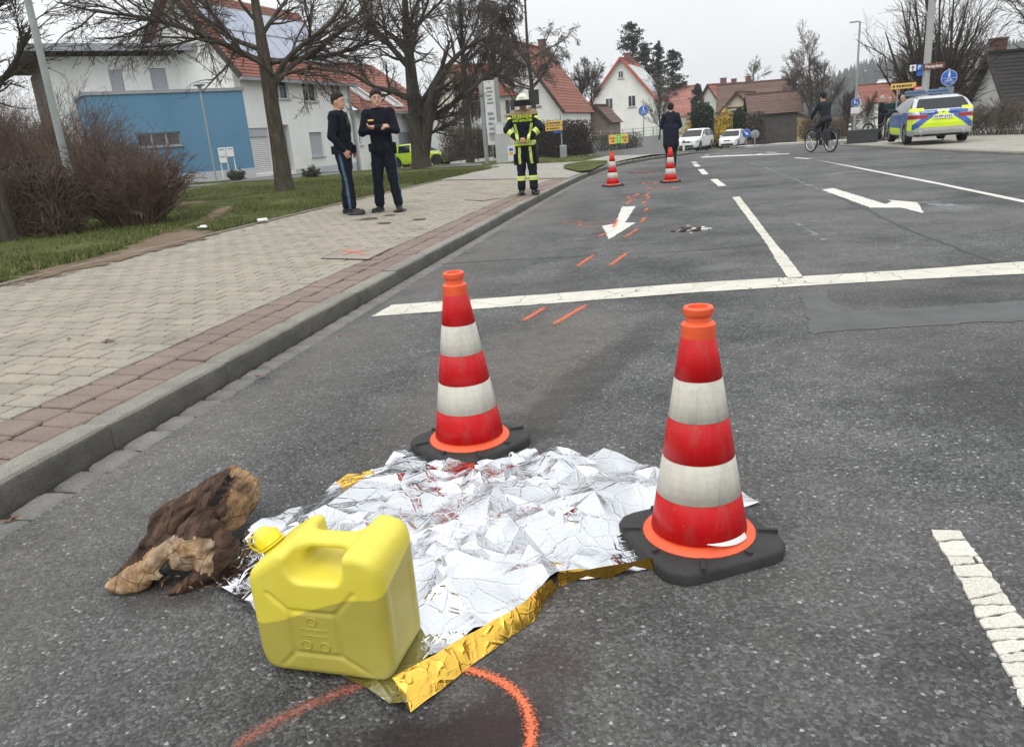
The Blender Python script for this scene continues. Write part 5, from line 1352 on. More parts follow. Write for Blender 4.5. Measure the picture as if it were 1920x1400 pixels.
# ---- white garage block and the cream house behind it
g0, g1 = at(795, 306, 53), at(925, 300, 62); FG = Fac(g0, g1); zg = FG.px(860, 217)[1]
gar = thing('white_garage', 'flat-roofed white garage wall behind the bare hedge', 'garage', (g0[0], g0[1], -.3))
wall(FG, 0, FG.w, -1.2, zg, [], M_RENDER, gar); q = MB(); FG.slab(q, -.1, FG.w + .1, zg + .003, zg + .16, -5, .12); bw(q, 'roof_edge', M_FRAMEG, gar)
def simple_house(name, label, O, rz, w, dep, ze, zr, wallm, roofm, zbase=-1.5, ov=.45, courses_n=14, chim=(), wins=(), side=(), verge=None, label_cat='house', hip=0):
    """gable face along local x at y=0 facing -y; ridge along +y. windows: (x0,x1,z0,z1)"""
    t = thing(name, label, label_cat, O, rz); q = MB()
    q.add([(-w / 2, 0, zbase), (w / 2, 0, zbase), (w / 2, 0, ze), (0, 0, zr), (-w / 2, 0, ze)], [(0, 1, 2, 3, 4)])
    q.add([(-w / 2, dep, zbase), (w / 2, dep, zbase), (w / 2, dep, ze), (0, dep, zr), (-w / 2, dep, ze)], [(4, 3, 2, 1, 0)])
    q.add([(w / 2, 0, zbase), (w / 2, dep, zbase), (w / 2, dep, ze), (w / 2, 0, ze)], [(0, 1, 2, 3)]); q.add([(-w / 2, dep, zbase), (-w / 2, 0, zbase), (-w / 2, 0, ze), (-w / 2, dep, ze)], [(0, 1, 2, 3)])
    q.build('wall', wallm, t)
    sl_ = np.array([w / 2, 0, ze - zr]); e = sl_ / np.linalg.norm(sl_) * ov
    for s_ in (1, -1):
        E0 = np.array([s_ * (w / 2 + e[0]), -ov, ze + e[2] + .03]); E1 = E0 + [0, dep + 2 * ov, 0]; r0 = np.array([0, -ov, zr + .03]); r1 = r0 + [0, dep + 2 * ov, 0]
        P = (E0, E1, r1, r0) if s_ > 0 else (E1, E0, r0, r1)
        o = courses(*P, courses_n).build('roof_slope', roofm, t)
    q = MB()
    for s_ in (1, -1): bar(q, (s_ * (w / 2 + e[0]), -ov - .03, ze + e[2]), (0, -ov - .03, zr), .06, .24)
    q.build('bargeboard', verge or M_DWOOD, t)
    q = MB(); bar(q, (0, -ov, zr + .08), (0, dep + ov, zr + .08), .3, .14); q.build('ridge', roofm, t)
    for (cx, cy, cw, ch) in chim:
        q = MB(); q.box((cx - cw, cy - cw, ze), (cx + cw, cy + cw, ch)); q.box((cx - cw - .06, cy - cw - .06, ch + .002), (cx + cw + .06, cy + cw + .06, ch + .1)); q.build('chimney', M_CHIM, t)
    def win(f, h):
        x0, x1, z0, z1 = h; t_ = .07
        def pt(x, z, d): return (x, -d, z) if f == 0 else (w / 2 + d, x, z)
        def sl(q, a, b, c, d, e0, e1):
            V = [pt(x, z, dd) for dd in (e0, e1) for (x, z) in ((a, c), (b, c), (b, d), (a, d))]; q.add(V, [(0, 1, 2, 3), (7, 6, 5, 4), (0, 4, 5, 1), (1, 5, 6, 2), (2, 6, 7, 3), (3, 7, 4, 0)])
        q = MB()
        for r in ((x0, x1, z0, z0 + t_), (x0, x1, z1 - t_, z1), (x0, x0 + t_, z0 + t_, z1 - t_), (x1 - t_, x1, z0 + t_, z1 - t_), ((x0 + x1) / 2 - .03, (x0 + x1) / 2 + .03, z0 + t_, z1 - t_)): sl(q, *r, .0, .05)
        o = q.build('window', M_FRAMEW, t); q = MB(); sl(q, x0 + .03, x1 - .03, z0 + .03, z1 - .03, .004, .025); q.build('pane', M_GLASS, o)
        q = MB(); sl(q, x0 - .08, x1 + .08, z0 - .1, z0 - .01, .0, .12); q.build('sill', M_CONC, o)
    for h in wins: win(0, h)
    for h in side: win(1, h)
    return t
# cream gable behind the garage
c = at(850, 217, 66); simple_house('cream_house', 'cream house part with red roof rising above the garage', (c[0], c[1], 0), R(-60), 5, 7, 4.6, 6.9, M_RENDER2, T_RED, -1, wins=[(-1.4, -.5, 2.6, 4.2), (.5, 1.4, 2.6, 4.2)], side=[(1.2, 2.2, 2.9, 4.1), (3.4, 4.4, 2.9, 4.1)])
# red steep house behind the far hedge
c = at(975, 252, 66); hd = simple_house('steep_red_house', 'white gabled house with steep rust-red roof behind the long brown hedge', (c[0], c[1], 0), math.atan2(-.36, .93), 7.4, 9, 3.1, 8.3, M_RENDER, T_MOS, -1.2, .5, 22, chim=[(.3, 6.5, .28, 8.9)], wins=[(-2.2, -1.2, 3.4, 4.7), (.9, 1.9, 3.4, 4.7), (-.5, .4, 5.6, 6.5), (-2.4, -1.2, 0.4, 1.9), (1.2, 2.4, .4, 1.9)], side=[(1.5, 2.6, .7, 1.9), (5, 6.2, .7, 1.9)])
# brown shed by it
c = at(1118, 232, 74); simple_house('brown_shed', 'small shed with brown roof and lattice beside the steep red house', (c[0], c[1], 0), R(-25), 2.6, 3.4, 1.9, 3.3, mat('shed_wall', (.22, .17, .14), .9), T_BRN, -1.5, .3, 8)
# white house with the solar roof far off
c = at(1168, 250, 106); he = simple_house('white_gable_house', 'white gabled house with red roof edge and pale solar panels in front of the conifers', (c[0], c[1], 0), math.atan2(-.36, .93), 8.6, 11, 4.6, 9.7, M_RENDER, T_ORA, -1.5, .5, 24, chim=[(.2, 3.0, .35, 10.4), (.2, 6, .3, 10.2)], wins=[(-2.2, -1.2, 3.6, 5.0), (.8, 1.8, 3.7, 5.1), (-.4, .3, 7.3, 8.2), (-2.1, -1.0, -.3, 1.5)], side=[(2, 3.2, 2, 3.4), (6, 7.2, 2, 3.4)], verge=mat('red_verge', (.4, .07, .04), .7))
sl_ = np.array([4.3, 0, 4.6 - 9.7]); sl_ /= np.linalg.norm(sl_); Nn = np.array([-sl_[2], 0, sl_[0]])
M_PALE = mat('pale_solar', (.62, .64, .66), .25, .2, var=.05)
for i in range(6):
    for j in range(2):
        p = np.array([0, .8 + i * 1.75, 9.73]) + sl_ * (1.1 + j * 2.7); a, b = np.array([0, 1.68, 0]), sl_ * 2.6; q = MB()
        q.add([p + Nn * .12, p + a + Nn * .12, p + a + b + Nn * .12, p + b + Nn * .12, p + Nn * .03, p + a + Nn * .03, p + a + b + Nn * .03, p + b + Nn * .03], [(0, 1, 2, 3), (0, 4, 5, 1), (1, 5, 6, 2), (2, 6, 7, 3), (3, 7, 4, 0)])
        q.build('solar_panel', M_PALE, he)
# row behind
c = at(1308, 235, 118); simple_house('pink_roof_house', 'low house with pinkish red roof beside the conifers', (c[0], c[1], 0), R(62), 7, 9, 2.4, 6.2, M_RENDER2, T_PNK, -2, .4, 14, chim=[(.6, 2, .3, 6.9)])
c = at(1330, 232, 128); simple_house('twin_chimney_house', 'house with reddish-brown roof and two chimneys behind the clipped thujas', (c[0], c[1], 0), R(-70), 8, 9, 2.9, 6.6, M_RENDER, T_MOS, -2, .4, 16, chim=[(0, 2.6, .35, 7.4), (0, 4.6, .3, 7.2)], wins=[(-1, .2, 3.1, 4.2)])
c = at(1382, 232, 96); ht = simple_house('half_timbered_house', 'small half-timbered gable with cream panels and brown roof behind the white cars', (c[0], c[1], 0), R(-35), 3.8, 6.5, 2.2, 4.2, mat('cream_panel', (.62, .54, .4), .9), T_BRN, -2, .4, 12, wins=[(-1.0, 1.0, .9, 2.3)])
q = MB()
for a, b in (((-1.9, -.04, 2.5), (1.9, -.04, 2.5)), ((0, -.04, 2.5), (0, -.04, 4.1)), ((-1, -.04, 2.5), (-1, -.04, 3.1)), ((1, -.04, 2.5), (1, -.04, 3.1))): bar(q, a, b, .14, .14)
q.build('timber_frame', M_DWOOD, ht)
c = at(1482, 225, 118); simple_house('dark_roof_house', 'broad house with long dark brown roof and chimney behind the barn', (c[0], c[1], 0), R(75), 9, 10, 2.4, 6.1, M_RENDER2, T_BRN, -2, .5, 16, chim=[(.3, 6, .4, 6.9)])
c = at(1486, 250, 88); barn = simple_house('wooden_barn', 'dark wooden barn with low dark roof at the bend', (c[0], c[1], 0), R(78), 6, 4.6, 1.7, 3.6, mat('barn_boards', (.09, .08, .072), .9, var=.3, scale=2), T_BRN, -3, .5, 12)
for i in range(8):
    q = MB(); q.box((3.01, .1 + i * .56, -2.9), (3.05, .1 + i * .56 + .5, 1.6)); q.build('board', mat('barn_boards', (0, 0, 0)), barn)
c = at(1492, 262, 96); simple_house('yellow_shed', 'small yellow-walled shed right of the dark barn', (c[0], c[1], 0), R(15), 2.2, 3, .9, 1.3, mat('yellow_wall', (.6, .48, .22), .9), T_BRN, -3, .25, 6)
c = at(1694, 224, 100); simple_house('red_roof_bungalow', 'red-roofed house far behind the men by the police car', (c[0], c[1], 0), R(80), 7, 5.5, 2.0, 4.0, M_RENDER, T_RED, -3, .4, 12)
c = at(1672, 205, 150); simple_house('white_peak_roof', 'pale pointed roof against the wooded hill', (c[0], c[1], 0), R(10), 3.6, 4, 4.2, 6.2, M_RENDER, mat('pale_roof', (.66, .67, .68), .6), -3, .3, 8)
c = at(1815, 190, 76); simple_house('red_white_gable', 'white gable with red tiled roof behind the grey roof on the right', (c[0], c[1], 0), R(-30), 5.4, 8, 3.6, 5.6, M_RENDER, T_RED, -1, .45, 12, wins=[(-.4, .4, 3.5, 4.4)])
c = at(1788, 240, 62); simple_house('grey_roof_house', 'dark-walled house with grey tiled roof right of the round blue sign', (c[0], c[1], 0), R(-88), 6, 9, 1.6, 3.4, mat('dark_wall', (.05, .052, .058), .8), T_GRY, -1, .4, 12, side=[(1.0, 1.7, .4, 1.6)])
c = at(1852, 245, 50); hk = simple_house('dark_tile_house', 'white cottage with steep dark tiled roof at the right edge', (c[0], c[1], 0), R(-93), 5.0, 14, .8, 3.9, mat('grey_white_render', (.5, .5, .48), .9, var=.1), T_DRK, -2.5, .55, 16, chim=[(-.75, .5, .36, 4.7)])
print('buildings', round(time.time() - T0, 1))
# ================================================================== trees, shrubs, hedges, wooded hill
def bark_mat(name, c, c2, sc_=1.0):
    s = NT(name); co = s.pos(); mp = s.n('ShaderNodeMapping'); mp.inputs['Scale'].default_value = (14 * sc_, 14 * sc_, 2.5 * sc_); s.l(co, mp.inputs[0])
    n = s.noise(mp.outputs[0], 1, 6, .7); n2 = s.noise(co, 1.3, 4)
    col = s.ramp(n, [(.3, tuple(np.array(c) * .5)), (.5, c), (.75, c2)]); col = s.mix(s.ramp(n2, [(.45, 0.0), (.75, .35)]), col, (.085, .09, .05))
    s.set(color=col, rough=.92, spec=.15); s.bump(n, .7, .03); return s.m
M_BARK = bark_mat('bark_grey', (.075, .062, .05), (.15, .13, .105)); M_BARKD = bark_mat('bark_dark', (.05, .042, .036), (.10, .085, .072))
M_TWIG = mat('twig_brown', (.06, .047, .038), .9, var=.25, scale=2); M_TWIGR = mat('twig_red_brown', (.125, .082, .064), .9, var=.35, scale=1.2); M_TWIGP = mat('twig_pale', (.12, .1, .085), .9, var=.3, scale=2)
M_DLEAF = mat('dry_hedge_leaf', (.1, .062, .04), .9, var=.5, scale=3); M_DLEAF2 = mat('dark_hedge_leaf', (.05, .04, .03), .9, var=.5, scale=3)
def smooth_poly(pts, n):
    pts = np.array(pts, float); t = np.linspace(0, len(pts) - 1, n); out = []
    for u in t:
        i = min(int(u), len(pts) - 2); f = u - i; p0, p1, p2, p3 = pts[max(i - 1, 0)], pts[i], pts[i + 1], pts[min(i + 2, len(pts) - 1)]
        out.append(.5 * ((2 * p1) + (-p0 + p2) * f + (2 * p0 - 5 * p1 + 4 * p2 - p3) * f * f + (-p0 + 3 * p1 - 3 * p2 + p3) * f ** 3))
    return np.array(out)
def grow(P, Rd, k, lr, ang, up, n, t0, rg, rmin=.004, wander=.25, rr=.6):
    N, m, _ = P.shape; seg = np.linalg.norm(np.diff(P, axis=1), axis=2); L = seg.sum(1)
    idx = rg.choice(N, N * k, p=L / L.sum()); t = rg.uniform(t0, 1, N * k) * (m - 1); i = np.minimum(t.astype(int), m - 2); f = (t - i)[:, None]
    A, B = P[idx, i], P[idx, i + 1]; pos = A + (B - A) * f; T_ = B - A; T_ /= np.linalg.norm(T_, axis=1, keepdims=True) + 1e-9
    r0 = (Rd[idx, i] * (1 - f[:, 0]) + Rd[idx, i + 1] * f[:, 0]) * rr
    Rn = rg.normal(size=(N * k, 3)); Rn -= (Rn * T_).sum(1, keepdims=True) * T_; Rn /= np.linalg.norm(Rn, axis=1, keepdims=True) + 1e-9
    a = rg.normal(ang, .22, N * k)[:, None]; D = T_ * np.cos(a) + Rn * np.sin(a)
    Ln = L[idx] * lr * rg.uniform(.55, 1.25, N * k) * (1.1 - .45 * t / (m - 1)); step = (Ln / (n - 1))[:, None]
    C = np.zeros((N * k, n, 3)); C[:, 0] = pos; d = D
    for j in range(1, n):
        d = d + rg.normal(0, wander, d.shape) * .5; d[:, 2] += up; d /= np.linalg.norm(d, axis=1, keepdims=True); C[:, j] = C[:, j - 1] + d * step
    rad = np.maximum(r0[:, None] * np.linspace(1, .35, n)[None], rmin)
    return C, rad
def make_tree(name, label, base, limbs, levels, bark, twig, group=None, seed=1, sides=5, rmin=.004, cat='tree', trunk_sides=10):
    """limbs: list of (points, radii); levels: list of (k, length ratio, angle, up, npts, t0)"""
    rg = np.random.default_rng(seed); base = np.array(base, float); t = thing(name, label, cat, tuple(base), 0, group)
    Ps = np.stack([smooth_poly(p, 14) for p, r in limbs]); Rs = np.stack([np.interp(np.linspace(0, 1, 14), np.linspace(0, 1, len(r)), r) for p, r in limbs])
    V, F = tubes_np([Ps[:1]], [Rs[:1]], trunk_sides); ob('trunk', mesh_np('trunk', V - base, F, bark, smooth=True), t)
    if len(Ps) > 1:
        for i in range(1, len(Ps)):
            V, F = tubes_np([Ps[i:i + 1]], [Rs[i:i + 1]], 7); ob('limb', mesh_np('limb', V - base, F, bark, smooth=True), t)
    Pg, Rg = Ps.copy(), Rs.copy()
    if len(Ps) > 1 and Rs[0, 0] > Rs[1:, 0].max() * 1.25:
        tt = np.linspace(.62, 1, 14) * 13; ii = np.minimum(tt.astype(int), 12); ff = (tt - ii)[:, None]; Pg[0] = Ps[0, ii] * (1 - ff) + Ps[0, ii + 1] * ff; Rg[0] = Rs[0, ii] * .5
    cur = [(Pg, Rg)]; polys, rads = [], []
    for li, (k, lr, ang, up, n, t0) in enumerate(levels):
        C, Rd = grow(cur[-1][0], cur[-1][1], k, lr, ang, up, n, t0, rg, rmin); polys.append(C); rads.append(Rd); cur.append((C, Rd))
    VV, FF = [], []; b = 0
    for li, (C, Rd) in enumerate(zip(polys, rads)):
        V, F = tubes_np([C], [Rd], sides if li == 0 else 4 if li == 1 else 3); VV.append(V); FF.append([F, b]); b += len(V)
    V = np.concatenate(VV); F = np.concatenate([f + o for f, o in FF])
    o = ob('crown', mesh_np('crown', V - base, F, twig, smooth=True), t); o['label'] = 'bare twigs of the crown'
    return t, cur
def pxl(Y, *pts): return [at(p[0], p[1], Y + (p[2] if len(p) > 2 else 0)) for p in pts]
# -- the big verge tree by the policemen
Y1 = 21.0; b = at(533, 362, Y1)
limbs = [(pxl(Y1, (535, 362), (531, 335), (523, 280), (511, 205), (499, 130), (488, 62), (478, 0), (470, -70)), [.3, .235, .2, .185, .165, .13, .1, .07]),
 (pxl(Y1, (500, 122), (445, 95, -.3), (385, 68, -.7), (320, 46, -1), (250, 30, -1.3), (180, 22, -1.6), (105, 4, -1.8)), [.085, .075, .06, .05, .04, .03, .015]),
 (pxl(Y1, (494, 95), (430, 70, .3), (385, 38, .5), (345, 0, .7), (320, -40, .8)), [.07, .055, .04, .03, .02]),
 (pxl(Y1, (511, 170), (530, 122, -.2), (566, 85, -.4), (612, 50, -.6), (640, 14, -.7), (662, -25, -.8)), [.09, .075, .06, .05, .04, .02]),
 (pxl(Y1, (514, 160), (545, 125, .3), (585, 98, .5), (628, 68, .8), (664, 36, 1), (700, -8, 1.2)), [.085, .07, .06, .05, .04, .02]),
 (pxl(Y1, (508, 118), (555, 110, .4), (610, 106, .7), (660, 92, 1.0), (705, 75, 1.2), (770, 66, 1.4)), [.07, .06, .05, .045, .035, .015]),
 (pxl(Y1, (508, 150), (545, 136, -.4), (585, 128, -.8), (620, 132, -1.0), (650, 142, -1.1)), [.055, .045, .035, .025, .012]),
 (pxl(Y1, (489, 70), (515, 30, .3), (545, -10, .5), (570, -50, .6)), [.06, .05, .035, .02]),
 (pxl(Y1, (484, 45), (455, 10, -.2), (430, -30, -.4)), [.05, .04, .02]),
 (pxl(Y1, (440, 96, -.3), (424, 125, -.6), (400, 150, -.9), (380, 172, -1.2)), [.035, .028, .02, .01]),
 (pxl(Y1, (320, 46, -1), (285, 62, -1.2), (225, 70, -1.4), (165, 72, -1.5)), [.03, .025, .018, .008]),
 (pxl(Y1, (180, 22, -1.6), (150, 50, -1.8), (120, 65, -2), (95, 95, -2.1)), [.02, .018, .014, .008]),
 (pxl(Y1, (250, 30, -1.3), (215, 2, -1.2), (180, -25, -1.1)), [.028, .022, .012])]
make_tree('verge_tree', 'big bare tree with a leaning trunk left of the policemen', b, limbs, [(7, .55, .7, .03, 8, .1), (5, .58, .62, .0, 7, .1), (5, .58, .6, -.03, 5, .08), (3, .55, .55, -.03, 4, .05)], M_BARK, M_TWIG, 'bare trees along the verge', 3, rmin=.0045)
# -- the two behind
def auto_limbs(trunk, rad, nl, L, up, rg, t0=.35, ang=.85):
    P = smooth_poly(trunk, 14)[None]; Rd = np.interp(np.linspace(0, 1, 14), np.linspace(0, 1, len(rad)), rad)[None]
    C, R_ = grow(P, Rd, nl, L, ang, up, 8, t0, rg, .02, .12, .45)
    return [(trunk, rad)] + [(C[i], R_[i]) for i in range(nl)]
rg = np.random.default_rng(14); Y2 = 33.5
tr = pxl(Y2, (791, 314), (787, 285), (782, 240), (776, 190), (769, 120), (762, 50), (757, -40)); l2 = auto_limbs(tr, [.46, .36, .32, .28, .22, .16, .08], 9, .5, .05, rg, .3)
l2.insert(1, (pxl(Y2, (794, 300), (800, 255, -.2), (803, 205, -.3), (815, 165, -.4), (842, 122, -.5), (872, 92, -.6), (912, 70, -.7)), [.26, .22, .2, .15, .11, .08, .03]))
l2.insert(2, (pxl(Y2, (776, 190), (745, 175), (700, 162, -.3), (660, 140, -.5), (620, 130, -.7)), [.13, .11, .08, .05, .02]))
l2.insert(3, (pxl(Y2, (770, 130), (735, 90), (700, 50), (680, 0), (665, -50)), [.14, .11, .09, .06, .03]))
make_tree('verge_tree', 'bare tree with a forked trunk in front of the lime green car', tr[0], l2, [(6, .52, .7, .05, 7, .1), (5, .58, .62, .03, 6, .1), (5, .58, .6, 0, 4, .08), (2, .6, .55, 0, 3, .05)], M_BARKD, M_TWIG, 'bare trees along the verge', 5, rmin=.0055)
Y3 = 40.0; tr = pxl(Y3, (882, 305), (879, 265), (875, 215), (872, 175), (868, 120), (866, 60), (862, -10)); l3 = auto_limbs(tr, [.24, .19, .17, .15, .12, .09, .05], 9, .5, .06, rg, .38)
l3.insert(1, (pxl(Y3, (874, 190), (892, 160), (915, 135), (940, 100), (955, 60)), [.1, .09, .07, .05, .025]))
make_tree('verge_tree', 'slim bare tree between the hedge and the advertising pillar', tr[0], l3, [(6, .55, .7, .05, 7, .1), (5, .58, .62, .03, 6, .1), (5, .58, .6, 0, 4, .08), (2, .6, .55, 0, 3, .05)], M_BARKD, M_TWIG, 'bare trees along the verge', 6, rmin=.006)
# weeping tree behind the pillar
Yw = 50.0; rg = np.random.default_rng(21); tr = pxl(Yw, (935, 296), (932, 240), (928, 170), (925, 110), (922, 60), (920, 20)); lw = auto_limbs(tr, [.3, .25, .22, .18, .12, .05], 12, .33, .03, rg, .3, 1.0)
make_tree('weeping_tree', 'dark dense weeping tree behind the advertising pillar', tr[0], lw, [(12, .5, .8, -.12, 6, .1), (9, .75, .6, -.3, 6, .1), (6, .5, .4, -.35, 4, .1)], M_BARKD, M_TWIG, None, 7, rmin=.011)
Yb = 58.0; tr = pxl(Yb, (1003, 240), (1000, 190), (993, 130), (988, 70), (985, 10), (983, -30)); lw = auto_limbs(tr, [.2, .16, .13, .1, .07, .03], 14, .34, .05, rg, .2, .9)
lw.append((pxl(Yb, (995, 110), (1020, 95), (1050, 80), (1075, 58)), [.06, .05, .04, .015]))
make_tree('birch_tree', 'slender bare birch with hanging twigs before the steep red roof', tr[0], lw, [(9, .4, .8, -.02, 5, .15), (8, .5, .6, -.2, 5, .1), (4, .5, .4, -.3, 3, .1)], M_BARKD, M_TWIGP, None, 8, rmin=.009)
def bare(name, label, px, Y, top, r, nl, L, levels, seed, spread=.05, bark=None, twig=None, group=None, lean=0, rm=.012, t0=.25):
    rg = np.random.default_rng(seed); x, y = px; n = 6; tr = [at(x + lean * i / (n - 1) - .0 + rg.normal(0, 1.5) * (i > 0), y + (top - y) * i / (n - 1), Y) for i in range(n)]
    lb = auto_limbs(tr, [r, r * .8, r * .65, r * .5, r * .3, r * .12], nl, L, spread, rg, t0, .7)
    return make_tree(name, label, tr[0], lb, levels, bark or M_BARKD, twig or M_TWIG, group, seed, rmin=rm)
LV3 = [(7, .55, .55, .05, 6, .1), (6, .6, .52, .03, 5, .1), (4, .6, .5, 0, 3, .08)]; LV2 = [(9, .58, .55, .05, 6, .1), (8, .6, .52, .03, 4, .1)]
# right-hand big multi-stem tree
Yr = 37.0; rg = np.random.default_rng(31); stems = []
for (tx, ty, dz) in ((1660, 60, -1), (1690, 5, 1), (1712, -30, 0), (1738, -40, -1), (1762, -40, 1), (1790, -30, 0), (1818, -10, -1), (1838, 30, 1), (1645, 120, 0)):
    m = (1745 + (tx - 1745) * .55 + rg.normal(0, 5), 245 + (ty - 245) * .42); stems.append((pxl(Yr, (1752 + rg.normal(0, 6), 262), (1750 + (tx - 1750) * .22, 205, dz * .4), (*m, dz), (tx, ty, dz * 1.6)), [.15, .11, .075, .02]))
make_tree('multi_stem_tree', 'broad multi-stemmed bare tree behind the police car', at(1752, 262, Yr), stems, [(10, .48, .5, .06, 6, .12), (6, .6, .5, .04, 5, .1), (5, .6, .5, 0, 4, .08)], M_BARKD, M_TWIG, None, 32, rmin=.006)
bare('bare_tree', 'bare tree reaching into the top right corner', (1985, 250), 46, -60, .24, 12, .5, LV3, 41, lean=-8)
bare('bare_tree', 'tall brown bare tree left of the wooded hill', (1520, 252), 84, 100, .26, 14, .42, LV3, 42, twig=M_TWIGR, rm=.010)
bare('bare_tree', 'bushy bare tree beside the barn roof', (1545, 255), 78, 140, .2, 14, .5, LV3, 43, rm=.010)
bare('bare_tree', 'rounded bare tree behind the barn', (1488, 245), 100, 135, .2, 14, .5, LV3, 44, rm=.012)
bare('bare_tree', 'thin pale tree on the skyline above the dark roof', (1412, 200), 150, 128, .18, 10, .5, LV2, 45, rm=.022, twig=M_TWIGP)
bare('bare_tree', 'bare garden tree between the red house and the white gable', (1088, 225), 88, 130, .2, 12, .5, LV3, 46, rm=.010)
bare('bare_tree', 'leafless tree right of the red house, half hidden by it', (1112, 225), 95, 142, .18, 12, .5, LV3, 47, rm=.011)
bare('bare_tree', 'upright bare shrub tree in front of the solar roof', (1236, 262), 70, 165, .08, 16, .45, LV2, 48, spread=.2, rm=.010, twig=M_TWIGP, t0=.1)
bare('bare_tree', 'bare tree with fine twigs at the left edge of the picture', (-70, 330), 17, -80, .2, 12, .5, LV3, 49, rm=.006, lean=30)
bare('bare_tree', 'small red-brown tree behind the group of men', (1628, 262), 62, 190, .1, 14, .4, LV2, 50, rm=.010, twig=M_TWIGR, t0=.15)
bare('bare_tree', 'thin brown tree near the round signs', (1590, 255), 70, 175, .1, 14, .45, LV2, 51, rm=.010, t0=.15)
# trunk standing at the left edge
b = at(-2, 446, 11.7); make_tree('verge_tree', 'grey trunk cut by the left edge of the picture', b, [(pxl(11.7, (2, 452), (-4, 410), (-22, 330), (-45, 230), (-60, 100), (-75, -60)), [.24, .19, .17, .15, .13, .1]), (pxl(11.7, (-60, 100), (-20, 40), (0, -20)), [.05, .03, .01])], [(5, .3, .7, 0, 5, .5), (6, .4, .7, -.05, 4, .2), (5, .4, .6, -.05, 3, .1)], M_BARK, M_TWIG, 'bare trees along the verge', 9)

# ---- shrubs: fountains of stems
def shrub(name, label, base, rad, hgt, ns, twig, seed, levels=((5, .5, .5, .06, 4, .25), (4, .5, .55, .03, 3, .2)), r0=.012, rmin=.003, group=None, lean=.9, leaf=None, leafn=0, leafs=.03):
    rg = np.random.default_rng(seed); base = np.array(base, float); t = thing(name, label, 'shrub', tuple(base), 0, group)
    a = rg.uniform(0, 2 * np.pi, ns); q = np.sqrt(rg.random(ns)); n = 6; C = np.zeros((ns, n, 3))
    C[:, 0] = np.stack([np.cos(a) * q * rad * .45, np.sin(a) * q * rad * .45, np.zeros(ns)], 1)
    H = hgt * rg.uniform(.55, 1.05, ns) * (1.05 - .35 * q * q)
    out = np.stack([np.cos(a) * q, np.sin(a) * q, np.zeros(ns)], 1) * lean
    d = out * .7 + np.array([0, 0, 1.0]) + rg.normal(0, .15, (ns, 3)); d /= np.linalg.norm(d, axis=1, keepdims=True)
    for j in range(1, n):
        C[:, j] = C[:, j - 1] + d * (H / (n - 1))[:, None]; d = d + out * .12 + rg.normal(0, .12, (ns, 3)); d /= np.linalg.norm(d, axis=1, keepdims=True)
    Rd = np.maximum(r0 * np.linspace(1, .3, n)[None] * rg.uniform(.5, 1.3, (ns, 1)), rmin)
    V, F = tubes_np([C], [Rd], 4); ob('stems', mesh_np('stems', V, F, twig, smooth=True), t)
    P, R_ = C, Rd; polys, rads = [], []
    for (k, lr, ang, up, nn, t0) in levels: P, R_ = grow(P, R_, k, lr, ang, up, nn, t0, rg, rmin); polys.append(P); rads.append(R_)
    V, F = tubes_np(polys, rads, 3); V[:, 2] = np.maximum(V[:, 2], .01); o = ob('twigs', mesh_np('twigs', V, F, twig, smooth=True), t)
    if leaf is not None:
        tips = P[:, rg.integers(0, P.shape[1], P.shape[0])[0]]; tips = P.reshape(-1, 3); tips = tips[rg.integers(0, len(tips), leafn)] + rg.normal(0, .02, (leafn, 3))
        ob('leaves', cards('leaves', tips, leafs, leaf, rg), t)
    return t
def cards(name, P, size, m, rg, aspect=.6):
    n = len(P); a = rg.normal(size=(n, 3)); a /= np.linalg.norm(a, axis=1, keepdims=True); b = np.cross(a, rg.normal(size=(n, 3))); b /= np.linalg.norm(b, axis=1, keepdims=True)
    s_ = size * rg.uniform(.5, 1.4, (n, 1)); V = np.stack([P - a * s_, P + b * s_ * aspect, P + a * s_, P - b * s_ * aspect], 1).reshape(-1, 3)
    return mesh_np(name, V, np.arange(4 * n).reshape(n, 4), m)
G_SH = 'red-brown shrubs at the left edge'
for i, (px, dY, rad, h_, ns, lab, tw) in enumerate((((255, 424), .3, 1.0, 1.3, 190, 'spreading red-brown shrub next to the earth path', M_TWIGR), ((185, 415), 1.4, 1.3, 1.75, 190, 'taller red-brown shrub behind the lamp post foot', M_TWIGR), ((120, 400), 2.2, 1.5, 2.7, 220, 'dense brown thicket left of the lamp post', M_TWIGR), ((20, 400), 2.5, 1.6, 2.9, 240, 'brown thicket at the far left edge above the hedge', M_TWIGR), ((290, 392), 2.0, .8, 1.15, 70, 'loose shrub whose twigs reach over the blue wall', M_TWIGR), ((-60, 410), 3.5, 1.8, 3.3, 200, 'tall thicket half outside the left edge', M_TWIGR))):
    p = tg(*px); p = p + np.array([p[0] / p[1] * dY, dY, 0]); p[2] = zl(p[0], p[1])
    shrub('bare_shrub', lab, p, rad, h_, ns, tw, 60 + i, ((6, .45, .5, .05, 4, .25), (5, .5, .55, .02, 3, .2)), group=G_SH, leaf=M_DLEAF if i in (2, 3, 5) else mat('dry_tip', (.2, .14, .1), .9, var=.4), leafn=1500, leafs=.012)
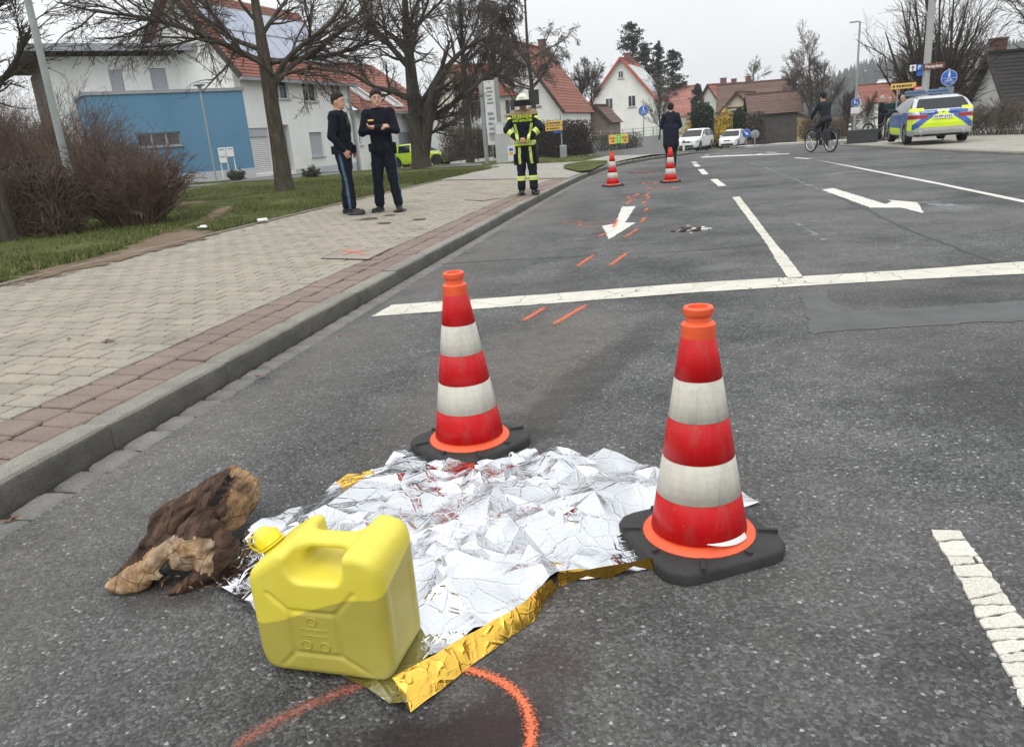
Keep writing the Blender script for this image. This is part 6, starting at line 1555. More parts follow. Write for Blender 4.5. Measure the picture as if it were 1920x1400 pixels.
def hedge(name, label, P0, P1, w, h, ntw, nleaf, twig, leaf, seed, lsize=.03, group=None, rm=.004):
    """clipped hedge between two ground points"""
    rg = np.random.default_rng(seed); P0, P1 = np.array(P0, float), np.array(P1, float); u = P1 - P0; L = np.linalg.norm(u[:2]); ud = u / np.linalg.norm(u); nn = np.array([-ud[1], ud[0], 0])
    t = thing(name, label, 'hedge', tuple(P0), 0, group); n = 5
    s_ = rg.random(ntw); q = rg.uniform(-.5, .5, ntw); zz_ = rg.random(ntw) ** 1.2 * .75 * h; C = np.zeros((ntw, n, 3)); C[:, 0] = u * s_[:, None] + nn * (q * w * .8)[:, None] + np.array([0, 0, 1]) * zz_[:, None]
    d = rg.normal(0, .45, (ntw, 3)) + np.array([0, 0, .8]); d /= np.linalg.norm(d, axis=1, keepdims=True); ln = rg.uniform(.2, .5, ntw) * h * .55
    for j in range(1, n): C[:, j] = C[:, j - 1] + d * (ln / (n - 1))[:, None]; d = d + rg.normal(0, .2, d.shape); d /= np.linalg.norm(d, axis=1, keepdims=True)
    C[:, :, 2] = np.clip(C[:, :, 2], 0, h * 1.04 + rg.normal(0, .02, C.shape[:2])); Rd = np.full((ntw, n), rm) * rg.uniform(.6, 1.8, (ntw, 1))
    V, F = tubes_np([C], [Rd], 3); ob('twigs', mesh_np('twigs', V, F, twig, smooth=True), t)
    Q = u * rg.random((nleaf, 1)) + nn * (rg.uniform(-.5, .5, (nleaf, 1)) * w) + np.array([0, 0, 1]) * (rg.random((nleaf, 1)) * h * 1.0); Q += rg.normal(0, .03, Q.shape); Q[:, 2] = np.maximum(Q[:, 2], .02)
    ob('leaves', cards('leaves', Q, lsize, leaf, rg), t)
    m = max(3, int(L / 1.0)); 
    for i in range(m):
        p = u * (i + .5) / m; q2 = MB(); q2.tube([p, p + np.array([.03, 0, h * .5])], [.03, .015], 5); q2.build('stem', M_BARKD, t)
    return t
p0, p1 = tg(-25, 445), tg(142, 440); hedge('clipped_hedge', 'dark clipped hedge at the left edge in front of the thicket', p0, p1, .7, 1.15, 5200, 9000, M_TWIGR, M_DLEAF2, 71, .016)
p0, p1 = at(838, 304, 47), at(920, 301, 52); hedge('bare_hedge', 'pale bare hedge in front of the white garage', p0, p1, 1.0, 2.35, 2600, 2500, M_TWIGP, M_DLEAF, 72, .04, rm=.009)
p0, p1 = at(1000, 300, 55), at(1106, 292, 60); hedge('beech_hedge', 'dense dark brown hedge behind the yellow direction signs', p0, p1, 1.2, 2.55, 3200, 9000, M_TWIG, M_DLEAF2, 73, .06, rm=.01)
p0, p1 = at(1338, 268, 84), at(1432, 266, 84); hedge('garden_hedge', 'long grey-brown hedge behind the two white cars', p0, p1, 1.4, 3.0, 2400, 6000, M_TWIGP, mat('grey_leaf', (.085, .07, .055), .9, var=.4, scale=1), 74, .09, rm=.010)
p0, p1 = at(1120, 285, 62), at(1200, 278, 66); hedge('low_hedge', 'low green-brown planting in front of the white gable house', p0, p1, 1.0, 1.3, 900, 2600, M_TWIG, mat('ivy_leaf', (.04, .055, .025), .8, var=.4, scale=2), 75, .05, rm=.008)
p0, p1 = at(1500, 262, 80), at(1600, 256, 72); hedge('wild_hedge', 'brown thicket along the road beyond the cyclist', p0, p1, 2.0, 2.2, 2600, 2500, M_TWIGR, M_DLEAF, 76, .06, rm=.010)
for i, (px, Y, rad, h_, ns, lab) in enumerate((((1818, 272), 30, 1.0, 1.0, 45, 'brown bare shrub right of the police car'), ((1862, 275), 29, 1.1, 1.15, 50, 'wide bare shrub in front of the white cottage'), ((1912, 278), 28, 1.2, 1.3, 55, 'bare shrub cut by the right edge'), ((1885, 268), 34, 1.2, 1.2, 45, 'taller bare shrub close to the cottage wall'), ((1800, 262), 36, 1.1, 1.2, 50, 'low twiggy shrub between police car and grey house'))):
    p = at(px[0], px[1], Y); p[2] = 0.0
    shrub('garden_shrub', lab, p, rad, h_, ns, M_TWIGP, 80 + i, ((6, .45, .5, .05, 4, .25), (5, .5, .55, .02, 3, .2)), r0=.014, rmin=.005, group='bare shrubs right of the police car')
for i, (px, s_, lab) in enumerate((((445, 340), .8, 'low scrubby plant by the white mailboxes'), ((585, 333), .7, 'small round shrub at the lawn edge left of the policemen'), ((830, 306), .9, 'low shrub at the nose of the lime green car'))):
    p = tg(*px); shrub('small_shrub', lab, p, .45 * s_, .6 * s_, 70, M_TWIGP, 90 + i, leaf=mat('ivy_leaf', (0, 0, 0)), leafn=900, leafs=.035, group='small shrubs by the driveway')
# forsythia
M_FOR = mat('forsythia_yellow', (.72, .5, .02), .7, var=.2, scale=4); M_FORG = mat('olive_leaf', (.1, .1, .02), .8, var=.3, scale=4)
for i, (px, Y, rad, h_, m, lab) in enumerate((((1316, 266), 76, 1.4, 2.7, M_FOR, 'yellow flowering shrub behind the nearer white car'), ((1360, 266), 80, 1.3, 3.0, M_FOR, 'bright yellow flowering shrub between the two white cars'), ((1288, 270), 78, 1.2, 1.5, M_FORG, 'olive green shrub left of the nearer white car'), ((1345, 268), 84, .9, 1.5, M_FORG, 'olive shrub right behind the nearer white car'))):
    p = at(px[0], px[1], Y); p[2] = roadZ(p[1]) + .1
    shrub('flowering_shrub', lab, p, rad, h_, 90, M_TWIG, 100 + i, ((6, .45, .5, .05, 4, .2), (4, .5, .55, .02, 3, .2)), rmin=.006, leaf=m, leafn=4200, leafs=.07, group='shrubs behind the white cars')
# clipped thujas
def thuja(label, px, Y, w, h, seed):
    rg = np.random.default_rng(seed); p = at(px[0], px[1], Y); t = thing('thuja_column', label, 'shrub', (p[0], p[1], roadZ(Y) + .1), 0, 'clipped dark thujas')
    q = MB(); q.tube([(0, 0, 0), (0, 0, h * .6)], [.1, .04], 6); q.build('trunk', M_BARKD, t)
    n = 7000; z = rg.random(n); r = np.where(z < .8, 1, np.sqrt(np.maximum(0, 1 - ((z - .8) / .2) ** 2))) * w / 2 * np.clip(z * 8 + .6, 0, 1); a = rg.uniform(0, 6.28, n); k = rg.random(n) ** .25
    P = np.stack([np.cos(a) * r * k, np.sin(a) * r * k, z * h], 1) + rg.normal(0, .04, (n, 3)); ob('foliage', cards('foliage', P, .1, mat('thuja_green', (.022, .035, .018), .9, var=.4, scale=2), rg), t)
thuja('broad dark clipped thuja column behind the nearer white car', (1317, 262), 74, 2.0, 4.0, 1); thuja('narrow dark clipped thuja column behind the farther white car', (1386, 265), 76, 1.1, 3.4, 2)
# conifers
M_NEED = mat('needle_green', (.02, .034, .024), .9, var=.45, scale=.8)
def conifer(label, px, Y, top, wid, seed, gap=.0, drop=-.25, group='dark conifers behind the white gable house', nb=None):
    rg = np.random.default_rng(seed); p = at(px[0], px[1], Y); ztop = at(px[0], top, Y)[2]; z0 = p[2] if p[2] < 0 else 0; H = ztop - z0
    t = thing('conifer_tree', label, 'tree', (p[0], p[1], z0), 0, group); q = MB(); q.tube([(0, 0, 0), (0, 0, H * .5), (0, 0, H)], [H * .018, H * .011, .03], 8); q.build('trunk', M_BARKD, t)
    nb = nb or int(H * 12); zf = np.sort(rg.random(nb)) * .86 + .13; a = rg.uniform(0, 6.28, nb); L = wid * ((1 - zf) ** .55 * .8 + .1) * rg.uniform(.45, 1.15, nb)
    n = 5; C = np.zeros((nb, n, 3)); C[:, 0, 2] = zf * H; d = np.stack([np.cos(a), np.sin(a), np.full(nb, drop) + rg.normal(0, .12, nb)], 1)
    for j in range(1, n): C[:, j] = C[:, j - 1] + d * (L / (n - 1))[:, None]; d[:, 2] += .12
    V, F = tubes_np([C], [np.linspace(.06, .015, n)[None].repeat(nb, 0)], 3); ob('branches', mesh_np('branches', V, F, M_BARKD), t)
    k = 44; tt = rg.random((nb, k)) ** .7 * (n - 1) * .999; i = tt.astype(int); f = (tt - i)[..., None]; I = np.arange(nb)[:, None]
    P = C[I, i] * (1 - f) + C[I, i + 1] * f; P = P + rg.normal(0, 1, P.shape) * np.array([.22, .22, .14]) * (L[:, None, None] * .25 + .15); P[..., 2] -= rg.random(P.shape[:2]) * .35
    ob('foliage', cards('foliage', P.reshape(-1, 3), .17, M_NEED, rg, .4), t)
conifer('tallest gappy conifer behind the white gable house', (1190, 245), 128, 40, 5.6, 1, drop=.1, nb=200); conifer('dark conifer just right of the tallest one', (1214, 245), 124, 78, 3.6, 2); conifer('slim pointed conifer above the solar roof', (1236, 245), 130, 76, 2.8, 3); conifer('broad spruce right of the slim pointed conifer', (1263, 245), 120, 90, 4.2, 4)
conifer('small conifer in front of the reddish-brown roof', (1307, 240), 112, 156, 2.0, 5); conifer('lone dark conifer at the foot of the wooded hill', (1640, 210), 170, 172, 3.4, 6, group=None)
# the wooded hill
def hill():
    rg = np.random.default_rng(9); xs = np.linspace(150, 620, 60); ys = np.linspace(420, 900, 40); X, Y = np.meshgrid(xs, ys, indexing='ij')
    def hz(x, y):
        a = x / y     # bearing
        top = np.interp(a, [.30, .38, .46, .60, .8, 1.0], [0, 18, 38, 46, 42, 26]); return -6 + top * np.clip((y - 420) / 300, 0, 1) ** .8 * (y / 720) + 3 * vnoise(np.stack([x, y, 0 * x], -1), .012, 5)
    o = ob('hill', grid_mesh('hill', np.stack([X, Y, hz(X, Y)], -1), mat('forest_floor', (.03, .035, .025), .95, var=.4, scale=.05))); tag(o, 'low hill beyond the village carrying the forest', 'hill', kind='structure')
    n = 5200; y = rg.uniform(440, 760, n); x = y * rg.uniform(.30, .95, n); z = hz(x, y); h_ = rg.uniform(6, 13, n); w = h_ * rg.uniform(.16, .26, n); k = 6
    ang = np.arange(k) / k * 6.283
    prof = [(.25, .12), (1.0, .22), (.62, .5), (.3, .78), (.02, 1.0)]; V = []
    for r, hh in prof:
        jr = rg.uniform(.65, 1.25, (n, k)); V.append(np.stack([x[:, None] + w[:, None] * r * jr * np.cos(ang), y[:, None] + w[:, None] * r * jr * np.sin(ang), z[:, None] + (h_ * hh)[:, None] + 0 * jr], -1))
    V = np.stack(V, 1); I = np.arange(n * len(prof) * k).reshape(n, len(prof), k); J = np.roll(I, -1, 2); F = np.stack([I[:, :-1], J[:, :-1], J[:, 1:], I[:, 1:]], -1).reshape(-1, 4)
    s = NT('forest_tree'); P = s.pos(); r = s.n('ShaderNodeNewGeometry').outputs['Random Per Island']
    c = s.ramp(r, [(.2, (.014, .024, .02)), (.6, (.03, .042, .032)), (.8, (.06, .052, .042)), (1, (.085, .07, .058))]); s.set(color=c, rough=.95, spec=.1)
    o = ob('forest', mesh_np('forest', V.reshape(-1, 3), F, s.m, smooth=True)); tag(o, 'dark mixed forest covering the far hill', 'forest', kind='stuff')
hill()
# ---- grass blades on the verge, denser close by
def grass():
    rg = np.random.default_rng(77); n = 110000; t = rg.uniform(tofY(5), tofY(26), n); sx = SIDE + .05 + rg.random(n) ** 1.6 * 11
    X, Y, _ = kerb(t, sx); A = np.array([p[:2] for p in PATH_POLY]); ins = np.zeros(n, bool); j = len(A) - 1
    for i in range(len(A)):
        ins ^= ((A[i, 1] > Y) != (A[j, 1] > Y)) & (X < (A[j, 0] - A[i, 0]) * (Y - A[i, 1]) / (A[j, 1] - A[i, 1] + 1e-12) + A[i, 0]); j = i
    den = vnoise(np.stack([X, Y, 0 * X], -1), .9, 8) + .5 * vnoise(np.stack([X, Y, 0 * X], -1), 3, 9); keep = (~ins) & (den > -.55 + .2 * rg.random(n)); X, Y = X[keep], Y[keep]; n = len(X)
    Z = zl(X, Y); h_ = rg.uniform(.025, .075, n) * (1 + .5 * (den[keep] > .5)); a = rg.uniform(0, 6.28, n); w = rg.uniform(.004, .008, n); lean = rg.normal(0, .6, (n, 2)) * h_[:, None]
    b = np.stack([X, Y, Z], 1); dx = np.stack([np.cos(a) * w, np.sin(a) * w, 0 * w], 1); tip = b + np.column_stack([lean, h_])
    V = np.stack([b - dx, b + dx, tip], 1).reshape(-1, 3); s = NT('grass_blade'); r = s.n('ShaderNodeNewGeometry').outputs['Random Per Island']
    c = s.ramp(r, [(0, (.05, .07, .02)), (.5, (.09, .11, .032)), (.8, (.14, .145, .05)), (1, (.22, .19, .09))]); s.set(color=c, rough=.8, spec=.2)
    o = ob('grass', mesh_np('grass', V, np.arange(3 * n).reshape(n, 3), s.m)); tag(o, 'short grass growing on the verge beside the footpath', 'grass', kind='stuff')
grass()
print('plants', round(time.time() - T0, 1))
# ================================================================== vehicles and street furniture
def paint(name, c, rough=.3, coat=.6, metal=0):
    s = NT(name); co = s.co('Object'); n = s.noise(co, 6, 4); c = np.array(c)
    s.set(color=s.ramp(n, [(.3, tuple(c * .93)), (.7, tuple(np.clip(c * 1.05, 0, 1)))]), rough=rough, coat=coat, metal=metal); return s.m
M_TYRE = mat('tyre', (.02, .02, .02), .85, var=.2, scale=20); M_RIM = mat('alloy', (.42, .43, .44), .35, .9, var=.08); M_CGL = mat('car_glass', (.012, .014, .016), .08, var=.2, spec=.35)
M_BLK = mat('black_plastic', (.02, .02, .02), .55, var=.2, scale=10); M_CHR = mat('chrome', (.7, .7, .7), .15, 1.0, var=.03)
def poly_sdf(poly, A, B):
    """signed distance to a closed polygon for broadcastable coordinate arrays"""
    d = None; s_ = None; n = len(poly)
    for i in range(n):
        (ax, ay), (bx, by) = poly[i], poly[(i + 1) % n]; ex, ey = bx - ax, by - ay; wx, wy = A - ax, B - ay
        t = np.clip((wx * ex + wy * ey) / (ex * ex + ey * ey + 1e-12), 0, 1); q = (wx - ex * t) ** 2 + (wy - ey * t) ** 2; d = q if d is None else np.minimum(d, q)
        c1 = B >= ay; c2 = B < by; c3 = ex * wy > ey * wx; flip = (c1 & c2 & c3) | (~c1 & ~c2 & ~c3); s_ = np.where(flip, -1.0, 1.0) * (1.0 if s_ is None else s_)
    return np.sqrt(d) * s_
def make_car(name, label, loc, rz, prof, W, axles, rw, body_mat, belt, vox, cat='car', group=None, rake=(1.3, 2.2, 3.9, 4.6), pillars=(2.55, 3.45), livery=None, rim=None, tumble=.2):
    """prof: side outline (y from the nose, z); centre of the car at the origin, nose towards -y"""
    L = max(p[0] for p in prof); t = thing(name, label, cat, loc, rz, group); H = max(p[1] for p in prof)
    P = [(y - L / 2, z) for y, z in prof]; S = SDF((-W / 2 - .1, -L / 2 - .12, .05), (W / 2 + .1, L / 2 + .12, H + .1), vox)
    def halfw(y, z):
        e = np.clip((np.abs(y) - (L / 2 - .75)) / .75, 0, 1); return W / 2 - tumble * np.clip((z - belt) / (H - belt), 0, 1.2) ** 1.25 - .17 * e ** 2.2 - .04 * np.clip((.45 - z) / .3, 0, 1)
    def fn(x, y, z):
        dp = poly_sdf(P, y[0], z[0])[None]; dx = np.abs(x) - halfw(y, z); k = .13; h = np.maximum(k - np.abs(dp - dx), 0) / k; return np.maximum(dp, dx) + h * h * k * .25
    S.put(fn, (-W / 2, -L / 2, .1), (W / 2, L / 2, H), 0, .001)
    for ya in axles:
        for sx in (-1, 1): S.cap((sx * (W / 2 - .16), ya - L / 2, rw), (sx * (W / 2 + .3), ya - L / 2, rw), rw + .05, None, 0, .02, 's')
    V, F, _ = S.mesh(); V = relax(V, F, 1, .4)
    ob('body', mesh_np('body', V, F, body_mat, smooth=True), t)
    c = V[F].mean(1); N = np.cross(V[F[:, 2]] - V[F[:, 0]], V[F[:, 3]] - V[F[:, 1]]); N /= np.linalg.norm(N, axis=1, keepdims=True) + 1e-9
    y = c[:, 1] + L / 2; z = c[:, 2]; ax = np.abs(c[:, 0]); dp = poly_sdf(P, c[:, 1], c[:, 2])
    def pl(nm, mask, m, off=.006):
        if mask.sum() < 4: return None
        V2, F2 = peel(V, F, mask, off); return ob(nm, mesh_np(nm, V2, F2, m, smooth=False), t)
    side = np.abs(N[:, 0]) > .6; glassz = (z > belt + .02) & (dp < -.075)
    cuts = [rake[0]] + list(pillars) + [rake[3]]
    for sx in (-1, 1):
        for a, b in zip(cuts[:-1], cuts[1:]): pl('side_window', side & (np.sign(c[:, 0]) == sx) & glassz & (y > a + .04) & (y < b - .04), M_CGL, .004)
    hw = halfw(c[:, 1], z)
    pl('windscreen', ~side & (z > belt + .03) & (y > rake[0] - .35) & (y < rake[1] - .05) & (N[:, 1] < -.3) & (ax < hw - .07) & (z < H - .1), M_CGL, .004)
    pl('rear_window', ~side & (z > belt + .06) & (y > rake[2] + .02) & (N[:, 1] > .25) & (ax < hw - .09) & (z < H - .1), M_CGL, .004)
    for sx in (-1, 1):
        s1 = np.sign(c[:, 0]) == sx
        pl('headlight', s1 & (y < .42) & (N[:, 1] < -.15) & (z > .58) & (z < .74) & (ax > W / 2 - .5), mat('headlight_glass', (.55, .57, .6), .12, .4, var=.1), .008)
        pl('tail_light', s1 & (y > L - .45) & (N[:, 1] > -.2) & (z > belt - .19) & (z < belt - .09) & (ax > W / 2 - .5), mat('tail_light_red', (.3, .008, .012), .2, var=.2), .01)
    pl('grille', (y < .3) & (N[:, 1] < -.5) & (z > .58) & (z < .70) & (ax < W / 2 - .55), M_BLK, .006)
    pl('lower_grille', (y < .35) & (N[:, 1] < -.5) & (z > .26) & (z < .40) & (ax < W / 2 - .3), M_BLK, .006)
    if livery: livery(t, c, N, y, z, ax, side, pl, L, W, hw)
    for ya in axles:
        for sx in (-1, 1):
            q = MB(); n = 28; x0, x1 = W / 2 - .24, W / 2 - .03
            pr = [(rw - .1, x0), (rw - .02, x0), (rw, x0 + .03), (rw, x1 - .03), (rw - .02, x1), (rw - .075, x1), (rw - .085, x1 - .02)]
            q.lathe([(r, zz) for r, zz in pr], n); q.v = [(sx * v[2], v[1] + ya - L / 2, v[0] + rw) for v in q.v]; w = q.build('wheel', M_TYRE, t, True, 40)
            q = MB(); x2 = x1 - .015
            for k in range(5):
                a = k * 2 * math.pi / 5; ca, sa = math.cos(a), math.sin(a); da, db = math.cos(a + .28), math.sin(a + .28); ea, eb = math.cos(a - .28), math.sin(a - .28); r2 = rw - .085
                q.add([(sx * x2, .05 * ca - .03 * sa + ya - L / 2, .05 * sa + .03 * ca + rw), (sx * x2, .05 * ca + .03 * sa + ya - L / 2, .05 * sa - .03 * ca + rw), (sx * x2, r2 * ea + ya - L / 2, r2 * eb + rw), (sx * x2, r2 * da + ya - L / 2, r2 * db + rw)], [(0, 1, 2, 3)])
            q.lathe([(.06, 0), (.06, .01)], 10); nn = 20
            q.v[-nn:] = [(sx * (x2 + v[2]), v[1] + ya - L / 2, v[0] + rw) for v in q.v[-nn:]]
            q.build('rim', rim or M_RIM, w)
            q = MB(); q.lathe([(rw - .09, 0), (rw - .09, .006)], 24); q.v = [(sx * (x1 - .06 + v[2]), v[1] + ya - L / 2, v[0] + rw) for v in q.v]; q.build('brake_disc', M_BLK, w)
    for sx in (-1, 1):
        q = MB(); yy = rake[0] + .42 - L / 2; q.bbox((-.1, -.06, -.06), (.1, .06, .07), .02); q.v = [(sx * (W / 2 + .06) + v[0], yy + v[1], belt + .07 + v[2]) for v in q.v]; q.build('mirror', body_mat if name != 'police_car' else M_BLK, t, True, 40)
    return t
def text_mesh(txt, size, ext=.002, bold=True):
    cu = bpy.data.curves.new('txt', 'FONT'); cu.body = txt; cu.size = size; cu.align_x = 'CENTER'; cu.align_y = 'CENTER'; cu.extrude = ext; cu.resolution_u = 2
    if bold: cu.offset = size * .018
    o = bpy.data.objects.new('txt', cu); COL.objects.link(o); bpy.context.view_layer.update(); me = bpy.data.meshes.new_from_object(o.evaluated_get(bpy.context.evaluated_depsgraph_get()))
    bpy.data.objects.remove(o); return me
def letter(txt, size, m, parent, M, name='lettering', width=None):
    me = text_mesh(txt, size); 
    if width:
        xs = [v.co.x for v in me.vertices]; k = width / (max(xs) - min(xs)); 
        for v in me.vertices: v.co.x *= k
    me.transform(M); me.materials.clear(); me.materials.append(m); return ob(name, me, parent)

# ---- police estate car
M_SILV2 = paint('police_silver', (.5, .52, .54), .3, .6, .35); M_PBLU = paint('police_blue', (.03, .1, .36), .35, .4); M_PYEL = mat('fluorescent_yellow', (.62, .8, .02), .5, var=.05)
wag = [(.02, .22), (0, .5), (.05, .68), (.3, .78), (1.35, .95), (2.15, 1.37), (2.6, 1.44), (3.4, 1.44), (3.8, 1.41), (4.12, 1.33), (4.5, 1.04), (4.64, .95), (4.7, .62), (4.68, .4), (4.58, .24)]
def pol_livery(t, c, N, y, z, ax, side, pl, L, W, hw):
    rear = (N[:, 1] > .3) & (y > L - .5); x = c[:, 0]
    d1 = ax - .2 - (.88 - z) * 1.35      # sloping blue stripes of an A shape
    pl('yellow_panel', rear & (z > .50) & (z < .87) & (d1 < -.02) & (ax < .62), M_PYEL, .004)
    pl('blue_stripe', rear & (z > .44) & (z < .93) & (d1 >= -.02) & (d1 < .24) & (ax < .82), M_PBLU, .005)
    pl('blue_band', rear & (z > .885) & (z < .995) & (ax < hw - .12) & (ax > .16), M_PBLU, .005)
    pl('yellow_tip', rear & (z > .87) & (z < .99) & (ax < .16 - (z - .87) * .9), M_PYEL, .006)
    for sx in (-1, 1):
        s1 = (np.sign(x) == sx)
        pl('yellow_corner', s1 & (z > .98) & (z < 1.07) & (y > L - .5) & (ax > .52) & (N[:, 1] > -.3), M_PYEL, .006)
        pl('yellow_quarter', s1 & side & (y > L - .95) & (z > .42) & (z < .74) & (z - .42 < (y - L + .95) * .7), M_PYEL, .004)
        pl('yellow_sill', s1 & side & (y > 1.25) & (y < 3.1) & (z > .3) & (z < .5), M_PYEL, .004)
        pl('blue_door', s1 & side & (y > 1.0) & (y < 3.35) & (z > .505) & (z < .9), M_PBLU, .004)
        pl('blue_rear_side', s1 & side & (y > 3.45) & (z > .55 + (L - .95 - y) * .45) & (z < .96) & (y < L - .5), M_PBLU, .004)
        pl('yellow_wing', s1 & side & (y > .25) & (y < .95) & (z > .62) & (z < .8), M_PYEL, .004)
    q = MB(); bar(q, (-.64, .0, 1.515), (.64, .0, 1.515), .27, .07); lb = q.build('lightbar', mat('lightbar_base', (.12, .16, .22), .3, var=.1), t, loc=(0, -.35, 0))
    for sx in (-1, 1):
        q = MB(); q.bbox((-.3, -.145, 0), (.3, .145, .085), .035); q.build('blue_lamp', mat('blue_lens', (.03, .10, .2), .15, var=.1), lb, True, 40, (sx * .34, 0, 1.545))
        q = MB(); q.bbox((-.05, -.05, 0), (.05, .05, .07), .01); q.build('foot', M_BLK, lb, loc=(sx * .42, 0, 1.41))
    yR = L / 2 + .012
    q = MB(); q.bbox((-.27, -.012, -.056), (.27, .012, .056), .006); pt = q.build('number_plate', mat('plate_white', (.72, .72, .7), .4), t, loc=(0, yR - .004, .80))
    rotm = Matrix.Translation((0, .014, -.028)) @ Matrix.Rotation(R(180), 4, 'Z') @ Matrix.Rotation(R(90), 4, 'X')
    letter('N PP 2151', .085, M_BLK, pt, Matrix.Translation((0, .0145, .0)) @ Matrix.Rotation(R(180), 4, 'Z') @ Matrix.Rotation(R(90), 4, 'X'), width=.46)
    q = MB(); q.lathe([(.04, 0), (.04, .008), (.03, .012)], 16); q.v = [(v[0], v[2], v[1]) for v in q.v]; q.build('badge', M_CHR, t, True, 40, (0, L / 2 - .05, .945))
    letter('POLIZEI', .07, M_SILV2, t, Matrix.Translation((.42, L / 2 - .025, .94)) @ Matrix.Rotation(R(180), 4, 'Z') @ Matrix.Rotation(R(72), 4, 'X'), width=.36)
    for sx in (-1, 1):
        q = MB(); q.lathe([(.05, 0), (.05, .1), (.04, .1), (.038, .02)], 14); q.v = [(v[0], v[2], v[1]) for v in q.v]; q.build('exhaust_pipe', M_CHR, t, True, 40, (sx * .58, L / 2 - .1, .33))
        q = MB(); bar(q, (sx * .62, -.3, 1.46), (sx * .6, 1.5, 1.44), .04, .03); q.build('roof_rail', M_BLK, t)
    pl('bumper_lip', (N[:, 1] > .2) & (y > L - .3) & (z > .24) & (z < .30) & (ax < .75), M_BLK, .004)
hd_ = np.array([.3, .954]); pc = np.array([13.85, 25.05]) + hd_ * 1.4
make_car('police_car', 'blue, silver and yellow police estate car with light bar parked on the footpath', (pc[0], pc[1], .062), math.pi - math.atan2(.3, .954), wag, 1.83, (.85, 3.68), .325, M_SILV2, .96, .022, livery=pol_livery, tumble=.3, rake=(1.35, 2.2, 3.95, 4.4), pillars=(2.5, 3.4))
# ---- white cars and the lime car
mpv = [(.05, .2), (0, .5), (.06, .72), (.35, .88), (.95, 1.0), (1.75, 1.48), (2.4, 1.58), (3.4, 1.55), (3.9, 1.42), (4.12, 1.05), (4.2, .8), (4.18, .35), (4.1, .2)]
hat = [(.05, .2), (0, .48), (.06, .7), (.3, .82), (1.0, .95), (1.75, 1.4), (2.3, 1.5), (3.2, 1.47), (3.7, 1.33), (3.92, 1.0), (4.0, .8), (3.98, .35), (3.9, .2)]
sed = [(.05, .2), (0, .48), (.08, .64), (.4, .74), (1.3, .92), (2.1, 1.34), (2.6, 1.42), (3.2, 1.40), (4.05, 1.05), (4.36, .98), (4.42, .75), (4.4, .35), (4.3, .2)]
M_CWH = paint('white_paint', (.8, .8, .8), .3, .6); M_LIME = paint('lime_paint', (.42, .62, .02), .3, .5)
def front_plate(t, c, N, y, z, ax, side, pl, L, W, hw):
    q = MB(); q.bbox((-.26, -.012, -.055), (.26, .012, .055), .006); q.build('number_plate', mat('plate_white', (0, 0, 0)), t, loc=(0, -L / 2 - .012, .47))
    q = MB(); q.lathe([(.06, 0), (.06, .01), (.04, .015)], 16); q.v = [(v[0], -v[2], v[1]) for v in q.v]; q.build('badge', M_CHR, t, True, 40, (0, -L / 2 - .0, .66))
p = at(1314, 281, 61.5); make_car('white_compact_car', 'white compact van-like car parked facing the camera, left one of two', (p[0], p[1] + 1.6, p[2]), R(-34), mpv, 1.76, (.85, 3.42), .31, M_CWH, .98, .035, livery=front_plate, group='white cars parked beyond the bend', rake=(.95, 1.8, 3.3, 4.0), pillars=(1.9, 2.9))
p = at(1384, 277, 68); make_car('white_compact_car', 'white hatchback parked behind the round blue arrow sign', (p[0], p[1] + 1.6, p[2]), R(-30), hat, 1.66, (.8, 3.28), .30, M_CWH, .93, .035, livery=front_plate, group='white cars parked beyond the bend', rake=(1.0, 1.8, 3.15, 3.8), pillars=(1.9, 2.8))
p = at(790, 313.5, 49); make_car('lime_car', 'lime green car parked behind the forked tree trunk', (p[0], p[1], p[2]), R(74), sed, 1.8, (.85, 3.5), .33, M_LIME, .9, .03, livery=front_plate, rim=M_BLK, rake=(1.3, 2.15, 3.2, 4.0), pillars=(2.45, 3.3))
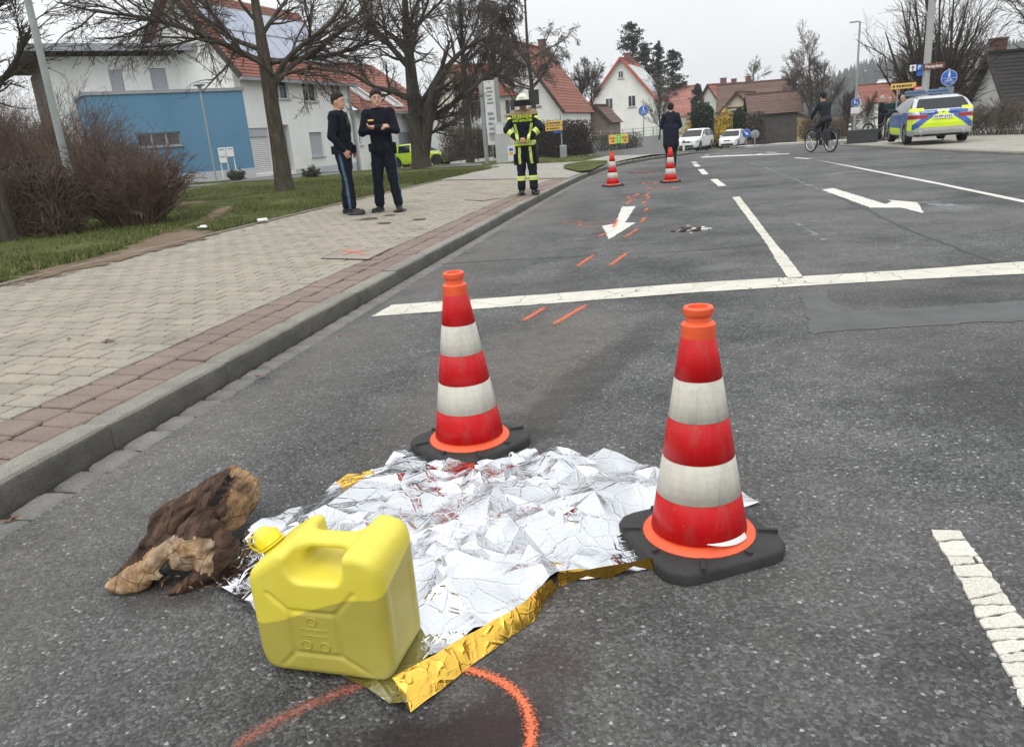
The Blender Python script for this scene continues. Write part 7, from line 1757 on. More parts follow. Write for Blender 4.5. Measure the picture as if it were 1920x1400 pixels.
# ---- bicycles
def make_bike(name, label, loc, rz, cat='bicycle', bag=False, basket=False, steer=.0):
    t = thing(name, label, cat, loc, rz, 'bicycles'); r = .34; wb = 1.06; M_FR = mat('bike_frame', (.05, .05, .055), .4, var=.1)
    for nm, y in (('front_wheel', -wb / 2), ('rear_wheel', wb / 2)):
        q = MB(); n = 32; q.tube([(0, y + r * math.cos(a), r + .0 + r * math.sin(a)) for a in np.linspace(0, 2 * math.pi, n + 1)], .022, 6, False); w = q.build(nm, M_TYRE, t, True, loc=(0, 0, .022))
        q = MB(); q.tube([(0, y + (r - .035) * math.cos(a), r + (r - .035) * math.sin(a)) for a in np.linspace(0, 2 * math.pi, n + 1)], .012, 5, False); q.build('rim', M_CHR, w, True)
        q = MB()
        for k in range(18): a = k * 2 * math.pi / 18; q.tube([((-.03 if k % 2 else .03), y, r), (0, y + (r - .03) * math.cos(a), r + (r - .03) * math.sin(a))], .0025, 3)
        q.tube([(-.05, y, r), (.05, y, r)], .022, 6); q.build('spokes', M_CHR, w)
        q = MB(); q.tube([(0, y + (r + .045) * math.cos(a), r + .02 + (r + .045) * math.sin(a)) for a in np.linspace(.15 if y > 0 else .6, 2.6 if y > 0 else 3.0, 12)], .022, 5, False); q.build('mudguard', M_BLK, t, True)
    hd = Vector((0, -.36, .92)); bb = Vector((0, .06, .31)); st = Vector((0, .22, .82)); rh = Vector((0, wb / 2, r + .02)); fh = Vector((0, -wb / 2, r + .02)); lo = Vector((0, -.39, .68)); q = MB()
    for a, b, rr_ in ((hd, lo, .022), (lo, bb, .02), (lo + Vector((0, .0, .06)), Vector((0, .16, .55)), .018), (bb, st, .018)): q.tube([a, b], rr_, 7)
    for sx in (-1, 1):
        q.tube([bb + Vector((sx * .03, 0, 0)), rh + Vector((sx * .05, 0, 0))], .011, 5); q.tube([Vector((sx * .02, .18, .68)), rh + Vector((sx * .05, 0, 0))], .009, 5); q.tube([lo, lo + Vector((sx * .045, -.02, -.06)), fh + Vector((sx * .045, 0, 0))], .012, 5)
    q.build('frame', M_FR, t, True)
    q = MB(); q.tube([hd, hd + Vector((0, .02, .16))], .014, 6); q.tube([(-.3, -.16, 1.06), (-.24, -.3, 1.08), (0, -.34, 1.08), (.24, -.3, 1.08), (.3, -.16, 1.06)], .012, 6); q.build('handlebar', M_BLK, t, True)
    q = MB(); q.tube([st, st + Vector((0, .03, .1))], .014, 6); q.build('seat_post', M_CHR, t)
    q = MB(); q.add([(-.09, .38, .95), (.09, .38, .95), (.03, .1, .95), (-.03, .1, .95), (-.07, .37, .88), (.07, .37, .88), (.02, .11, .9), (-.02, .11, .9)], [(0, 3, 2, 1), (4, 5, 6, 7), (0, 1, 5, 4), (1, 2, 6, 5), (2, 3, 7, 6), (3, 0, 4, 7)]); q.build('saddle', M_BLK, t)
    q = MB()
    for sx in (-1, 1): q.tube([(sx * .07, .3, .74), (sx * .08, .75, .74)], .008, 5); q.tube([(sx * .08, .7, .74), (sx * .06, wb / 2, r)], .007, 5)
    for yy in (.34, .5, .68): q.tube([(-.08, yy, .74), (.08, yy, .74)], .006, 5)
    q.build('luggage_rack', M_BLK, t)
    q = MB()
    for a, sx in ((.6, -1), (.6 + math.pi, 1)): c = bb + Vector((sx * .08, math.cos(a) * .17, math.sin(a) * .17)); q.tube([bb + Vector((sx * .06, 0, 0)), c], .01, 5); q.box((c.x - .05 if sx < 0 else c.x, c.y - .04, c.z - .012), (c.x if sx < 0 else c.x + .05, c.y + .04, c.z + .012))
    q.lathe([(.09, -.004), (.09, .004)], 18); q.v[-36:] = [(.05 + v[2], v[0] + bb.y, v[1] + bb.z) for v in q.v[-36:]]; q.build('crank_set', M_BLK, t)
    if bag:
        for sx in (-1, 1): q = MB(); q.bbox((-.07, -.17, -.32), (.07, .17, .0), .03); q.build('pannier_bag', mat('bag_black', (.02, .02, .024), .8), t, True, 40, (sx * .16, .53, .72))
    if basket:
        q = MB()
        for zz in (.76, .84, .92, .98): q.tube([(-.17, .36, zz), (.17, .36, zz), (.18, .72, zz), (-.18, .72, zz), (-.17, .36, zz)], .004, 4)
        for k in range(12): a = k / 12; q.tube([(-.17 + .34 * a, .36, .76), (-.17 + .34 * a, .36, .98)], .003, 3); q.tube([(-.18 + .36 * a, .72, .76), (-.18 + .36 * a, .72, .98)], .003, 3)
        q.build('wire_basket', M_METAL, t)
    return t
bh = np.array([-.22, .975]); BIKE1 = make_bike('bicycle', 'black bicycle ridden by the cyclist across the road', (10.84, 26.5, roadZ(26.5)), math.pi + math.atan2(-bh[0], bh[1]) , bag=True)
b2 = at(1644, 271, 33.0); make_bike('bicycle', 'city bicycle with wire basket beside the man in the dark jacket', (b2[0], b2[1], float(roadZ(b2[1])) + .065), R(112), basket=True)

# ---- posts, lamps and signs
M_GALV = mat('galvanised_steel', (.36, .38, .38), .5, .6, var=.12, scale=6); M_LAMP = mat('grey_green_post', (.30, .33, .32), .6, .2, var=.15, scale=5); M_SIGB = mat('sign_blue', (.012, .10, .42), .45, var=.05); M_SIGY = mat('sign_yellow', (.72, .46, .10), .5, var=.05); M_SIGW = mat('sign_white', (.74, .74, .74), .5, var=.05); M_SIGG = mat('sign_back_grey', (.3, .31, .32), .5, .5, var=.1); M_SIGR = mat('sign_red', (.45, .03, .04), .5); M_SIGBR = mat('sign_brown', (.14, .045, .03), .5); M_INK = mat('sign_ink', (.03, .03, .03), .6)
def face_rot(p, turn=0):
    """rotation about z so that local -y looks towards the camera"""
    return math.atan2(p[0], p[1]) * -1 + turn
def pole(t, h, r, m=None, name='pole', r1=None): q = MB(); q.tube([(0, 0, -.1), (0, 0, h)], [r, r1 or r], 12); return q.build(name, m or M_GALV, t, True, 60)
def plate(t, x0, x1, z0, z1, m, d=.05, name='panel', th=.012, back=None):
    q = MB(); q.bbox((x0, 0, 0), (x1, z1 - z0, th), .006); q.v = [(v[0], -d - v[2], z0 + v[1]) for v in q.v]; return q.build(name, m, t)
def disc(t, z, r, m, d=.05, name='disc'): q = MB(); q.lathe([(r, 0), (r, .012), (r - .006, .015)], 32); q.v = [(v[0], -d - v[2], z + v[1]) for v in q.v]; return q.build(name, m, t, True, 40)
def ring(t, z, r, m, d=.066, w=.015): q = MB(); q.tube([(r * math.cos(a), -d, z + r * math.sin(a)) for a in np.linspace(0, 2 * math.pi, 33)], w / 2, 4, False); return q.build('border', m, t)
def flat(t, polys, m, d=.068, name='symbol'):
    q = MB()
    for P in polys: n = len(P); q.add([(x, -d - .003, z) for x, z in P] + [(x, -d, z) for x, z in P], [tuple(range(n))] + [(i, (i + 1) % n, n + (i + 1) % n, n + i) for i in range(n)])
    return q.build(name, m, t)
def ped(cx, cz, s): return [[(cx - .04 * s, cz + .2 * s), (cx + .04 * s, cz + .2 * s), (cx + .05 * s, cz + .28 * s), (cx, cz + .33 * s), (cx - .05 * s, cz + .28 * s)], [(cx - .07 * s, cz + .18 * s), (cx + .07 * s, cz + .18 * s), (cx + .09 * s, cz - .05 * s), (cx + .05 * s, cz - .3 * s), (cx + .01 * s, cz - .05 * s), (cx - .05 * s, cz - .3 * s), (cx - .09 * s, cz - .05 * s)]]
def bike_sym(t, cz, s, d=.07):
    q = MB()
    for cx in (-.13, .13): q.tube([(cx * s + .08 * s * math.cos(a), -d, cz + .08 * s * math.sin(a)) for a in np.linspace(0, 6.2832, 15)], .01 * s, 4, False)
    q.tube([(-.13 * s, -d, cz), (-.04 * s, -d, cz + .14 * s), (.08 * s, -d, cz + .14 * s), (.13 * s, -d, cz)], .012 * s, 4); q.tube([(-.04 * s, -d, cz + .14 * s), (.0, -d, cz), (.08 * s, -d, cz + .14 * s)], .012 * s, 4); q.build('bicycle_symbol', M_SIGW, t)
def base_at(px, Y, z=None): p = at(px[0], px[1], Y); return (p[0], p[1], p[2] if z is None else z)
# left lamp post
b = base_at((125, 310), 13.3, .3); t = thing('lamp_post', 'grey-green lamp post rising out of the shrubs on the left', 'lamp post', b); pole(t, 8.0, .062, M_LAMP, r1=.045); q = MB(); q.lathe([(.085, -.1), (.085, .9), (.065, 1.0)], 14); q.build('base_sleeve', M_LAMP, t, True, 40)
# garden lamp by the blue wall
b = base_at((405, 334), 33.5); ztop = at(376, 160, 33.5)[2]; t = thing('garden_lamp', 'slim garden lamp with flat round head before the blue wall', 'lamp', b); pole(t, ztop - b[2], .035, M_LAMP); q = MB(); q.lathe([(.06, -.25), (.08, -.05), (.22, -.02), (.24, .02), (.1, .07)], 18); q.build('lamp_head', M_LAMP, t, True, 40, (0, 0, ztop - b[2]))
# mailboxes
b = base_at((432, 330), 35.5); t = thing('mailbox_stand', 'white mailboxes on posts in front of the blue wall', 'mailbox', b, face_rot(b))
for i, (x0, z0, z1) in enumerate(((-.33, .58, 1.22), (.0, .82, 1.22))):
    for k in range(2 if i == 0 else 1):
        q = MB(); hz_ = (z1 - z0) / (2 if i == 0 else 1); q.bbox((x0, -.16, z0 + k * hz_), (x0 + .31, .16, z0 + (k + 1) * hz_ - .012), .015); bx_ = q.build('mailbox', M_SIGW, t); q = MB(); q.box((x0 + .05, -.168, z0 + (k + 1) * hz_ - .09), (x0 + .26, -.161, z0 + (k + 1) * hz_ - .065)); q.build('slot', M_INK, bx_)
for x0 in (-.3, -.02, .28): q = MB(); q.box((x0 - .025, -.04, -.1), (x0 + .025, .04, .85)); q.build('post', M_SIGW, t)
# advertising pillar
b = base_at((922, 304), 44.0); zt = at(912, 148, 44.0)[2] - b[2]; t = thing('advertising_pillar', 'tall grey steel pillar with a white lettered banner by the forecourt', 'sign', b, face_rot(b, R(-22)))
for x0 in (-.28, .62): q = MB(); q.box((x0 - .09, -.09, -.1), (x0 + .09, .09, zt + (.3 if x0 < 0 else 0))); q.build('post', M_LAMP, t)
bn = plate(t, -.12, .5, .9, zt - .1, M_SIGW, .02, 'banner')
for k, (z0, z1) in enumerate(((zt - 1.3, zt - .35), (zt - 2.9, zt - 1.6), (1.4, zt - 3.2))):
    n = 5
    for j in range(n): zz_ = z0 + (z1 - z0) * j / n; q = MB(); q.box((.0 + .04 * (j % 2), -.038, zz_), (.38 - .05 * (j % 3), -.034, zz_ + (z1 - z0) / n * .55)); q.build('banner_print', M_SIGG, bn)
b = base_at((946, 306), 43.0); t = thing('utility_cabinet', 'pale grey cabinet with a white notice beside the pillar', 'cabinet', b, face_rot(b, R(-10))); q = MB(); q.bbox((-.4, -.2, 0), (.35, .2, 2.1), .02); q.build('body', mat('cabinet_grey', (.5, .51, .5), .6), t); plate(t, -.3, .1, 1.5, 2.0, M_SIGW, .205, 'notice')
b = base_at((960, 306), 40.5); t = thing('notice_board', 'small white notice stand behind the fireman', 'sign', b, face_rot(b)); plate(t, -.17, .17, .1, .85, M_SIGW, .02); flat(t, [[(-.1, .4), (.1, .4), (.1, .55), (-.1, .55)]], M_SIGY, .034); flat(t, [[(-.1, .6), (.1, .6), (.1, .72), (-.1, .72)]], M_SIGB, .034); q = MB(); q.box((-.02, 0, -.1), (.02, .03, .8)); q.build('post', M_GALV, t)
def dirsign(t, x0, x1, z0, z1, m, n, arrow=-1, ink=None):
    p = plate(t, x0, x1, z0, z1, m, .045, 'sign_panel'); h = z1 - z0; zc = (z0 + z1) / 2; ink = ink or M_INK; xa = x0 + h * .2 if arrow < 0 else x1 - h * .2; s_ = -arrow
    flat(p, [[(xa, zc), (xa + s_ * h * .5, zc - h * .3), (xa + s_ * h * .5, zc + h * .3)]], ink, .06, 'arrow'); rr_ = random.Random(int(x0 * 97 + z0 * 31)); x = x0 + h * 1.0
    while x < x1 - h * .7: w = rr_.uniform(.18, .4) * h; flat(p, [[(x, zc - h * .2), (x + w, zc - h * .2), (x + w, zc + h * rr_.uniform(.1, .25)), (x, zc + h * .2)]], ink, .06, 'glyph'); x += w + h * .12
    return p
b = base_at((1055, 301), 40.0); t = thing('direction_signpost', 'thin post with two yellow direction signs and a blue one before the hedge', 'sign', b, face_rot(b)); sc_ = 1 / 37.5
pole(t, 88 * sc_, .03); dirsign(t, -29 * sc_, 3 * sc_, 64 * sc_, 72 * sc_, M_SIGY, 9); dirsign(t, -29 * sc_, 3 * sc_, 54.5 * sc_, 62.5 * sc_, M_SIGY, 9); plate(t, -15 * sc_, 1 * sc_, 50 * sc_, 53.5 * sc_, M_SIGB, .045, 'street_sign')
b2_ = base_at((1056, 299), 39.8); t = thing('litter_bin', 'grey wire litter bin hanging on the signpost', 'bin', (b2_[0], b2_[1], b2_[2] + .1), face_rot(b2_)); q = MB(); q.bbox((-.14, -.12, 0), (.2, .1, .58), .02); q.build('bin_body', M_GALV, t); 
for k in range(5): q = MB(); q.box((-.12 + k * .065, -.128, .05), (-.095 + k * .065, -.122, .5)); q.build('bar', M_SIGG, t)
# campaign placard on a stake
b = base_at((1146, 300), 30.0); t = thing('placard', 'yellow and green printed placard on a stake behind the far cones', 'placard', b, face_rot(b)); sc_ = 1 / 49.0; pole(t, 36 * sc_, .02, M_DWOOD, 'stake'); p = plate(t, -3 * sc_, 32 * sc_, 28 * sc_, 44 * sc_, M_SIGY, .03, 'board'); flat(p, [[(11 * sc_, 28.4 * sc_), (19 * sc_, 28.4 * sc_), (19 * sc_, 43.6 * sc_), (11 * sc_, 43.6 * sc_)]], mat('placard_green', (.06, .5, .08), .6), .044, 'green_field')
for (x0, n) in ((-1, 4), (21, 4)):
    for k in range(n): flat(p, [[((x0 + k * 2.6) * sc_, 36 * sc_), ((x0 + k * 2.6 + 1.6) * sc_, 36 * sc_), ((x0 + k * 2.6 + 1.6) * sc_, 40 * sc_), ((x0 + k * 2.6) * sc_, 40 * sc_)]], mat('placard_ink', (.25, .1, .03), .6), .046, 'glyph')
    flat(p, [[((x0 + 3) * sc_, 31 * sc_), ((x0 + 8) * sc_, 31 * sc_), ((x0 + 8) * sc_, 34 * sc_), ((x0 + 3) * sc_, 34 * sc_)]], mat('placard_ink', (0, 0, 0)), .046, 'glyph')
for k in range(3): flat(p, [[(12.5 * sc_, (31 + 4 * k) * sc_), (17.5 * sc_, (31 + 4 * k) * sc_), (17.5 * sc_, (32.6 + 4 * k) * sc_), (12.5 * sc_, (32.6 + 4 * k) * sc_)]], mat('placard_light', (.35, .75, .3), .6), .048, 'glyph')
# round signs
b = base_at((1208, 283), 47.0); t = thing('path_sign', 'round blue shared-path sign on a post by the white gable house', 'sign', b, face_rot(b)); h = at(1207, 208, 47)[2] - b[2]; pole(t, h + .3, .03); disc(t, h, .29, M_SIGB); ring(t, h, .27, M_SIGW); flat(t, ped(0, h + .1, .42), M_SIGW); bike_sym(t, h - .14, .75); flat(t, [[(-.25, h - .012), (.25, h - .012), (.25, h + .0), (-.25, h + .0)]], M_SIGW)
b = base_at((1399, 281), 50.0); t = thing('keep_right_sign', 'round blue sign with white arrow on the traffic island', 'sign', b, face_rot(b)); h = at(1401, 250, 50)[2] - b[2]; pole(t, h + .2, .03); disc(t, h, .27, M_SIGB); ring(t, h, .25, M_SIGW); c45 = math.sqrt(.5); A_ = [(-.16, .03), (.02, .03), (.02, .1), (.17, 0), (.02, -.1), (.02, -.03), (-.16, -.03)]; flat(t, [[(x * c45 + z_ * c45, h + (-x * c45 + z_ * c45)) for x, z_ in A_]], M_SIGW)
b = base_at((1415, 281), 53.0); t = thing('sign_back', 'round sign seen from behind next to the blue arrow sign', 'sign', b, face_rot(b)); h = at(1417, 252, 53)[2] - b[2]; pole(t, h + .25, .03); disc(t, h, .28, M_SIGG, -.05); q = MB(); q.box((-.16, .03, h - .02), (.16, .045, h + .02)); q.build('bracket', M_GALV, t)
# right street lamp with signs
b = base_at((1601, 252), 45.0); t = thing('street_lamp', 'tall grey street lamp with short arm right of the cyclist', 'street lamp', b, face_rot(b)); h = at(1611, 41, 45)[2] - b[2]; pole(t, h, .075, M_GALV, r1=.05); q = MB(); q.tube([(0, 0, h), (-.1, 0, h + .03), (-.2, 0, h + .03)], .03, 6); q.build('arm', M_GALV, t); q = MB(); q.bbox((-.52, -.09, h - .02), (-.14, .09, h + .05), .02); q.build('lamp_head', M_SIGG, t)
bs = b; t = thing('footpath_sign', 'round blue footpath sign with white plate on the street lamp', 'sign', (b[0], b[1], b[2]), face_rot(b)); h = at(1604, 192, 45)[2] - b[2]; disc(t, h, .22, M_SIGB, .09); ring(t, h, .2, M_SIGW, .106); flat(t, ped(-.04, h, .42) + ped(.08, h - .05, .28), M_SIGW, .108); plate(t, -.22, .22, h - .6, h - .26, M_SIGW, .09, 'extra_plate'); bike_sym(t, h - .47, .6, .107)
# concrete mast with signs
b = base_at((1727, 262), 31.0, .05); t = thing('mast', 'thick pale concrete mast behind the police car', 'mast', b, face_rot(b)); pole(t, 9.5, .14, M_CONC, r1=.115)
h = at(1735, 126, 31)[2] - b[2]; s31 = 31 / 1442 * 1.03
t = thing('parking_sign', 'brown and blue direction sign reading Festplatz fixed to the mast', 'sign', b, face_rot(b)); plate(t, -6 * s31, 27 * s31, h - 5 * s31, h + 5 * s31, M_SIGBR, .16, 'brown_panel'); letter('Festplatz', .15, M_SIGW, t, Matrix.Translation((10.5 * s31, -.176, h)) @ Matrix.Rotation(R(90), 4, 'X'), width=.58)
plate(t, -16 * s31, -6.4 * s31, h - 5 * s31, h + 5 * s31, M_SIGB, .16, 'blue_panel'); letter('P', .2, M_SIGW, t, Matrix.Translation((-11.2 * s31, -.176, h)) @ Matrix.Rotation(R(90), 4, 'X')); plate(t, -26 * s31, -16.4 * s31, h - 5 * s31, h + 5 * s31, M_SIGW, .16, 'white_panel'); xa = -21.2 * s31; flat(t, [[(xa - .02, h - .09), (xa + .02, h - .09), (xa + .02, h + .02), (xa + .07, h), (xa, h + .09), (xa - .07, h), (xa - .02, h + .02)]], M_INK, .176, 'arrow'); q = MB(); q.box((-.5, -.16, h - .02), (.4, -.1, h + .02)); q.build('bracket', M_GALV, t); flat(t, [[(-15 * s31, h - .3), (-6 * s31, h - .3), (-6 * s31, h - .14), (-15 * s31, h - .14)]], M_SIGB, .16, 'small_panel')
b = base_at((1680, 262), 34.0, .05); t = thing('direction_sign', 'yellow direction sign on two thin posts above the men', 'sign', b, face_rot(b)); h = at(1688, 162, 34)[2] - b[2]; s34 = 34 / 1442 * 1.03; dirsign(t, -14 * s34, 25 * s34, h - 4.5 * s34, h + 4.5 * s34, M_SIGY, 10)
for x in (-3 * s34, 23 * s34): q = MB(); q.tube([(x, 0, -.1), (x, 0, h + .1)], .03, 8); q.build('pole', M_GALV, t)
b = base_at((1717, 262), 33.0, .05); t = thing('hotel_sign', 'small red and white sign board left of the mast', 'sign', b, face_rot(b)); h = at(1718, 167, 33)[2] - b[2]; plate(t, -.22, .22, h - .08, h + .1, M_SIGR, .03, 'red_panel'); flat(t, [[(-.16 + .06 * k, h - .03), (-.12 + .06 * k, h - .03), (-.12 + .06 * k, h + .05), (-.16 + .06 * k, h + .05)] for k in range(4)] + [[(.13, h + .01), (.18, h - .03), (.18, h + .05)]], M_SIGW, .046, 'glyph'); plate(t, -.22, .22, h - .26, h - .09, M_SIGW, .03, 'white_panel'); pole(t, h, .03)
b = base_at((1768, 262), 27.5, .06); t = thing('shared_path_sign', 'large round blue cycle and footpath sign above the police car', 'sign', b, face_rot(b, R(18))); h = at(1771, 147, 27.5)[2] - b[2]; pole(t, h + .3, .035); disc(t, h, .26, M_SIGB); ring(t, h, .245, M_SIGW); flat(t, ped(0, h + .1, .36), M_SIGW); bike_sym(t, h - .12, .65); flat(t, [[(-.22, h - .01), (.22, h - .01), (.22, h + .0), (-.22, h + .0)]], M_SIGW); q = MB(); q.box((-.25, .05, h - .55), (.22, .062, h - .28)); q.build('grey_plate', M_SIGG, t)
# planter, posts, garden wall
b = base_at((1619, 272), 31.5, -.03); t = thing('planter', 'long dark metal planter box beside the parked bicycle', 'planter', b, R(-25)); q = MB(); q.bbox((-.62, -.22, 0), (.5, .22, .5), .015); q.build('box', mat('planter_dark', (.03, .033, .038), .6, var=.15), t); q = MB(); q.box((-.58, -.18, .44), (.46, .18, .504)); q.build('soil', M_BED, t)
b = base_at((1592, 268), 33.0, -.05); t = thing('bollard', 'slim white post at the end of the planter', 'bollard', b); pole(t, .75, .05, M_SIGW); q = MB(); q.lathe([(.052, .6), (.052, .68)], 12); q.build('reflector', M_INK, t)
b = base_at((1282, 281), 55.0); t = thing('delineator_post', 'white roadside marker post left of the nearer white car', 'bollard', b); q = MB(); q.bbox((-.07, -.05, -.05), (.07, .05, .72), .02); q.build('post', M_SIGW, t); q = MB(); q.box((-.072, -.052, .46), (.072, .052, .58)); q.build('black_band', M_INK, t)
w0, w1 = at(1108, 286, 64), at(1262, 276, 72); t = thing('garden_wall', 'low grey garden wall with fence in front of the white gable house', 'wall', tuple(w0)); FW = Fac(w0, w1); q = MB(); FW.slab(q, 0, FW.w, -1.2, w0[2] + .85, -.2, 0); bw(q, 'wall', M_CONC, t); n = int(FW.w / 1.4)
for i in range(n + 1): q = MB(); a = FW.w * i / n; FW.slab(q, a - .03, a + .03, w0[2] + .85, w0[2] + 1.6, -.12, -.06); bw(q, 'fence_post', M_GALV, t)
for k in range(3): q = MB(); z = w0[2] + 1.0 + k * .26; FW.slab(q, 0, FW.w, z, z + .03, -.1, -.085); bw(q, 'fence_wire', M_GALV, t)
print('vehicles and signs', round(time.time() - T0, 1))
# ================================================================== people
JK, TR, BT, SK, YK = 1, 2, 3, 4, 5
M_SKIN = NT('skin'); M_SKIN.set(color=M_SKIN.ramp(M_SKIN.noise(M_SKIN.co(), 25, 4), [(.3, (.46, .26, .18)), (.7, (.55, .33, .24))]), rough=.55, sub=.08); M_SKIN = M_SKIN.m
def cloth(name, c, var=.25): return mat(name, c, .9, var=var, scale=9, bump=.5, bscale=45, spec=.2)
M_NAVY = cloth('uniform_navy', (.0075, .0095, .017)); M_NAVY2 = cloth('trouser_navy', (.0085, .011, .02)); M_VEST = cloth('vest_black', (.008, .009, .013)); M_BOOT = mat('boot_leather', (.012, .012, .012), .45, var=.3, scale=20); M_HAIR = mat('dark_hair', (.014, .0095, .007), .9, var=.4, scale=60, bump=.5); M_HGREY = mat('grey_hair', (.35, .34, .33), .8, var=.3, scale=60, bump=.5)
M_REFY = mat('reflective_yellow', (.62, .78, .05), .5, var=.06); M_REFS = mat('reflective_silver', (.45, .46, .45), .4, .3, var=.06); M_TAN = cloth('tan_yoke', (.3, .22, .12)); M_LBLUE = mat('piping_blue', (.045, .1, .17), .8)
def person(name, label, loc, rz, J, M4, vox=.009, bulk=1.0, coat=None, scale=1.0, fingers=True, head_turn=0, beard=False, hair=None, group=None, hairtop=.012, hdl=None):
    """J: joints in metres for a figure facing -y. One continuous body surface, hair and gear as children."""
    t = thing(name, label, 'person', loc, rz, group); t.scale = (scale,) * 3
    A = np.array([J[k] for k in J if k not in ('hL', 'hR', 'face')]); S = SDF(A.min(0) - .22, np.maximum(A.max(0) + .22, J['head'] + np.array([.2, .2, .2])), vox)
    b = bulk; pv, chv, nk, hd_ = [np.array(J[k], float) for k in ('pelvis', 'chest', 'neck', 'head')]
    for s_ in 'LR':
        hp, kn, an, to = [np.array(J[k + s_], float) for k in ('hip', 'knee', 'ank', 'toe')]; m = (hp + kn) / 2; c2 = (kn + an) / 2
        S.cap(hp, m, .092 * b, .084 * b, TR, .03).cap(m, kn, .084 * b, .07 * b, TR, .03).cap(kn, c2, .068 * b, .068 * b, TR, .03).cap(c2, an + (kn - an) * .12, .067 * b, .066 * b, TR, .02)
        sd = (kn - an); sd = sd / np.linalg.norm(sd)
        f = to - an; f[2] = 0; f = f / (np.linalg.norm(f) + 1e-9); heel = an - f * .035; heel[2] = to[2]
        S.cap(an + sd * .06, an - sd * .02, .05, .052, BT, .015); S.cap(heel, to, .042, .038, BT, .02, sq=(1, 1, .95)); S.rbox((heel + to) / 2 - [0, 0, .03], (.043 + abs(f[0]) * .09, .043 + abs(f[1]) * .09, .014), .012, BT, .012)
    S.ell(pv, (.165 * b, .118 * b, .13), TR, .04); S.ell(pv * .6 + chv * .4, (.155 * b, .112 * b, .15), JK, .04); S.ell(chv, (.178 * b, .125 * b, .2), JK, .05)
    sl, sr = np.array(J['shL'], float), np.array(J['shR'], float); S.cap(sl, sr, .07 * b, None, JK, .05); S.cap((sl + sr) / 2 + (nk - (sl + sr) / 2) * .2, nk, .075, .06, JK, .04)
    for s_ in 'LR':
        sh, el, wr = [np.array(J[k + s_], float) for k in ('sh', 'el', 'wr')]
        S.cap(sh, el, .066 * b, .055 * b, JK, .025); S.cap(el, el + (wr - el) * .92, .054 * b, .044 * b, JK, .015)
        hdir, hn = [np.array(v, float) for v in J.get('h' + s_, ((wr - el) / np.linalg.norm(wr - el), (1, 0, 0)))]
        hdir = hdir / np.linalg.norm(hdir); hn = hn - hdir * (hn @ hdir); hn /= np.linalg.norm(hn); sd = np.cross(hdir, hn)
        S.cap(wr - hdir * .03, wr + hdir * .02, .026, .028, SK, .01); S.cap(wr + hdir * .02 + sd * .016, wr + hdir * .075 + sd * .02, .02, .017, SK, .012); S.cap(wr + hdir * .02 - sd * .016, wr + hdir * .075 - sd * .02, .02, .017, SK, .012)
        if fingers:
            for i, ln in enumerate((.066, .076, .07, .054)):
                o = sd * (.03 - .02 * i); k0 = wr + hdir * .08 + o; k1 = k0 + (hdir * .85 + hn * .5) * ln * .5; k2 = k1 + (hdir * .35 + hn * .9) * ln * .5; S.cap(k0, k1, .0095, .009, SK, .004).cap(k1, k2, .009, .008, SK, .004)
            k0 = wr + hdir * .03 + sd * .034; k1 = k0 + (hdir * .6 + sd * .6 + hn * .3) * .035; S.cap(k0, k1, .012, .01, SK, .006).cap(k1, k1 + (hdir * .8 + hn * .5) * .03, .01, .0085, SK, .004)
    # head
    S.cap(nk, nk * .35 + hd_ * .65, .054, .052, SK, .02)
    a = head_turn; H = np.array([[math.cos(a), -math.sin(a), 0], [math.sin(a), math.cos(a), 0], [0, 0, 1.]]); hp_ = lambda x, y, z: hd_ + H @ np.array([x, y, z])
    S.ell(hp_(0, .008, .02), (.08, .098, .107), SK, .02, M=H); S.ell(hp_(0, -.018, -.055), (.059, .072, .066), SK, .03, M=H)
    S.cap(hp_(0, -.088, .012), hp_(0, -.104, -.02), .0095, .0135, SK, .012); S.cap(hp_(-.03, -.083, .028), hp_(.03, -.083, .028), .011, None, SK, .015); S.cap(hp_(-.018, -.085, -.05), hp_(.018, -.085, -.05), .008, None, SK, .008); S.ell(hp_(0, -.08, -.092), (.02, .016, .016), SK, .015, M=H)
    for sx in (-1, 1): S.ell(hp_(sx * .077, .012, -.005), (.012, .022, .032), SK, .008, M=H); S.ell(hp_(sx * .031, -.09, .008), (.014, .008, .008), 0, .006, 's', M=H)
    if coat: coat(S, J)
    V, F, Tg = S.mesh(); V = relax(V, F, 1, .4)
    # cloth folds
    N = vnormals(V, F); fz = np.zeros(len(V)); vt = np.zeros(len(V), int); vt[F.ravel()] = np.repeat(Tg, 4)
    fold = vnoise(V * np.array([1, 1, .6]), 16, 31) * .006 + np.abs(vnoise(V + V[:, [1, 2, 0]] * .5, 24, 32)) * .005
    V = V + N * (fold * ((vt == JK) | (vt == TR) | (vt == YK)))[:, None]
    ob('body', mesh_np('body', V, F, [M4[0], M4[0], M4[1], M4[2], M_SKIN, M4[3] if len(M4) > 3 else M4[0]], Tg, True), t)
    if hair is not None:
        Hs = SDF(hd_ - .17, hd_ + .17, .006); Hs.ell(hp_(0, .012, .03), (.08 + hairtop * .5, .096 + hairtop * .5, .106 + hairtop * .5), 0, .01, M=H); Hs.ell(hp_(0, .0, .07), (.066 + hairtop, .084 + hairtop, .062 + hairtop), 0, .03, M=H)
        Hs.put(lambda x, y, z: ((H[0, 1] * (x - hd_[0]) + H[1, 1] * (y - hd_[1])) * .6 + (z - hd_[2] - .012) * .8), hd_ - .2, hd_ + .2, 0, .01, 's')
        Hs.d += (.006 * vnoise(np.stack(np.meshgrid(*[Hs.lo[i] + Hs.vox * np.arange(Hs.n[i]) for i in range(3)], indexing='ij'), -1), 70, 7)).astype(np.float32)
        v2, f2, _ = Hs.mesh()
        if len(f2): ob('hair', mesh_np('hair', v2, f2, hair, smooth=True), t)
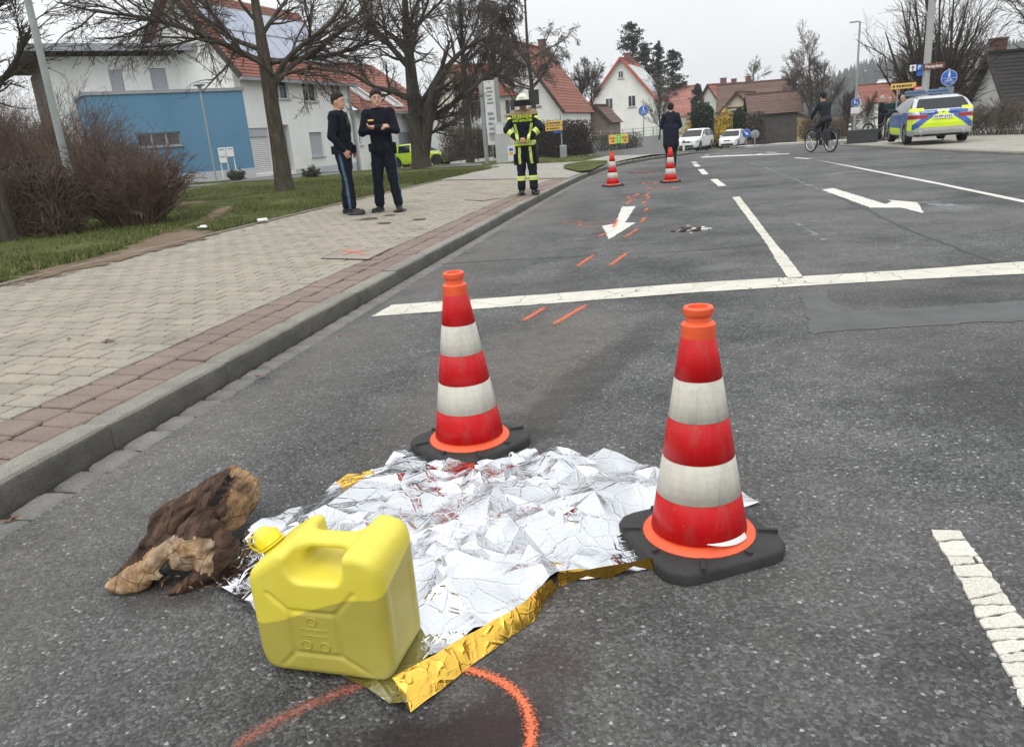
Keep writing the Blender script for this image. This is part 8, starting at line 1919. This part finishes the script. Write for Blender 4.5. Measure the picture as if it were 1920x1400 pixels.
    for sx in (-1, 1):
        e = MB(); e.lathe([(.0, -.009), (.006, -.006), (.008, 0), (.006, .006), (0, .009)], 8, cap=False); c = hp_(sx * .031, -.089, .008); e.v = [(c[0] + v[0], c[1] + v[1], c[2] + v[2] * .6) for v in e.v]; e.build('eye', M_INK, t, True)
        q = MB(); q.tube([hp_(sx * .016, -.096, .032), hp_(sx * .032, -.096, .036), hp_(sx * .046, -.088, .03)], .004, 4); q.build('eyebrow', hair or M_HAIR, t)
    q = MB(); q.tube([hp_(-.022, -.09, -.05), hp_(0, -.094, -.053), hp_(.022, -.09, -.05)], .0035, 4); q.build('mouth', mat('lips', (.3, .1, .08), .6), t)
    return t, V, F, Tg
def base_pose(stance=.1, toe=(.03, .15)):
    J = dict(pelvis=(0, .0, .96), chest=(0, 0, 1.30), neck=(0, .005, 1.51), head=(0, -.02, 1.655))
    for s_, sx in (('L', 1), ('R', -1)):
        J['hip' + s_] = (sx * .085, 0, .92); J['knee' + s_] = (sx * (.085 + stance) / 2 * 1.02, -.015, .50); J['ank' + s_] = (sx * stance, .02, .1); J['toe' + s_] = (sx * (stance + toe[0]), -toe[1], .045)
        J['sh' + s_] = (sx * .175, .01, 1.455); J['el' + s_] = (sx * .235, .03, 1.17); J['wr' + s_] = (sx * .22, -.05, .93)
        J['h' + s_] = ((0, -.15, -1), (-sx, 0, 0))
    J['head'] = np.array(J['head']); return J
def add_peel(t, V, F, mask, m, name, off=.006):
    if mask.sum() < 3: return
    V2, F2 = peel(V, F, mask, off); return ob(name, mesh_np(name, V2, F2, m), t)
def belt_gear(t, b=1.0, items=((.17, 0), (-.17, .02), (.1, -.12), (-.09, -.125), (.0, .13))):
    q = MB(); n = 28; P = [(.178 * b * math.cos(a), .132 * b * math.sin(a), 1.0) for a in np.linspace(0, 2 * math.pi, n + 1)]
    for i in range(n):
        a, c = P[i], P[i + 1]; o = 1.1; q.add([(a[0], a[1], .975), (c[0], c[1], .975), (c[0], c[1], 1.03), (a[0], a[1], 1.03), (a[0] * .9, a[1] * .9, .975), (c[0] * .9, c[1] * .9, .975), (c[0] * .9, c[1] * .9, 1.03), (a[0] * .9, a[1] * .9, 1.03)], [(0, 1, 2, 3), (3, 2, 6, 7), (1, 0, 4, 5)])
    q.build('belt', M_VEST, t)
    for i, (x, y) in enumerate(items):
        q = MB(); q.bbox((-.035, -.025, -.13 if i == 0 else -.09), (.035, .025, .03), .012); a = math.atan2(y, x); q.v = [tuple(Matrix.Rotation(a + math.pi / 2, 3, 'Z') @ Vector(v)) for v in q.v]; q.build('holster' if i == 0 else 'pouch', M_VEST, t, True, 40, (x * 1.12, y * 1.18, 1.0))
def hip_stripe(t, V, F, Tg, J):
    c = V[F].mean(1); N = np.cross(V[F[:, 2]] - V[F[:, 0]], V[F[:, 3]] - V[F[:, 1]]); N /= np.linalg.norm(N, axis=1, keepdims=True) + 1e-9
    for s_, sx in (('L', 1), ('R', -1)):
        k = [np.array(J[q + s_]) for q in ('hip', 'knee', 'ank')]; z = c[:, 2]; yc = np.where(z > k[1][2], np.interp(z, [k[1][2], k[0][2]], [k[1][1], k[0][1]]), np.interp(z, [k[2][2], k[1][2]], [k[2][1], k[1][1]]))
        add_peel(t, V, F, (Tg == TR) & (N[:, 0] * sx > .45) & (np.abs(c[:, 1] - yc) < .02) & (c[:, 0] * sx > .03), M_LBLUE, 'trouser_stripe', .004)
def G0(px, Y): p = at(px[0], px[1], Y); return np.array([p[0], p[1], zl(p[0], p[1]) + .003])
# -- police officer in profile
pA = tg(659, 402); J = base_pose(.09)
J.update(kneeL=(.09, .04, .5), ankL=(.1, .1, .1), toeL=(.12, -.08, .045), kneeR=(-.09, -.05, .5), ankR=(-.1, -.06, .1), toeR=(-.12, -.23, .045), elR=(-.24, .06, 1.17), wrR=(-.17, -.09, .96), hR=((.05, -.35, -.9), (1, 0, 0)), elL=(.24, .05, 1.17), wrL=(.17, -.1, .96), hL=((-.05, -.35, -.9), (-1, 0, 0)))
t, V, F, Tg = person('person', 'uniformed officer in profile with hand at pocket, left of the two', (pA[0], pA[1], pA[2]), R(80), J, (M_NAVY, M_NAVY2, M_BOOT), hair=M_HAIR, group='police officers on the footpath', hairtop=.006, scale=1.04, bulk=1.07)
c = V[F].mean(1); add_peel(t, V, F, (Tg == JK) & (c[:, 2] > 1.1) & (c[:, 2] < 1.46) & (np.abs(c[:, 0]) < .165) & (np.hypot(c[:, 0] / .17, c[:, 1] / .12) > .5), M_VEST, 'protective_vest', .018)
belt_gear(t); hip_stripe(t, V, F, Tg, J)
q = MB(); q.bbox((-.025, -.015, -.05), (.025, .015, .06), .008); q.tube([(.01, 0, .06), (.012, 0, .17)], .006, 5); q.build('radio', M_BLK, t, True, 40, (-.08, -.165, 1.36))
q = MB(); q.tube([(.085 * math.cos(a), .02 + .08 * math.sin(a), 1.515) for a in np.linspace(0, 2 * math.pi, 18)], .022, 6, False); q.build('collar', M_NAVY, t, True)
# -- police officer with folded arms
pB = tg(731, 397); J = base_pose(.15, (.06, .13)); J.update(shL=(.18, -.01, 1.455), shR=(-.18, -.01, 1.455), elL=(.262, -.075, 1.2), wrL=(-.02, -.205, 1.255), hL=((-1, -.1, .12), (0, .5, 1)), elR=(-.262, -.075, 1.2), wrR=(.06, -.185, 1.23), hR=((1, .05, .5), (0, .6, -.6)))
t, V, F, Tg = person('person', 'uniformed officer facing the camera with folded arms', (pB[0], pB[1], pB[2]), R(-8), J, (M_NAVY, M_NAVY2, M_BOOT), hair=M_HAIR, group='police officers on the footpath', head_turn=R(22), scale=1.06, bulk=1.07)
belt_gear(t); hip_stripe(t, V, F, Tg, J)
q = MB(); q.bbox((-.045, -.004, -.012), (.045, .004, .012), .003); q.build('name_badge', M_SIGY, t, loc=(-.09, -.142, 1.36))
q = MB(); q.bbox((-.03, -.005, -.04), (.03, .005, .04), .01); o = q.build('sleeve_patch', M_REFY, t, loc=(.245, -.02, 1.36), rz=R(80)); o['label'] = 'pale badge on the upper sleeve'
q = MB(); q.tube([(.088 * math.cos(a), .01 + .085 * math.sin(a), 1.515) for a in np.linspace(0, 2 * math.pi, 18)], .024, 6, False); q.build('collar', M_NAVY, t, True)
# -- fireman from behind
pF = tg(991, 366); J = base_pose(.12, (.05, .13)); J.update(elL=(.31, .12, 1.2), wrL=(.07, .215, 1.0), hL=((-1, .12, -.1), (0, -1, -.3)), elR=(-.31, .12, 1.2), wrR=(-.06, .225, 1.0), hR=((1, .12, -.05), (0, -1, .3)), chest=(0, .01, 1.29))
M_FJ = cloth('turnout_navy', (.011, .014, .024))
t, V, F, Tg = person('person', 'fireman seen from behind with hands clasped at his back and pale helmet', (pF[0], pF[1], float(roadZ(pF[1])) + .135), R(170), J, (M_FJ, M_FJ, M_BOOT), bulk=1.16, hair=None, scale=1.02)
c = V[F].mean(1); N = np.cross(V[F[:, 2]] - V[F[:, 0]], V[F[:, 3]] - V[F[:, 1]]); N /= np.linalg.norm(N, axis=1, keepdims=True) + 1e-9; x, y, z = c.T; ax = np.abs(x)
tor = (Tg == JK) & (ax < .205)
add_peel(t, V, F, (Tg == JK) & (z > 1.445) & (z < 1.6), M_TAN, 'shoulder_yoke', .006)
arm = (Tg == JK) & (ax > .2)
def stripes(mask_fn, name):
    for (a, b, m) in ((0, .028, M_REFY), (.03, .052, M_REFS), (.054, .082, M_REFY)): add_peel(t, V, F, mask_fn(a, b), m, name, .008)
stripes(lambda a, b: ((Tg == JK) | (Tg == TR)) & (ax < .225) & (z > .905 + a) & (z < .905 + b), 'hem_stripe')
for sx in (-1, 1): stripes(lambda a, b: arm & (np.sign(x) == sx) & (z > 1.33 + a) & (z < 1.33 + b) & (ax > .215) & (y < .12), 'upper_arm_stripe')
for sx, e, w in ((1, J['elL'], J['wrL']), (-1, J['elR'], J['wrR'])):
    e, w = np.array(e), np.array(w); d = (w - e) / np.linalg.norm(w - e); u = (c - e) @ d; dist = np.linalg.norm(c - e - u[:, None] * d, axis=1)
    stripes(lambda a, b: (Tg == JK) & (dist < .085) & (np.sign(x) == sx) & (u > .06 + a) & (u < .06 + b), 'forearm_stripe')
for sx in (-1, 1):
    for k, (a, b, m) in enumerate(((0, .017, M_REFY), (.018, .028, M_REFS), (.029, .046, M_REFY))):
        lx = (ax - (.075 + (z - 1.0) * .2)); add_peel(t, V, F, tor & (np.sign(x) == sx) & (N[:, 1] > .3) & (z > 1.0) & (z < 1.3) & (lx > a) & (lx < b), m, 'back_stripe', .007)
        kx = np.abs(ax - .1 - (.9 - z) * .02); lx2 = ax - .075 - (.9 - z) * .05; add_peel(t, V, F, (Tg == TR) & (np.sign(x) == sx) & (N[:, 1] > .25) & (z > .58) & (z < .88) & (lx2 > a) & (lx2 < b), m, 'thigh_stripe', .006)
    stripes(lambda a, b: (Tg == TR) & (np.sign(x) == sx) & (z > .27 + a) & (z < .27 + b), 'shin_stripe')
    q = MB(); q.bbox((-.03, -.08, -.1), (.03, .08, .1), .02); q.build('thigh_pocket', M_FJ, t, True, 40, (sx * .2, .0, .66))
RB = Matrix.Rotation(R(180), 4, 'Z') @ Matrix.Rotation(R(90), 4, 'X')
letter('FEUERWEHR', .085, M_REFY, t, Matrix.Translation((0, .172, 1.41)) @ Matrix.Rotation(R(-8), 4, 'X') @ RB, width=.37); letter('STADT HILPOLTSTEIN', .058, M_REFY, t, Matrix.Translation((0, .18, 1.345)) @ Matrix.Rotation(R(-4), 4, 'X') @ RB, width=.36)
Hs = SDF((-.2, -.22, -.1), (.2, .22, .22), .007); Hs.ell((0, 0, 0), (.125, .15, .145), 0, .01); Hs.put(lambda x, y, z: z + .0, (-.2, -.2, -.2), (.2, .2, .0), 0, .01, 's'); Hs.cap((0, -.12, .07), (0, .13, .07), .035, .03, 0, .04); Hs.put(lambda x, y, z: np.maximum(np.sqrt((x / .15) ** 2 + (y / .19) ** 2) - 1, np.abs(z - .005) / .012 - 1) * .02, (-.16, -.2, -.02), (.16, .2, .03), 0, .02)
v2, f2, _ = Hs.mesh(); v2 = v2 + np.array([0, .0, 1.68]); ob('helmet', mesh_np('helmet', v2, f2, mat('luminous_helmet', (.62, .68, .48), .4, var=.06), smooth=True), t)
q = MB(); n = 15; A_ = np.linspace(R(-50), R(230), n)
for a in A_: q.v += [(.15 * math.cos(a), .02 + .175 * math.sin(a), 1.705), (.165 * math.cos(a), .04 + .2 * math.sin(a), 1.60), (.15 * math.cos(a), .04 + .185 * math.sin(a), 1.60), (.135 * math.cos(a), .02 + .16 * math.sin(a), 1.705)]
for i in range(n - 1):
    b = 4 * i
    for k in range(4): q.f.append((b + k, b + 4 + k, b + 4 + (k + 1) % 4, b + (k + 1) % 4)); q.m.append(0)
q.build('neck_guard', M_VEST, t, True, 40)
q = MB(); q.bbox((-.03, -.02, -.09), (.03, .02, .05), .012); q.tube([(0, 0, -.09), (.02, .01, -.16), (.0, .02, -.2)], .006, 5); q.build('glove_clip', M_BLK, t, True, 40, (-.22, .06, .88))
# -- man in a long coat
J = base_pose(.07, (.03, .14)); J.update(elL=(.26, -.04, 1.2), wrL=(.14, -.22, 1.1), hL=((-.5, -.8, .2), (-.6, 0, -.6)), elR=(-.26, -.02, 1.18), wrR=(-.15, -.2, 1.08), hR=((.5, -.8, .2), (.6, 0, -.6)), kneeL=(.08, .0, .5), ankL=(.08, .05, .1), toeL=(.1, -.12, .045))
def long_coat(S, J):
    S.rbox((0, .0, .93), (.215, .15, .3), .09, JK, .05); S.cap((0, .02, .78), (0, .02, .68), .19, .21, JK, .04, sq=(1, .7, 1)); S.rbox((0, .01, .56), (.5, .4, .06), .01, 0, .01, 's') if False else None
    S.cap((-.07, .0, 1.52), (.07, .0, 1.52), .06, None, JK, .03)
pC = gnd(1262, 318); t, V, F, Tg = person('person', 'man in a long dark coat walking away behind the far cone', (pC[0] - .05, pC[1], 0), R(168), J, (cloth('coat_dark', (.013, .016, .028)), cloth('jeans_dark', (.02, .024, .035)), M_BOOT), vox=.011, bulk=1.06, coat=long_coat, hair=M_HAIR, scale=1.0)
q = MB(); q.bbox((-.08, -.004, -.11), (.08, .004, .11), .004); o = q.build('note_paper', M_SIGW, None, loc=(pC[0] + .22, pC[1] + .28, 1.14), rz=R(30)); tag(o, 'white sheet of paper held by the man in the long coat', 'paper')
# -- cyclist
J = dict(pelvis=(0, .24, 1.05), chest=(0, .12, 1.36), neck=(0, .05, 1.58), head=np.array((0, .01, 1.73)), hipL=(.085, .23, 1.02), hipR=(-.085, .23, 1.02), kneeL=(.11, -.1, .80), kneeR=(-.11, -.04, .70), ankL=(.1, .0, .44), ankR=(-.1, .16, .30), toeL=(.11, -.13, .42), toeR=(-.11, .03, .26), shL=(.18, .09, 1.5), shR=(-.18, .09, 1.5), elL=(.27, -.03, 1.28), elR=(-.27, -.03, 1.28), wrL=(.29, -.13, 1.11), wrR=(-.29, -.13, 1.11), hL=((0, -1, -.25), (0, 0, -1)), hR=((0, -1, -.25), (0, 0, -1)))
t, V, F, Tg = person('person', 'cyclist in a dark jacket and cap riding away from the camera', (10.84, 26.5, float(roadZ(26.5))), math.pi + math.atan2(-bh[0], bh[1]), J, (cloth('jacket_dark', (.015, .018, .024)), cloth('trouser_grey', (.03, .032, .04)), M_BOOT), vox=.012, bulk=1.1, hair=M_HAIR)
q = MB(); q.lathe([(.098, -.02), (.105, .02), (.095, .07), (.06, .1), (.01, .11)], 16); q.v = [(v[0] * .9, v[1] * 1.05 + .02, v[2] + 1.77) for v in q.v]; q.build('cap', M_VEST, t, True, 50)
# -- group behind the police car
gz = lambda y: float(roadZ(y)) + .067
J = base_pose(.1); J.update(elR=(-.23, -.08, 1.2), wrR=(-.16, -.3, 1.1), hR=((.1, -1, 0), (0, 0, -1)), elL=(.24, -.06, 1.2), wrL=(.18, -.28, 1.12), hL=((-.1, -1, 0), (0, 0, -1)))
p = at(1649, 266, 33.6); person('person', 'grey-haired man in a dark jacket holding the parked bicycle', (p[0], p[1], gz(p[1])), R(75), J, (cloth('jacket_navy', (.014, .016, .022)), cloth('trousers_black', (.012, .012, .014)), M_BOOT), vox=.014, bulk=1.12, hair=M_HGREY, group='men talking by the police car')
J = base_pose(.1); J.update(elL=(.25, -.1, 1.2), wrL=(.05, -.24, 1.15), hL=((-1, -.2, 0), (0, 0, -1)))
p = at(1664, 262, 35.5); person('person', 'man in a dark green jacket facing the camera, left of two in green', (p[0], p[1], gz(p[1])), R(-18), J, (cloth('jacket_green', (.012, .034, .03)), cloth('trousers_dark', (.02, .02, .022)), M_BOOT), vox=.014, bulk=1.12, hair=M_HGREY, group='men talking by the police car')
J = base_pose(.1); p = at(1687, 262, 35.0); person('person', 'white-haired man in a green jacket just behind the police car', (p[0], p[1], gz(p[1])), R(-35), J, (cloth('jacket_bottle_green', (.014, .045, .03)), cloth('trousers_dark', (0, 0, 0)), M_BOOT), vox=.014, bulk=1.12, hair=M_HGREY, group='men talking by the police car')
print('people', round(time.time() - T0, 1))
# ================================================================== air
q = MB(); q.box((-400, -40, -25), (760, 950, 62)); s = NT('haze_air'); s.t.nodes.remove(s.b)
v = s.n('ShaderNodeVolumePrincipled'); v.inputs['Color'].default_value = (.93, .96, .99, 1); v.inputs['Density'].default_value = .0005; v.inputs['Anisotropy'].default_value = .3; s.l(v.outputs[0], s.out.inputs['Volume'])
o = q.build('haze', s.m); tag(o, 'thin pale haze in the air over the whole place', 'haze', kind='stuff')
print('done', round(time.time() - T0, 1))
